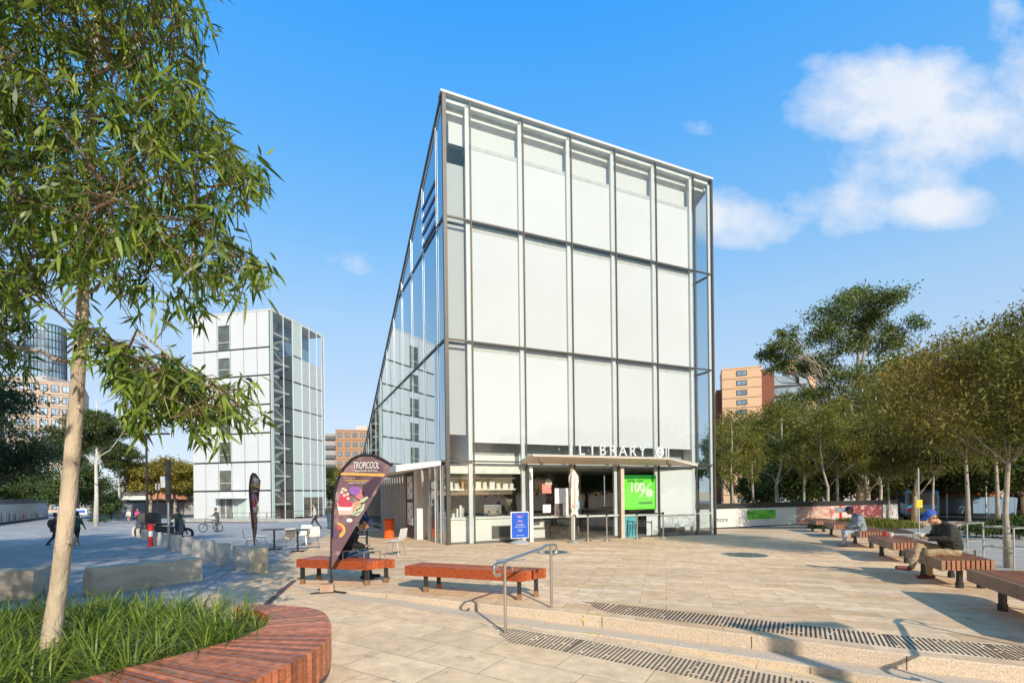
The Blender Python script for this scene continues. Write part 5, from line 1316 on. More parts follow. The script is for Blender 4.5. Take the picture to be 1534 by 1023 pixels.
def rbench(label, nl, fl, w=.85, zt=.43, arms=()):
    nl, fl = Vector(nl), Vector(fl); d = (fl - nl).normalized(); r = Vector((d.y, -d.x)) * .93 + d * -.06
    return bench(label, [fl, nl, nl + r.normalized() * w + d * .38, fl + r.normalized() * w + d * .1], zt + min(0, zU(nl.x, nl.y) + .1), TIMBER_OLD, CORTEN, 11, .19, arms, legs=((.2, .25), (.86, .45), (.2, .8), (.86, .85)), group='chain of benches along the right of the plaza', gap=.13)
rbench('brown bench nearest the right edge, its end cut by the frame', (6.05, 5.2), (7.2, 7.95))
rbench('brown bench with orange board ends that the man in the blue cap sits on', (7.62, 8.9), (8.5, 10.85), arms=((.62, .3, .95, .12, STEEL),))
rbench('brown bench with board ends just beyond the seated man\'s raised shoe', (9.2, 12.1), (10.15, 14.3), arms=((.5, .3, .9, .12, STEEL),))
rbench('brown bench under the person in the grey hoodie', (10.75, 15.5), (11.9, 17.9))
rbench('brown bench beyond the person in the grey hoodie', (12.6, 19.6), (13.6, 21.9))
rbench('brown bench at the far end of the chain by the red hoarding', (14.1, 23.2), (15.0, 25.6))
# little red cup and white tub left on a bench
pz = Vector((10.35, 13.9)); tag(MB().lathe([(.035, 0), (.045, .12)], (pz.x, pz.y, .41), 14).build('cup', [RED]), 'red paper cup standing on the bench behind the seated man', 'cup')
tag(MB().lathe([(.06, 0), (.075, .09), (.08, .1)], (pz.x + .16, pz.y + .02, .41), 14).build('tub', [PLASTIC_W]), 'white takeaway tub standing beside the red cup', 'tub')

# ------------------------------------------------------------------ handrail
def handrail(p1, p2, label, flip=False):
    t = thing('handrail', on_ground(*p1), 0, label, 'handrail'); o = t.location
    a = Vector((0, 0, 0)); b = Vector((p2[0] - o.x, p2[1] - o.y, gz(*p2) - o.z)); d = Vector((b.x, b.y, 0)).normalized()
    MB().cyl(a, (0, 0, .93), .022).build('post', [STEEL], t); MB().cyl(b, (b.x, b.y, b.z + .93), .022).build('post', [STEEL], t)
    h1_, h2_ = .955, b.z + .955
    pts = [Vector((0, 0, h1_ - .16)) - d * .10, Vector((0, 0, h1_ - .165)) - d * .17, Vector((0, 0, h1_ - .12)) - d * .225, Vector((0, 0, h1_ - .04)) - d * .225, Vector((0, 0, h1_)) - d * .15, Vector((0, 0, h1_)) + d * .02, Vector((0, 0, h1_ + .02)) + d * .10,
           b - d * .24 + Vector((0, 0, .94 - .02)), b - d * .16 + Vector((0, 0, .955)), b + d * .06 + Vector((0, 0, .955)), b + d * .13 + Vector((0, 0, .935)), b + d * .155 + Vector((0, 0, .87)), b + d * .13 + Vector((0, 0, .81)), b + d * .07 + Vector((0, 0, .80))]
    mb = MB(); mb.tube(pts, .022, 12); mb.build('rail', [STEEL], t, smooth=True); return t
handrail((-.11, 6.74), (.58, 7.60), 'stainless steel handrail with curled ends crossing the two steps')
handrail((4.65, 4.05), (5.9, 5.15), 'stainless steel handrail just past the right edge whose shadow falls on the steps')

# ------------------------------------------------------------------ feather banners
def px(u, v): return ((u - 497) * .01173, (885 - v) * .01173)
BANMAT = art_panel_mat('banner_purple', (.15, .085, .11), [(.26, .16, .18), (.09, .048, .075), (.33, .22, .23)], 2.2, (1, 1, 1), .45, 2)
def col(name, c, r=.5): return mat(name, c, r, var=.1, scale=20)
def banner(loc, rz, label):
    t = thing('feather_banner', loc, rz, label, 'banner', 'feather banners by the cafe')
    pole = [px(497, 885), px(496, 850), px(497, 800), px(499, 760), px(502, 728), px(508, 707), px(517, 690), px(530, 676), px(545, 669.5), (px(562, 670)), px(578, 677), px(593, 687)]
    MB().tube([(x, 0, z) for x, z in pole], [.016, .016, .015, .014, .013, .012, .011, .010, .010, .009, .008, .006], 8).build('pole', [BLACK], t, smooth=True)
    left = pole[1:]; 
    # flag as a strip of quads between the pole side and the cut edge, with a light belly
    e0, e1 = px(500, 842), px(593, 688)
    V = []; Fc = []; nn_ = 40; m_ = 8
    def polept(s):
        s *= len(left) - 1; i = min(len(left) - 2, int(s)); f = s - i
        return (left[i][0] * (1 - f) + left[i + 1][0] * f, left[i][1] * (1 - f) + left[i + 1][1] * f)
    for i in range(nn_ + 1):
        s = i / nn_; a = polept(s); b = (e0[0] + (e1[0] - e0[0]) * s, e0[1] + (e1[1] - e0[1]) * s)
        for j in range(m_ + 1):
            w = j / m_; x = a[0] * (1 - w) + b[0] * w; z = a[1] * (1 - w) + b[1] * w
            V.append((x, .018 * sin(z * 3.1 + x * 4) * w, z))
    for i in range(nn_):
        for j in range(m_): Fc.append((i * (m_ + 1) + j, i * (m_ + 1) + j + 1, (i + 1) * (m_ + 1) + j + 1, (i + 1) * (m_ + 1) + j))
    mb = MB(); mb.add(V, Fc); fl = mb.build('flag', [BANMAT], t, smooth=True)
    sl = MB(); sl.tube([(x + .012, 0, z) for x, z in pole[2:]], .026, 8); sl.build('sleeve', [mat('black_cloth', (.012, .012, .014), .8)], fl, smooth=True)
    Y = -.024
    def art(name, pts, m, y=Y): MB().add([(px(u, v)[0], y, px(u, v)[1]) for u, v in pts], [tuple(range(len(pts)))]).build(name, [m], fl)
    def disc(name, u, v, ru, rv, m, y=Y, n=18): art(name, [(u + ru * cos(2 * pi * k / n), v + rv * sin(2 * pi * k / n)) for k in range(n)], m, y)
    wt = col('print_white', (.75, .74, .74)); gold = col('print_gold', (.62, .36, .10))
    def tx(s, u, v, size, m, sx=1.0, shear=0.0):
        x, z = px(u, v); text(s, size, 'lettering', m, fl, (x, Y - .004, z), extrude=.001, sx=sx, shear=shear)
    tx('TROPICOOL', 553.5, 686.5, .185, wt, .46, .18); tx('Superfoods and Acai', 553, 694.5, .055, wt, .9)
    art('gold_band', [(515, 697), (583, 699.5), (581, 704), (513, 701)], gold); art('gold_line', [(521, 709), (558, 710), (557, 711.5), (520, 710.3)], gold)
    tx('MADE FRESH DAILY', 540, 713.8, .04, wt, .95)
    art('shade_sweep', [(548, 718), (566, 705), (578, 706), (560, 735), (552, 742), (546, 730)], col('print_plum', (.05, .026, .055)))
    disc('purple_scoop', 535, 726, 9, 7, col('print_violet', (.26, .10, .38)), Y - .001); disc('pink_glow', 543, 732, 7, 8, col('print_pink', (.50, .16, .20)), Y); 
    disc('berry_mix', 519, 738, 8, 9, col('print_berry', (.48, .05, .10)), Y - .001)
    for (u, v) in ((517, 723), (521, 725), (515, 728), (524, 731), (519, 733), (525, 738)): disc('topping', u, v, 2.6, 2.4, col('print_cream', (.62, .50, .40)), Y - .002, 10)
    art('glass_cup', [(507, 744), (534, 746), (531, 764), (510, 764)], col('print_cup', (.60, .44, .36)), Y - .001); art('cup_layer', [(508, 751), (530, 752), (529, 757), (509, 757)], col('print_white', (.7, .7, .7)), Y - .002)
    art('berry_rim', [(508, 743), (533, 744), (530, 751), (520, 753), (510, 750)], col('print_berry', (.45, .05, .1)), Y - .0015)
    art('orange_slice', [(532, 745), (545, 741), (543, 757), (533, 764)], col('print_peach', (.52, .28, .16)), Y - .001)
    art('leaf', [(543, 741), (554, 735), (557, 737), (549, 744), (544, 745)], col('print_leaf', (.42, .52, .36)), Y - .002); art('leaf', [(530, 764), (538, 752), (551, 746), (549, 756), (540, 766)], col('print_leaf', (.40, .52, .36)), Y - .002)
    art('leaf_vein', [(536, 757), (547, 749), (547.6, 750), (537, 759)], col('print_plum', (.05, .026, .05)), Y - .003); art('leaf_vein', [(534, 762), (545, 758), (544.5, 759.5), (534, 763.5)], col('print_plum', (.05, .026, .05)), Y - .003)
    ban = [(506, 775.5)] + [(506 + 15 * sin(a) * .95, 788 - 13 * cos(a)) for a in np.linspace(.2, 2.7, 9)] + [(510, 798)] + [(506 + 9.5 * sin(a), 787 - 8 * cos(a)) for a in np.linspace(2.6, .3, 9)]
    art('banana', ban, col('print_banana', (.62, .36, .10)), Y - .001); disc('strawberry', 511, 784, 3, 3.4, col('print_straw', (.6, .06, .10)), Y - .002, 10)
    disc('round_badge', 526.5, 772.5, 4.8, 3, wt, Y - .001); art('purple_corner', [(501, 782), (506, 790), (507, 798), (502, 800)], col('print_violet2', (.13, .06, .20)), Y - .001)
    # base: weight on a dark cross
    mb = MB(); mb.box((0, 0, .012), (.75, .05, .02), .6); mb.box((0, 0, .012), (.75, .05, .024), -.6); mb.build('base_cross', [BLACK], t)
    MB().box((-.05, -.10, .095), (.24, .17, .14), .15).build('base_weight', [mat('brick_weight', (.42, .27, .20), .8, var=.2)], t, bevel=.01)
    MB().tube([(0, 0, .02), (0, 0, .3)], .02, 8).build('spigot', [BLACK], t)
    return t
p = gp(497, 886); nb_ = banner(p, 0.05, 'purple feather banner for acai desserts standing in front of the red bench')
p = gp(385, 846); b2 = dup(nb_, p, 1.28, 'purple feather banner seen nearly edge on beside the stone bollards'); b2.rotation_euler = (Matrix.Rotation(radians(-6), 4, 'Y') @ Matrix.Rotation(1.76, 4, 'Z')).to_euler()

# ------------------------------------------------------------------ stone blocks and bollards
def stone(name, loc, rz, dims, label, cat, m, seed, group=None, n=(10, 4, 4), rough=.012):
    rs = np.random.RandomState(seed); bm = bmesh.new(); bmesh.ops.create_cube(bm, size=1)
    bmesh.ops.subdivide_edges(bm, edges=bm.edges, cuts=5, use_grid_fill=True)
    for v in bm.verts:
        c = v.co.copy(); e = sum(abs(abs(k) - .5) < 1e-4 for k in c)
        p = Vector((c.x * dims[0], c.y * dims[1], (c.z + .5) * dims[2]))
        nz = mnoise.noise_vector(p * 3.3 + Vector((seed * 5.1, 0, 0)))
        p += nz * rough * (1.6 if e > 1 else 1.0)
        if e > 1: p -= Vector((c.x, c.y, c.z)) * .03 * abs(nz.x + .4)
        v.co = p
    me = bpy.data.meshes.new(name); bm.to_mesh(me); bm.free(); me.materials.append(m)
    o = bpy.data.objects.new(name, me); COL.objects.link(o); o.location = loc; o.rotation_euler = (0, 0, rz)
    return tag(o, label, cat, group)
a, b = gp(163, 887), gp(319, 866); a = Vector((-8.08, 9.62, 0)); b = Vector((-6.92, 11.2, 0)); d = b - a
c = (a + b) / 2 + Vector((-d.y, d.x, 0)).normalized() * .3
stone('sandstone_block', on_ground(c.x, c.y, -.01), atan2(d.y, d.x), (d.length, .55, .52), 'long rough sandstone block lying on the left of the plaza', 'stone block', SAND, 3, rough=.03)
stone('sandstone_block', on_ground(-10.05, 9.75, -.01), .25, (1.55, .6, .58), 'sandstone block cut off by the left frame edge', 'stone block', SAND, 7, rough=.03)
p = gp(388, 857); stone('stone_bollard', p, .4, (.42, .36, .62), 'squared rough sandstone bollard, nearest of the row', 'bollard', SAND, 9, rough=.02)
BOLL = mat('bollard_concrete', (.56, .54, .50), .8, var=.07, scale=3, bump=.15, stain=.12)
spots = [(361, 852), (334, 846), (312, 839.5), (297, 833), (281, 829), (265, 825), (251, 820), (236, 816), (226.5, 811.5), (217, 808), (209, 805), (202, 802)]
names = ['first', 'second', 'third', 'fourth', 'fifth', 'sixth', 'seventh', 'eighth', 'ninth', 'tenth', 'eleventh', 'twelfth']
first = None
for k, (u, v) in enumerate(spots):
    p = gp(u, v); lab = f'round pale concrete bollard, {names[k]} in the row behind the squared sandstone one'
    if first is None:
        first = tag(MB().lathe([(.18, 0), (.18, .57), (.168, .595), (.0, .60)], n=24).build('round_bollard', [BOLL], smooth=True), lab, 'bollard', 'row of round bollards on the left'); first.location = p
    else: dup(first, p, k * .7, lab, None, .97 + .03 * (k % 3))
p = gp(226, 818); t = thing('warning_bollard', p, 0, 'red and white plastic warning bollard beside the parked motorbikes', 'bollard')
MB().lathe([(.16, 0), (.16, .05), (.09, .06), (.085, .45)], n=16).build('lower_tube', [RED], t, smooth=True); MB().lathe([(.087, .45), (.087, .70)], n=16).build('white_band', [WHITE], t, smooth=True)
MB().lathe([(.085, .70), (.12, .74), (.12, .98), (.06, 1.04)], n=16).build('upper_tube', [RED], t, smooth=True)

# ------------------------------------------------------------------ cafe chairs and tables
CH_SHELL = mat('white_chair_shell', (.76, .76, .75), .35, var=.03)
def chair(loc, rz, label):
    t = thing('cafe_chair', loc, rz, label, 'chair', 'white cafe chairs')
    prof = [(.22, .43), (.12, .445), (0, .44), (-.12, .435), (-.19, .45), (-.225, .52), (-.25, .62), (-.275, .74), (-.285, .80)]
    V = []; Fc = []
    for i, (x, z) in enumerate(prof):
        hw = .20 + .02 * sin(pi * i / 8)
        for j in range(7):
            s = -1 + j / 3; V.append((x, s * hw, z + .018 * s * s * (1 if i < 5 else .2)))
    n = len(V); V += [(x, y, z - .012) if i < 35 else (x - .012, y, z) for i, (x, y, z) in enumerate(V)]
    for i in range(len(prof) - 1):
        for j in range(6):
            a = i * 7 + j; Fc.append((a, a + 1, a + 8, a + 7)); Fc.append((n + a + 7, n + a + 8, n + a + 1, n + a))
    for i in range(len(prof) - 1):
        for j in (0, 6): a = i * 7 + j; Fc.append((a, a + 7, n + a + 7, n + a))
    for j in range(6):
        Fc.append((j, j + 1, n + j + 1, n + j)); a = (len(prof) - 1) * 7 + j; Fc.append((a, a + 1, n + a + 1, n + a))
    mb = MB(); mb.add(V, Fc); mb.build('seat_shell', [CH_SHELL], t, smooth=True)
    for x in (-1, 1):
        for y in (-1, 1): MB().cyl((x * .13, y * .13, .425), (x * .23 - .01, y * .22, 0), .011, .009, 8).build('leg', [STEEL], t)
    mb = MB(); mb.beam((-.14, -.15, .42), (.14, -.15, .42), .02, .015); mb.beam((-.14, .15, .42), (.14, .15, .42), .02, .015); mb.build('seat_frame', [STEEL], t)
    return t
def table(loc, rz, label):
    t = thing('cafe_table', loc, rz, label, 'table', 'black cafe tables')
    MB().span((-.35, -.35, .715), (.35, .35, .74)).build('table_top', [CHARC], t, bevel=.006); MB().cyl((0, 0, .03), (0, 0, .715), .032).build('column', [BLACK], t)
    mb = MB(); mb.box((0, 0, .02), (.6, .06, .025), pi / 4); mb.box((0, 0, .02), (.6, .06, .028), -pi / 4); mb.build('foot_cross', [BLACK], t); return t
cp = gp(592, 833); ch = chair(cp, radians(165), 'white cafe chair standing alone by the library corner')
tb = table(gp(550, 828), .3, 'black cafe table behind the seated man in black')
for (u, v, r, lab) in ((377, 826, .4, 'white cafe chair behind the edge on banner, leftmost'), (427, 826, 2.6, 'white cafe chair between the two left tables'), (469, 822, 2.0, 'grey looking white cafe chair turned away in the shade, right of the left tables'),
                       (455, 818, -1.6, 'white cafe chair tucked behind the second left table'), (541, 824, .2, 'white cafe chair just right of the near banner'), (391, 820, 3.6, 'white cafe chair at the back of the first left table')):
    dup(ch, gp(u, v), r, lab)
for (u, v, lab) in ((411, 823, 'black cafe table left of the white chairs'), (446, 826, 'black cafe table amid the white chairs')): dup(tb, gp(u, v), .2, lab)
p = gp(583, 806); t = thing('litter_bin', p, .3, 'orange bin standing by the side glass of the library', 'bin')
MB().lathe([(.22, 0), (.22, .78), (.2, .8)], n=16).build('body', [ORANGE], t, smooth=True); MB().lathe([(.23, .8), (.23, .84), (.12, .85), (.12, .83)], n=16).build('rim', [mat('orange_dark', (.4, .06, .01), .4)], t, smooth=True)

# ------------------------------------------------------------------ posts and signs on the left
def lamp(loc, h, label, r=.07):
    t = thing('lamp_post', loc, 0, label, 'lamp post')
    MB().cyl((0, 0, 0), (0, 0, h), r, r * .75).build('pole', [BLACK], t, smooth=True); MB().lathe([(r * 2, 0), (r * 2, .03), (r * 1.4, .25), (r, .3)], n=16).build('base', [BLACK], t, smooth=True)
    mb = MB(); mb.beam((0, 0, h - .1), (1.0, 0, h), .08, .08); mb.build('arm', [BLACK], t); MB().box((1.1, 0, h - .03), (.6, .25, .09)).build('lamp_head', [BLACK], t, bevel=.02); return t
lamp(gp(221, 806), 6.4, 'black lamp post rising beside the parked motorbikes', .075)
lamp(on_ground(6.4, -2.0), 5.3, 'black lamp post behind the viewpoint whose shadow crosses the steps', .13)
lamp(gp(118, 790), 6.2, 'black lamp post behind the pale gum trunk', .08)
p = gp(1163, 789)
p = gp(253, 823); t = thing('sign_post', p, -.2, 'steel sign post with a black top panel by the bollards', 'sign post')
MB().cyl((0, 0, 0), (0, 0, 1.9), .045).build('pole', [GALV], t); MB().span((-.09, -.05, 1.9), (.09, .05, 3.6)).build('panel', [CHARC], t); MB().span((-.35, -.02, 2.5), (-.1, .02, 2.95)).build('sign_plate', [mat('pale_sign', (.6, .62, .64), .5)], t)
p = gp(237, 806); t = thing('sign_post', p, .2, 'thin dark pole just right of the black lamp post', 'sign post'); MB().cyl((0, 0, 0), (0, 0, 3.4), .04).build('pole', [BLACK], t); MB().span((-.12, -.02, 2.9), (.12, .02, 3.3)).build('sign_plate', [GALV], t)
p = gp(121, 796); t = thing('street_sign', p, 0, 'small blue and white sign on a thin pole by the pale gum trunk', 'sign')
MB().cyl((0, 0, 0), (0, 0, 2.1), .03).build('pole', [GALV], t); sp_ = MB().span((-.6, -.03, 1.6), (.6, -.01, 2.15)).build('sign_plate', [WHITE], t); MB().span((-.45, -.036, 1.75), (.45, -.031, 2.0)).build('blue_field', [mat('sign_blue', (.05, .14, .5), .5)], sp_)
p = gp(1385, 806)
pp = on_ground(ray(1376, 740)[0] * 22, 22); t = thing('sign_post', pp, 0, 'grey pole with a small yellow sign in front of the blue bus', 'sign post')
MB().cyl((0, 0, 0), (0, 0, 2.9), .035).build('pole', [GALV], t); MB().span((-.13, -.05, 1.15), (.13, -.036, 1.5)).build('sign_plate', [mat('yellow_sign', (.75, .50, .03), .5)], t)
# thin poles in front of the right hoarding
for (u, lab) in ((1097, 'thin brown pole nearest the library in front of the right hoarding'),):
    p = on_ground(ray(u - 2, 740)[0] * 35, 35)
# tree guards on the right
def guard(loc, rz, label):
    t = thing('tree_guard', loc, rz, label, 'tree guard', 'steel guards round the right hand trees')
    for x in (-.3, .3):
        for y in (-.3, .3): MB().cyl((x, y, 0), (x, y, .95), .018, n=8).build('post', [GALV], t)
    for z in (.5, .95):
        mb = MB()
        for a, b in (((-.3, -.3), (.3, -.3)), ((.3, -.3), (.3, .3)), ((.3, .3), (-.3, .3)), ((-.3, .3), (-.3, -.3))): mb.beam((a[0], a[1], z), (b[0], b[1], z), .025, .025)
        mb.build('rail', [GALV], t)
    return t
x0 = ray(1510, 740)[0] * 11.4; tg = guard(on_ground(x0, 11.4), .2, 'steel tree guard round the trunk nearest the right edge')
dup(tg, on_ground(ray(1440, 740)[0] * 13.2, 13.2), .3, 'steel tree guard behind the seated man\'s back')

# ------------------------------------------------------------------ things at the library front
bx_ = L(2.42, -.55); bx_.z = gz(bx_.x, bx_.y)
t = thing('pavement_sign', bx_, LROT + .06, 'blue pavement sign board on a rubber foot outside the cafe glass', 'sign')
MB().lathe([(.36, 0), (.36, .03), (.22, .10), (.06, .13)], n=24).build('foot', [mat('grey_foot', (.42, .42, .42), .7)], t, smooth=True); MB().cyl((0, 0, .12), (0, 0, .3), .03).build('stem', [GALV], t)
fr = MB().span((-.36, -.025, .18), (.36, .025, 1.12)).build('board', [WHITE], t, bevel=.02); MB().span((-.325, -.032, .215), (.325, -.026, 1.085)).build('poster', [mat('poster_blue', (.015, .10, .55), .4, var=.1)], fr)
PW = col('print_white', (.75, .74, .74)); PR = col('print_red', (.6, .1, .14))
text('Tropicool  Bar', .075, 'lettering', PR, fr, (-.03, -.036, 1.0), extrude=.001)
for k, (s_, z, m_) in enumerate((('MENU', .93, PW), ('ACAI', .80, PW), ('BOWLS', .74, PR), ('Smoothies', .66, PW), ('coffee and fresh juice', .59, PW), ('Toasties', .50, PW), ('SHAKES', .44, PW), ('open every day', .30, PW))): text(s_, .07 if k < 4 else .05, 'lettering', m_, fr, (0, -.036, z), extrude=.001)
# folded umbrella
ux = L(4.42, -.9); ux.z = gz(ux.x, ux.y); t = thing('folded_umbrella', ux, 0, 'folded cream umbrella on a white pole by the entrance', 'umbrella')
MB().cyl((0, 0, .05), (0, 0, 2.6), .024).build('pole', [WHITE], t); MB().lathe([(.26, 0), (.26, .05), (.06, .07)], n=20).build('base', [GALV], t)
V = []; Fc = []; prof = [(.03, 2.58), (.13, 2.38), (.15, 2.2), (.125, 2.0), (.14, 1.8), (.12, 1.55), (.135, 1.3), (.09, 1.12), (.14, .98)]; nn_ = 24
for i, (r, z) in enumerate(prof):
    for k in range(nn_):
        a = 2 * pi * k / nn_; q = r * (1 + .28 * cos(6 * a + i * .3)); V.append((q * cos(a), q * sin(a), z + .03 * sin(3 * a) * (i == len(prof) - 1)))
for i in range(len(prof) - 1):
    for k in range(nn_): Fc.append((i * nn_ + k, i * nn_ + (k + 1) % nn_, (i + 1) * nn_ + (k + 1) % nn_, (i + 1) * nn_ + k))
mb = MB(); mb.add(V, Fc); mb.build('canopy', [mat('umbrella_cream', (.74, .66, .58), .85, var=.08, scale=3)], t, smooth=True); MB().lathe([(.15, 1.28), (.155, 1.36)], n=20).build('tie_strap', [mat('strap_pink', (.6, .42, .36), .8)], t)
# stanchions
def stanchion(x, y, lab):
    p = L(x, y); p.z = gz(p.x, p.y)
    t = thing('queue_post', p, LROT, lab, 'queue post', 'steel queue posts'); MB().cyl((0, 0, .02), (0, 0, 1.0), .03).build('pole', [STEEL], t, smooth=True); MB().lathe([(.17, 0), (.17, .015), (.05, .05)], n=20).build('base', [STEEL], t, smooth=True); MB().lathe([(.04, .93), (.04, 1.03), (.02, 1.04)], n=14).build('cap', [BLACK], t); return t
stanchion(5.22, -.55, 'steel queue post left of the door bay, under the letter L'); stanchion(5.85, -.85, 'steel queue post right of the door bay, nearest the steps')
stanchion(7.48, -.55, 'steel queue post in front of the teal poster, left end of a belt'); stanchion(8.68, -.65, 'steel queue post in front of the white poster, right end of a belt')
a, b = L(7.48, -.55), L(8.68, -.65); mb = MB(); ga, gb = gz(a.x, a.y), gz(b.x, b.y); mb.beam((a.x, a.y, ga + .98), (b.x, b.y, gb + .98), .008, .05); tag(mb.build('queue_belt', [BLACK]), 'black belt stretched between two queue posts', 'belt')
# green sign hung inside the glass
def hang(name, x0, x1, z0, z1, y, m, label, cat='poster', thick=.012):
    p = L((x0 + x1) / 2, y); t = thing(name, (p.x, p.y, z0), LROT, label, cat)
    MB().span((-(x1 - x0) / 2, 0, 0), ((x1 - x0) / 2, thick, z1 - z0)).build('sheet', [m], t); return t
LIME = mat('lime_green', (.16, .80, .06), .5, var=.02); DKG = mat('leaf_green_band', (.0, .20, .02), .5)
gs = hang('green_sign', 7.36, 8.98, 1.02, 2.42, .10, LIME, 'bright lime green 100% renewable sign hanging in the library window', 'sign')
MB().span((-.81, -.006, 1.24), (.81, -.001, 1.401)).build('dark_band', [DKG], gs)
text("WE'RE NOW", .135, 'lettering', DKG, gs, (-.25, -.008, 1.15), extrude=.002, sx=1.05, bold=.02)
text('100', .50, 'lettering', PW, gs, (-.18, -.012, .88), extrude=.004, sx=1.05, bold=.03)
mb = MB(); mb.beam((-.05, -.005, .50), (.56, -.005, 1.10), .008, .05); mb.build('slash', [PW], gs)
mb = MB(); mb.cyl((.45, -.008, .66), (.45, -.001, .66), .17, n=24); mb.build('round_emblem', [PW], gs); mb = MB(); mb.box((.45, -.011, .66), (.02, .004, .24)); mb.build('emblem_mark', [LIME], gs)
text('CITY', .07, 'lettering', PW, gs, (.45, -.006, .44), extrude=.002)
text('renewable', .17, 'lettering', DKG, gs, (.24, -.008, .27), extrude=.002, bold=.02)
tl = mat('teal_poster', (.10, .45, .52), .5, var=.3, scale=4); q = hang('teal_poster', 7.34, 8.0, -.1, .74, .08, tl, 'teal poster with dark plant drawings low in the window'); 
for k in range(4): MB().add([(-.25 + k * .14, -.004, .06), (-.2 + k * .14, -.004, .06), (-.12 + k * .13, -.004, .5), (-.2 + k * .12, -.004, .7 - .1 * (k % 2))], [(0, 1, 2, 3)]).build('drawing', [mat('poster_ink', (.03, .12, .16), .6)], q)
hang('white_poster', 8.45, 9.02, -.05, .74, .08, mat('poster_pale', (.70, .74, .76), .5, var=.05), 'pale poster low in the window right of the teal one')
hang('notice', 3.6, 3.98, 1.72, 2.06, -.02, mat('notice_red', (.6, .22, .18), .5, var=.5, scale=9), 'small red and white notice on the cafe door glass')
hang('notice', 3.62, 3.95, 1.0, 1.3, -.02, PLASTIC_W, 'small white notice on the cafe door glass')
q = hang('menu_board', 4.12, 4.7, .88, 1.9, -.03, PLASTIC_W, 'white menu sheet on the entrance glass with a grey photo below', 'menu'); MB().span((-.28, -.005, 0), (.05, -.001, .45)).build('photo', [mat('menu_photo', (.12, .09, .09), .5, var=.4)], q)
hang('notice', 5.0, 5.16, 1.1, 1.42, -.09, mat('notice_blue', (.05, .30, .66), .5, var=.3, scale=20), 'small blue parking style notice on the door frame')
p = L(4.35, .9); t = thing('wall_clock', (p.x, p.y, 2.12), LROT, 'round white clock hanging inside the entrance', 'clock'); MB().cyl((0, 0, 0), (0, -.03, 0), .15, n=24).build('face', [PLASTIC_W], t); MB().box((0, -.034, .04), (.012, .004, .09)).build('hand', [BLACK], t)
# ---- inside the cafe
def inside(name, label, cat, x, y, z=0.0, rz=0.0): return thing(name, L(x, y, z), LROT + rz, label, cat)
t = inside('counter', 'white cafe counter behind the corner glass', 'counter', 1.9, .75)
MB().span((-1.75, -.2, .02), (1.0, .5, .82)).build('body', [INT_W], t); MB().span((-1.8, -.25, .82), (1.05, .55, .90)).build('counter_top', [WHITE], t); MB().span((-.1, -.22, .08), (.95, -.205, .55)).build('shelf_front', [INT_D], t)
t = inside('counter', 'white low counter behind the entrance glass', 'counter', 4.1, 1.2); MB().span((-.85, -.25, 0), (.1, .25, .62)).build('body', [INT_W], t); MB().span((-.85, -.28, .62), (.8, .3, .68)).build('counter_top', [CHARC], t)
SHELFW = mat('shelf_cream', (.80, .77, .68), .5)
t = inside('wall_shelf', 'long lit white wall shelf with tubs high in the cafe', 'shelf', 1.65, .85)
for z in (1.86, 2.28): MB().span((-1.5, -.15, z), (1.2, .15, z + .05)).build('shelf', [SHELFW], t)
MB().span((-1.5, .151, 1.7), (1.2, .19, 2.43)).build('back_board', [SHELFW], t)
random.seed(12)
tubs = ['white tub', 'cream box', 'white carton', 'steel tin', 'white jug', 'cream tub', 'white box', 'tan basket', 'white canister', 'pale box']
for k in range(10):
    x = .3 + k * .27; h = random.uniform(.16, .30); p = L(x, .83, 1.911)
    m = random.choice([PLASTIC_W, SHELFW, INT_W, mat('tan_basket', (.45, .28, .15), .7)])
    o = MB(); 
    if k % 2: o.lathe([(.08, 0), (.09, h), (.07, h + .02)], n=14)
    else: o.box((0, 0, h / 2), (.2, .18, h)); o.box((0, 0, h + .012), (.21, .19, .02))
    o = o.build('tub', [m]); o.location = p; o.rotation_euler = (0, 0, LROT); tag(o, f'{tubs[k]} on the lower cafe wall shelf, number {k + 1} from the left'.replace(f', number {k + 1} from the left', [' at its left end', ' second from the left', ' third from the left', ' fourth from the left', ' fifth from the left', ' fifth from the right', ' fourth from the right', ' third from the right', ' second from the right', ' at its right end'][k]), 'tub', 'containers on the cafe shelf')
t = inside('coffee_machine', 'steel coffee machine on the cafe counter', 'coffee machine', 1.95, .95, .9); MB().span((-.35, -.2, .08), (.35, .25, .42)).build('body', [STEEL], t, bevel=.03); MB().span((-.38, -.22, .0), (.38, .28, .07)).build('drip_tray', [CHARC], t)
for x in (-.18, .18): MB().cyl((x, -.22, .2), (x, -.22, .1), .035).build('group_head', [CHARC], t)
MB().lathe([(.0, 0), (.2, .03), (.24, .12)], (-.05, -.28, .0), 20).build('steel_bowl', [STEEL], t)
t = inside('coffee_grinder', 'black coffee grinder with clear hopper on the cafe counter', 'grinder', 2.65, .9, .9); MB().span((-.1, -.12, 0), (.1, .14, .35)).build('body', [BLACK], t, bevel=.02); MB().lathe([(.05, .35), (.12, .5), (.12, .62)], n=14).build('hopper', [mat('hopper', (.2, .17, .13), .2)], t)
t = inside('cup_stack', 'stack of white cups beside the plant on the cafe counter', 'cups', .72, .85, .9); 
for k, (x, y, h) in enumerate(((0, 0, .42), (.12, .05, .34), (-.1, .08, .30))): MB().lathe([(.04, 0), (.05, h)], (x, y, 0), 12).build('cup', [PLASTIC_W], t)
t = inside('potted_plant', 'small green plant in white pot on the cafe counter', 'plant', .42, .75, .9); MB().lathe([(.06, 0), (.08, .14)], n=14).build('pot', [PLASTIC_W], t)
rs = np.random.RandomState(2); V, Fq = leaf_quads(rs.normal(size=(60, 3)) * .05 + np.array([[0, 0, .2]]), norm(rs.normal(size=(60, 3)) + np.array([[0, 0, .6]])), .10, .04, rs); npmesh('leaves', V, Fq, 4, LF_SUN, t)
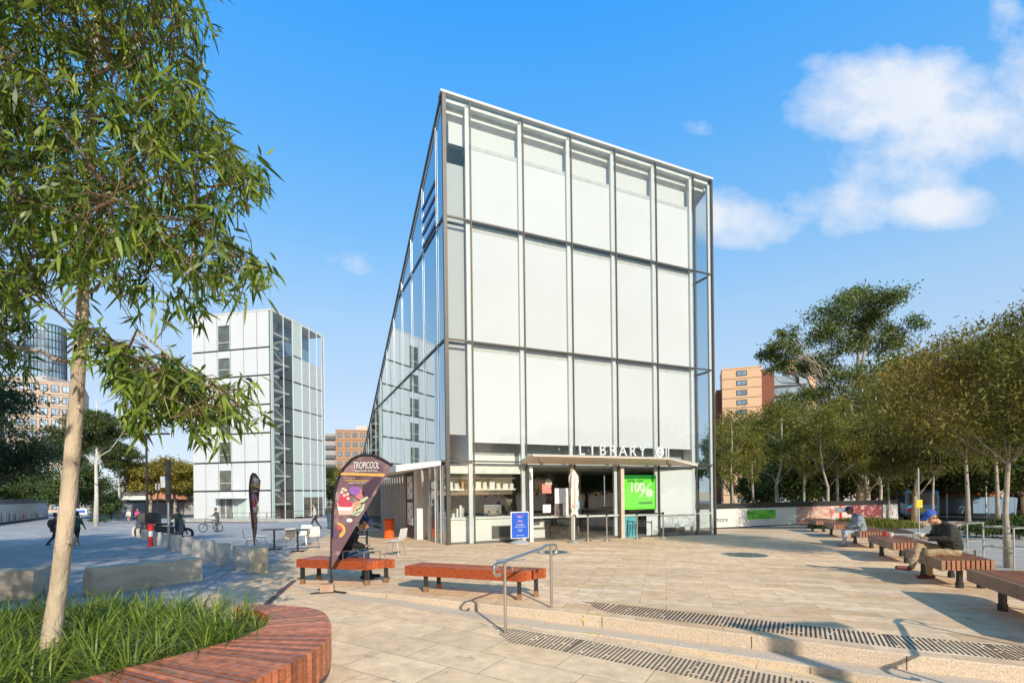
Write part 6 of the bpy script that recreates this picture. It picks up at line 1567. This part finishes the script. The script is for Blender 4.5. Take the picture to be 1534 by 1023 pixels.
t = inside('bench_table', 'long pale reading table seen through the entrance glass', 'table', 6.2, 2.4); MB().span((-.8, -.35, .72), (.8, .35, .76)).build('table_top', [INT_W], t)
for x in (-.7, .7): MB().span((x - .03, -.3, 0), (x + .03, .3, .72)).build('leg', [CHARC], t)
t = inside('bookshelf', 'grey bookshelf deep inside the library hall', 'bookshelf', 8.3, 6.5); MB().span((-1.2, 0, 0), (1.2, .35, 1.9)).build('case', [CHARC], t)
for z in (.4, .85, 1.3): 
    b_ = MB(); x = -1.1
    while x < 1.05: w_ = random.uniform(.03, .07); b_.span((x, -.02, z), (x + w_ * .9, .25, z + random.uniform(.22, .34))); x += w_
    b_.build('books', [mat('books', (.35, .27, .2), .7, var=.5, island=.8)], t)
t = inside('cabinet', 'dark low cabinet in the last glass bay', 'cabinet', 11.55, .9); MB().span((-.3, 0, -.15), (.02, .4, .75)).build('case', [INT_W], t); MB().span((.04, .05, -.15), (.3, .4, .85)).build('case', [CHARC], t)
t = inside('high_chair', 'black office chair behind the entrance glass', 'chair', 5.4, 1.3); MB().span((-.25, -.25, .42), (.25, .25, .5)).build('seat', [BLACK], t, bevel=.03); MB().span((-.23, .2, .5), (.23, .26, 1.0)).build('backrest', [BLACK], t, bevel=.03); MB().cyl((0, 0, .05), (0, 0, .42), .03).build('column', [BLACK], t); MB().lathe([(.26, 0), (.26, .03), (.05, .06)], n=5).build('base', [BLACK], t)
# notices on the side wall
for k, (z, lab) in enumerate(((1.55, 'upper white notice with orange dots on the side of the library'), (.45, 'lower white notice with orange dots on the side of the library'))):
    p = L(-.24, 4.75); t = thing('wall_notice', (p.x, p.y, z), LROT - pi / 2, lab, 'notice')
    MB().span((-.5, -.012, 0), (.5, 0, .95)).build('sheet', [PLASTIC_W], t)
    for q, (x, zz) in enumerate(((.3, .75), (-.25, .6), (.25, .35), (-.3, .15))): MB().cyl((x, -.012, zz), (x, -.018, zz), .09, n=14).build('dot', [mat('dot_orange', (.65, .16, .03), .5)], t)

# ------------------------------------------------------------------ bus and orange awning at the right
c = on_ground(ray(1381, 740)[0] * 48, 48); t = thing('bus', c, radians(-35), 'blue bus parked under the trees beyond the grass mound', 'bus')
BUSB = mat('bus_blue', (.06, .34, .72), .35, var=.1); 
MB().span((-1.25, 0, .35), (1.25, 9, 2.9)).build('body', [BUSB], t, bevel=.12); MB().span((-1.1, -.02, 1.5), (1.1, .05, 2.6)).build('rear_window', [WIN_D], t); MB().span((-.9, -.03, 2.62), (.9, .03, 2.85)).build('route_sign', [BLACK], t)
for s in (-1, 1):
    MB().span((s * 1.26 - .02, .6, 1.6), (s * 1.26 + .02, 8.4, 2.5)).build('side_window', [WIN_D], t); MB().span((s * .95 - .12, -.04, .75), (s * .95 + .12, .02, 1.2)).build('tail_light', [RED], t)
    for y in (1.8, 7.2): MB().cyl((s * 1.05, y, .48), (s * 1.28, y, .48), .48, n=20).build('wheel', [RUBBER], t)
MB().span((-.5, -.03, .8), (.5, .02, 1.15)).build('number_plate', [mat('plate_yellow', (.6, .5, .15), .5)], t); MB().span((-1.2, -.06, .35), (1.2, .05, .6)).build('bumper', [CHARC], t)
c = on_ground(ray(1400, 740)[0] * 60, 60); t = thing('shop_awning', c, radians(-30), 'orange shop awning behind the blue bus', 'awning')
MB().prism([(-5.5, 0), (5.5, 0), (5.5, -1.6), (-5.5, -1.6)], [2.75, 2.75, 2.2, 2.2], [2.85, 2.85, 2.3, 2.3]).build('canvas', [mat('awning_orange', (.75, .15, .02), .7)], t); MB().span((-5.5, .02, 0), (5.5, .3, 3.4)).build('shopfront', [mat('shop_wall', (.42, .35, .30), .7)], t)
for x in (-5, -2.5, 0, 2.5, 5): MB().cyl((x, -1.5, 0), (x, -1.5, 2.2), .05).build('post', [WHITE], t)
for x in (-3.8, -1.3, 1.3, 3.8): MB().span((x - .9, -.03, .3), (x + .9, .019, 2.0)).build('window', [WIN_D], t)
c = on_ground(ray(1525, 740)[0] * 55, 55); t = thing('site_fence', c, radians(-25), 'pale blue site fence across the road at the right edge', 'fence')
for k in range(8): MB().span((-9 + k * 2.2, -.02, .2), (-9 + k * 2.2 + 2.1, .02, 2.0)).build('panel', [mat('fence_blue', (.20, .33, .5), .6, var=.2)], t); MB().cyl((-9 + k * 2.2 - .05, 0, 0), (-9 + k * 2.2 - .05, 0, 2.2), .04).build('post', [GALV], t)
c = on_ground(ray(1470, 740)[0] * 52, 52)
for k, (u, lab) in enumerate(((1418, 'thin white street pole nearest the orange awning'), (1477, 'thin white street pole by the road, right of the grey trunk'))):
    p = on_ground(ray(u, 740)[0] * 50, 50); t = thing('street_pole', p, 0, lab, 'pole'); MB().cyl((0, 0, 0), (0, 0, 3.6), .07).build('pole', [WHITE], t); MB().box((0, 0, 3.68), (.25, .25, .14)).build('cap', [GALV], t)
# ------------------------------------------------------------------ people
def capsule(mb, a, b, ra, rb, n=12):
    a, b = Vector(a), Vector(b)
    mb.ell(a, (ra, ra, ra), n, 8); mb.ell(b, (rb, rb, rb), n, 8)
    if (b - a).length > 1e-4: mb.cyl(a, b, ra, rb, n)
def remesh_obj(mb, name, voxel, smooth_it=2):
    o = mb.build(name, [SKIN]); 
    m = o.modifiers.new('r', 'REMESH'); m.mode = 'VOXEL'; m.voxel_size = voxel
    s = o.modifiers.new('s', 'SMOOTH'); s.factor = .5; s.iterations = smooth_it
    dg = bpy.context.evaluated_depsgraph_get(); me = bpy.data.meshes.new_from_object(o.evaluated_get(dg))
    bpy.data.objects.remove(o)
    return me
def figure(name, label, loc, rz, segs, mats, tags_, voxel=.014, extras=(), scale=1.0):
    """segs: list of (a, b, ra, rb, tag). One continuous skin, coloured by the nearest segment."""
    t = thing(name, loc, rz, label, 'person')
    mb = MB()
    for a, b, ra, rb, tg in segs: capsule(mb, a, b, ra, rb)
    me = remesh_obj(mb, 'body', voxel)
    names = list(mats.keys()); me.materials.clear()
    for k in names: me.materials.append(mats[k])
    n = len(me.polygons); C = np.empty(n * 3); me.polygons.foreach_get('center', C); C = C.reshape(-1, 3)
    best = np.full(n, 1e9); idx = np.zeros(n, dtype=np.int32)
    for a, b, ra, rb, tg in segs:
        a = np.array(a, float); b = np.array(b, float); d = b - a; L2 = max(1e-9, d @ d)
        tt = np.clip(((C - a) @ d) / L2, 0, 1); dist = np.linalg.norm(C - (a + tt[:, None] * d), axis=1) - (ra + (rb - ra) * tt)
        m = dist < best; best[m] = dist[m]; idx[m] = names.index(tg)
    # cloth folds: push the dressed part of the skin in and out a little
    nv = len(me.vertices); VC = np.empty(nv * 3); me.vertices.foreach_get('co', VC); VC = VC.reshape(-1, 3); NV = np.empty(nv * 3); me.vertices.foreach_get('normal', NV); NV = NV.reshape(-1, 3)
    bv = np.full(nv, 1e9); iv = np.zeros(nv, dtype=np.int32)
    for a, b, ra, rb, tg in segs:
        a = np.array(a, float); b = np.array(b, float); d = b - a; L2 = max(1e-9, d @ d)
        tt = np.clip(((VC - a) @ d) / L2, 0, 1); dist = np.linalg.norm(VC - (a + tt[:, None] * d), axis=1) - (ra + (rb - ra) * tt)
        m = dist < bv; bv[m] = dist[m]; iv[m] = names.index(tg)
    cl_ = np.isin(iv, [names.index(q) for q in ('top', 'legs') if q in names])
    for i in np.nonzero(cl_)[0]:
        p = VC[i]; k = mnoise.noise(Vector((p[0] * 13, p[1] * 13, p[2] * 22))) * .011 + mnoise.noise(Vector((p[0] * 30, p[1] * 30, p[2] * 44))) * .005
        VC[i] = p + NV[i] * k
    me.vertices.foreach_set('co', VC.ravel())
    me.polygons.foreach_set('material_index', idx); me.polygons.foreach_set('use_smooth', np.ones(n, dtype=bool)); me.update()
    o = bpy.data.objects.new('body', me); COL.objects.link(o); o.parent = t
    t.scale = (scale,) * 3
    return t
def hand_segs(w, d, up, side, curl=.5, k=1.0):
    """palm, four fingers of different lengths and a thumb; w wrist, d pointing direction, up = back of the hand, side = towards the thumb"""
    w, d, up, side = Vector(w), Vector(d).normalized(), Vector(up).normalized(), Vector(side).normalized()
    S = []; pl = .085 * k
    for i, s in enumerate((-.028, -.009, .01, .028)): S.append((w + side * s * .6 * k, w + d * pl + side * s * k, .015 * k, .0125 * k, 'skin'))
    for i, (s, L_) in enumerate(((-.028, .055), (-.009, .072), (.010, .078), (.028, .07))):
        a = w + d * pl + side * s * k; b = a + (d - up * curl * .6).normalized() * L_ * .5 * k; c = b + (d - up * curl * 1.6).normalized() * L_ * .5 * k
        S += [(a, b, .0105 * k, .0095 * k, 'skin'), (b, c, .0095 * k, .008 * k, 'skin')]
    a = w + d * .025 * k + side * .03 * k; b = a + (d * .7 + side * .7 - up * .3).normalized() * .04 * k; c = b + (d - up * .5 + side * .1).normalized() * .032 * k
    S += [(a, b, .014 * k, .012 * k, 'skin'), (b, c, .011 * k, .009 * k, 'skin')]
    return S
def head_segs(c, f, hair='hair', up=(0, 0, 1), cap=True):
    c, f, up = Vector(c), Vector(f).normalized(), Vector(up).normalized(); s = up.cross(f).normalized()
    S = [(c + up * .03 - f * .012, c + up * .03 - f * .012, .092, .092, 'skin'), (c + f * .02 - up * .06, c + f * .025 - up * .055, .062, .062, 'skin'), (c + f * .055 - up * .085, c + f * .05 - up * .085, .036, .036, 'skin'),
         (c + f * .088 + up * .015, c + f * .104 - up * .022, .010, .016, 'skin'),
         (c + f * .083 - up * .062 + s * .016, c + f * .083 - up * .062 - s * .016, .009, .009, 'lip')]
    for q in (-1, 1):
        S.append((c + s * q * .088 + up * .015 - f * .005, c + s * q * .09 - up * .02 - f * .002, .018, .013, 'skin'))
        S.append((c + s * q * .034 + f * .079 + up * .018, c + s * q * .034 + f * .08 + up * .018, .0095, .0095, 'eye'))
    if hair: S += [(c + up * .045 - f * .03, c + up * .045 - f * .03, .092, .092, hair), (c - f * .05 - up * .02, c - f * .05 - up * .02, .07, .07, hair)]
    return S
EYE = mat('eye_dark', (.03, .025, .022), .3); LIP = mat('lip', (.38, .17, .14), .5)
def palette(top, legs, shoe, skin=SKIN, hair=(.03, .02, .015), extra=None):
    k = lambda c, r=.85: c if not isinstance(c, tuple) else mat('cloth_%02d_%02d_%02d' % tuple(int(x * 99) for x in c), c, r, var=.25, scale=9, bump=.35, bscale=16)
    d = {'skin': skin, 'top': k(top), 'legs': k(legs), 'shoe': k(shoe, .6), 'hair': mat('hair_%02d' % int(hair[0] * 99), hair, .6), 'eye': EYE, 'lip': LIP}
    if extra: d.update({a: k(b) for a, b in extra.items()})
    return d
def stander(name, label, loc, rz, cols, stride=0.0, arm=.15, bend=0.0, short=False, hair='hair', sleeves='top', scale=1.0, armpose=None, voxel=.016):
    S = []; hipz = .90 - .06 * abs(stride); lean = Vector((bend, 0, 0))
    hip = Vector((0, 0, hipz)); ch = Vector((.02, 0, hipz + .38)) + lean * .6; nk = Vector((.03, 0, hipz + .56)) + lean; hd = nk + Vector((.03, 0, .15)) + lean * .15
    for q in (-1, 1):
        st = stride * q
        h_ = hip + Vector((0, .085 * q, -.02)); kn = h_ + Vector((.42 * sin(st) + .03, 0, -.42 * cos(st))); bk = max(0, -st) * .9
        an = kn + Vector((.42 * sin(st - bk * .8) - .02, 0, -.40 * cos(st - bk * .8)))
        S += [(h_, kn, .088, .062, 'legs'), (kn, an, .058, .045, 'skin' if short else 'legs')]
        tp = an + Vector((.15, 0, -.035 - .0)) ; S += [(an + Vector((-.03, 0, -.03)), tp, .045, .036, 'shoe')]
        sh = ch + Vector((0, .175 * q, .10)); a_ = -st * .8 if stride else 0
        el = sh + Vector((.28 * sin(a_) + .02, .05 * q, -.28 * cos(a_))); wr = el + Vector((.24 * sin(a_ + arm + .25), -.01 * q, -.23 * cos(a_ + arm + .25)))
        if armpose and q in armpose: el, wr = [sh + Vector(p) for p in armpose[q]]
        S += [(sh, el, .056, .044, 'top'), (el, wr, .041, .030, sleeves)]
        S += hand_segs(wr, wr - el, Vector((0, q, 0)) if not armpose else Vector((0, 0, 1)), Vector((1, 0, .2)), .5)
    S += [(hip + Vector((0, -.06, .02)), hip + Vector((0, .06, .02)), .115, .115, 'legs'), (hip + Vector((0, -.05, .14)), hip + Vector((0, .05, .14)), .118, .118, 'top'), (hip + Vector((.0, -.05, .12)), ch + Vector((0, -.075, 0)), .105, .115, 'top'), (hip + Vector((.0, .05, .12)), ch + Vector((0, .075, 0)), .105, .115, 'top'),
          (ch + Vector((0, -.15, .09)), ch + Vector((0, .15, .09)), .07, .07, 'top'), (ch + Vector((0, 0, .1)), nk, .07, .055, 'top'), (nk, hd, .052, .052, 'skin')]
    S += head_segs(hd + Vector((0, 0, .02)), (1, 0, -.1), hair)
    return figure(name, label, loc, rz, S, cols, 'x', voxel, scale=scale)
def seated(name, label, loc, rz, cols, lean=.25, look=(1, 0, -.5), cross=False, hands=((.34, .10, .30), (.36, -.10, .30)), seat=.45, legsplay=.10, coat=1.0, voxel=.012, hair='hair', hoodup=False):
    """faces +x, sits with the hips over the origin"""
    S = []; hip = Vector((0, 0, seat + .10)); ch = hip + Vector((sin(lean) * .40, 0, cos(lean) * .38)); nk = ch + Vector((sin(lean + .15) * .2, 0, cos(lean + .15) * .17)); hd = nk + Vector((sin(lean + .5) * .16, 0, cos(lean + .5) * .14))
    if cross:
        # one foot on the ground, the other ankle resting on its knee
        k1 = Vector((.44, .05, seat + .07)); a1 = Vector((.40, .04, .09)); S += [(hip + Vector((.02, .09, -.02)), k1, .092, .066, 'legs'), (k1, a1, .066, .05, 'legs'), (a1 + Vector((0, 0, .02)), a1 + Vector((0, 0, -.01)), .042, .042, 'sock'), (a1 + Vector((-.05, 0, -.05)), a1 + Vector((.19, .0, -.06)), .045, .036, 'shoe')]
        k2 = Vector((.50, -.10, seat + .20)); a2 = Vector((.70, .02, .22)); S += [(hip + Vector((.02, -.09, .0)), k2, .095, .07, 'legs'), (k2, a2, .068, .052, 'legs'), (a2, a2 + Vector((.05, 0, -.03)), .042, .04, 'sock'), (a2 + Vector((.05, 0, -.03)), a2 + Vector((.27, .02, -.01)), .048, .038, 'shoe')]
    else:
        for q in (-1, 1):
            k1 = Vector((.44, legsplay * q, seat + .08)); a1 = Vector((.46 + .05 * q, legsplay * q * .9, .09)); S += [(hip + Vector((.02, .09 * q, -.02)), k1, .092, .066, 'legs'), (k1, a1, .064, .05, 'legs'), (a1 + Vector((-.04, 0, -.05)), a1 + Vector((.18, 0, -.055)), .045, .036, 'shoe')]
    for q, hp in ((1, hands[0]), (-1, hands[1])):
        sh = ch + Vector((.0, .18 * q, .09)); wr = Vector((hp[0], hp[1], seat + hp[2])); mid = (sh + wr) / 2; el = mid + Vector((-.10, .10 * q, -.10))
        S += [(sh, el, .064 * coat, .054 * coat, 'top'), (el, wr, .052 * coat, .036 * coat, 'top')]
        S += hand_segs(wr, Vector((.8, -.5 * q, .05)), Vector((0, 0, -1)), Vector((.5, .6 * q, .1)), .7)
    S += [(hip + Vector((0, -.07, 0)), hip + Vector((0, .07, 0)), .125, .125, 'legs'), (hip + Vector((-.01, -.05, .10)), ch + Vector((-.02, -.08, -.02)), .125 * coat, .135 * coat, 'top'), (hip + Vector((-.01, .05, .10)), ch + Vector((-.02, .08, -.02)), .125 * coat, .135 * coat, 'top'),
          (ch + Vector((0, -.14, .07)), ch + Vector((0, .14, .07)), .085 * coat, .085 * coat, 'top'), (ch + Vector((-.02, 0, .08)), nk, .085, .062, 'top'), (nk, hd, .055, .055, 'skin')]
    if hoodup or coat > 1.21: S += [(nk + Vector((-.06, -.06, -.02)), nk + Vector((-.06, .06, -.02)), .07, .07, 'top')]
    lk = Vector(look).normalized(); up = Vector((0, 0, 1)); up = (up - lk * up.dot(lk)).normalized(); hc = hd + up * .05 + lk * .02
    S += head_segs(hc, lk, hair, up)
    t = figure(name, label, loc, rz, S, cols, 'x', voxel)
    t['hx'], t['hy'], t['hz'] = hc.x, hc.y, hc.z
    return t, hc, lk, up
def cap(parent, hc, f, up, m, brim=True):
    f, up = Vector(f).normalized(), Vector(up).normalized(); s = up.cross(f).normalized()
    V = []; Fc = []; nu, nv = 20, 7; c = hc + up * .045 - f * .012
    for i in range(nv + 1):
        th = (pi / 2) * i / nv
        for k in range(nu):
            a = 2 * pi * k / nu; V.append(c + f * cos(a) * .112 * cos(th) + s * sin(a) * .101 * cos(th) + up * .105 * sin(th))
    for i in range(nv):
        for k in range(nu): Fc.append((i * nu + k, i * nu + (k + 1) % nu, (i + 1) * nu + (k + 1) % nu, (i + 1) * nu + k))
    if brim:
        o = len(V); n = 9
        for layer in (0, .008):
            for k in range(n):
                a = -1.15 + 2.3 * k / (n - 1); V.append(c + f * cos(a) * .106 + s * sin(a) * .10 + up * (.004 + layer)); V.append(c + f * (cos(a) * .075 + .118) + s * sin(a) * .085 + up * (-.022 + layer))
        for k in range(n - 1):
            a = o + 2 * k; Fc.append((a, a + 1, a + 3, a + 2)); b = a + 2 * n; Fc.append((b + 2, b + 3, b + 1, b)); Fc.append((a + 1, b + 1, b + 3, a + 3))
    mb = MB(); mb.add(V, Fc); return mb.build('cap', [m], parent, smooth=True)
CAPB = mat('cap_blue', (.03, .10, .42), .8, var=.12, scale=20); CAPN = mat('cap_navy', (.02, .04, .12), .8)
# 1. the man on the right
pal = palette((.028, .030, .026), (.34, .25, .15), (.10, .012, .016), extra={'sock': (.6, .58, .56)})
MX_, MY_ = 8.42, 9.62
man, hc, lk, up = seated('person', 'seated man in blue cap, dark jacket and khaki trousers eating from a white tub', (MX_, MY_, -.02), radians(172), pal, lean=.27, look=(1, .12, -.6), cross=True, hands=((.40, .06, .34), (.43, -.10, .36)), seat=.43, coat=1.22, voxel=.0105)
cap(man, hc, lk, up, CAPB)
hp = Vector((.52, -.02, .43 + .42)); wp = Matrix.Rotation(radians(172), 4, 'Z') @ hp + Vector((MX_, MY_, -.02))
tag(MB().lathe([(.055, 0), (.085, .055), (.09, .06), (.082, .058), (.05, .01)], tuple(wp - Vector((0, 0, .035))), 18).build('food_tub', [PLASTIC_W]), 'white takeaway tub held by the seated man in the blue cap', 'tub')
# 2. hoodie on the far bench
pal = palette((.26, .32, .38), (.48, .54, .62), (.30, .30, .30), skin=SKIN_D)
p2 = Vector((11.25, 16.2)); hood, hc, lk, up = seated('person', 'person in grey hoodie, pale jeans and navy cap sitting on the far bench', (p2.x, p2.y, zU(p2.x, p2.y)), radians(165), pal, lean=.22, look=(1, 0, -.35), hands=((.36, .06, .24), (.36, -.06, .24)), seat=.40, coat=1.25, voxel=.014, hoodup=True)
cap(hood, hc, lk, up, CAPN)
# 3. man in black behind the banner
pal = palette((.012, .012, .014), (.03, .06, .13), (.02, .02, .02))
p3 = Vector((-3.46, 10.24)); blk, hc, lk, up = seated('person', 'seated man in black jacket and blue cap looking down behind the near banner', (p3.x, p3.y, 0.0), radians(12), pal, lean=.42, look=(1, -.2, -.75), hands=((.40, .05, .22), (.40, -.05, .22)), seat=.44, coat=1.2, voxel=.0125)
cap(blk, hc, lk, up, CAPN)
wp = Matrix.Rotation(radians(12), 4, 'Z') @ Vector((.50, 0, .68)) + Vector((p3.x, p3.y, 0)); mb = MB(); mb.box((0, 0, 0), (.075, .15, .009)); ph = mb.build('phone', [BLACK]); ph.location = wp; ph.rotation_euler = (0, -.5, radians(12)); tag(ph, 'dark phone in the hands of the man in black', 'phone')
# 4-10. people further off
p = gp(541, 803); s4 = stander('person', 'person in blue top carrying a black bag behind the near banner', p, radians(70), palette((.03, .06, .30), (.02, .02, .025), (.05, .05, .05)), stride=.25)
MB().ell((-.18, -.02, 1.18), (.12, .17, .24), 14, 10).build('backpack', [CHARC], s4, smooth=True)
p = gp(472, 793); stander('person', 'person in white top and dark vest walking past the white tower', p, radians(200), palette((.55, .55, .52), (.03, .035, .05), (.05, .05, .05), extra=None), stride=.35, arm=.5)
p = gp(493, 792); stander('person', 'person in dark jacket and jeans standing left of the near banner', p, radians(90), palette((.05, .055, .05), (.06, .10, .18), (.04, .04, .04)), stride=.12)
p = gp(82, 818); w1 = stander('person', 'walker in dark clothes with a backpack, left of the pale gum trunk', p, radians(80), palette((.10, .11, .13), (.03, .03, .035), (.05, .05, .05)), stride=.4)
MB().ell((-.2, 0, 1.18), (.11, .15, .22), 14, 10).build('backpack', [CHARC], w1, smooth=True)
p = gp(115, 818); stander('person', 'walker in teal shirt and dark shorts, right of the pale gum trunk', p, radians(95), palette((.045, .11, .12), (.03, .03, .035), (.45, .45, .45)), stride=.3, short=True, sleeves='skin', hair='hair')
p = gp(267, 807); stander('person', 'man in green shirt and jeans standing by the parked motorbikes', p, radians(150), palette((.06, .085, .055), (.04, .07, .13), (.03, .03, .03)), armpose={1: ((.12, .06, -.25), (.33, .0, -.20)), -1: ((.12, -.06, -.25), (.33, .0, -.22))})
p = gp(326, 796); stander('person', 'person in grey jacket standing astride the bicycle near the white tower', p, radians(180), palette((.10, .10, .10), (.10, .12, .16), (.04, .04, .04)), bend=.08, armpose={1: ((.15, .05, -.22), (.38, .02, -.22)), -1: ((.15, -.05, -.22), (.38, -.02, -.22))})
p = gp(206, 783); stander('person', 'person in bright pink top far behind the motorbikes', p, radians(-60), palette((.60, .05, .25), (.03, .03, .03), (.05, .05, .05)), stride=.2, sleeves='skin')
p = gp(193, 784); stander('person', 'person in white top far away beside the one in pink', p, radians(-80), palette((.6, .58, .55), (.32, .22, .15), (.05, .05, .05)), stride=.1)
# ------------------------------------------------------------------ bikes
def wheel(t, x, r, w, y=0.0, spokes=10, m=RUBBER):
    mb = MB(); mb.ring((x, y, r), r - w, w, 1, 24, 8); o = mb.build('wheel', [m], t, smooth=True)
    mb = MB()
    for k in range(spokes):
        a = 2 * pi * k / spokes; mb.tube([(x, y, r), (x + (r - w) * cos(a), y, r + (r - w) * sin(a))], .006, 4)
    mb.cyl((x, y - .05, r), (x, y + .05, r), .04); mb.build('hub', [GALV], o); return o
def motorbike(loc, rz, label, box=True):
    t = thing('motorbike', loc, rz, label, 'motorbike', 'delivery motorbikes parked behind the bollards')
    wheel(t, .62, .28, .06); wheel(t, -.6, .28, .06)
    mb = MB(); mb.prism([(-.75, -.12), (.1, -.12), (.1, .12), (-.75, .12)], [.42, .30, .30, .42], [.70, .62, .62, .70]); mb.build('body', [CHARC], t, bevel=.05)
    MB().span((-.62, -.13, .70), (.08, .13, .80)).build('seat', [BLACK], t, bevel=.04)
    mb = MB(); mb.tube([(.62, 0, .28), (.52, 0, .62), (.42, 0, .98)], .035, 8); mb.span((.1, -.1, .28), (.42, .1, .36)); mb.prism([(.34, -.16), (.5, -.12), (.5, .12), (.34, .16)], .35, .95); mb.build('front_fairing', [mat('fairing_grey', (.12, .13, .15), .3)], t)
    mb = MB(); mb.tube([(.34, -.33, 1.02), (.42, 0, .98), (.34, .33, 1.02)], .018, 8); mb.build('handlebar', [BLACK], t); 
    for s in (-1, 1): m_ = MB(); m_.tube([(.38, s * .22, 1.0), (.40, s * .28, 1.18)], .008, 5); m_.ell((.40, s * .29, 1.22), (.02, .07, .045), 10, 6); m_.build('mirror', [BLACK], t)
    MB().ell((.52, 0, .84), (.05, .09, .08), 12, 8).build('headlight', [PLASTIC_W], t, smooth=True)
    if box: b_ = MB().span((-.95, -.25, .84), (-.45, .25, 1.30)).build('delivery_box', [CHARC], t, bevel=.03); MB().span((-.96, -.2, .98), (-.945, .2, 1.16)).build('reflector', [RED], b_)
    MB().cyl((-.1, .1, .3), (-.18, .22, 0), .015).build('stand', [GALV], t); t.scale = (1.18,) * 3; return t
mk = motorbike(gp(257, 809), radians(20), 'dark motorbike with a large black box next to the man in green')
dup(mk, gp(214, 805), radians(150), 'dark motorbike with a black box left of the warning bollard')
dup(mk, gp(240, 804), radians(35), 'dark motorbike squeezed between the other two')
def bicycle(loc, rz, label):
    t = thing('bicycle', loc, rz, label, 'bicycle'); wheel(t, .55, .33, .028, spokes=16); wheel(t, -.52, .33, .028, spokes=16)
    mb = MB(); 
    for a, b in (((-.52, .33), (-.05, .30)), ((-.05, .30), (-.18, .78)), ((-.18, .75), (.40, .74)), ((-.05, .30), (.42, .66)), ((-.52, .33), (-.17, .72)), ((.38, .86), (.46, .6)), ((.46, .6), (.55, .33))): mb.tube([(a[0], 0, a[1]), (b[0], 0, b[1])], .02, 8)
    mb.build('frame', [BLACK], t); MB().box((-.2, 0, .84), (.26, .14, .06)).build('saddle', [RUBBER], t, bevel=.02)
    mb = MB(); mb.tube([(.30, -.28, 1.0), (.38, 0, .96), (.30, .28, 1.0)], .015, 8); mb.tube([(.39, 0, .84), (.38, 0, .97)], .016, 6); mb.build('handlebar', [BLACK], t); MB().box((-.52, 0, .73), (.4, .2, .06)).build('rear_rack', [CHARC], t)
    mb = MB(); mb.cyl((-.05, -.06, .3), (-.05, .06, .3), .09, n=14); mb.build('crank', [GALV], t); return t
bicycle(gp(316, 797), radians(183), 'dark electric bicycle with rear rack held by the person near the white tower')
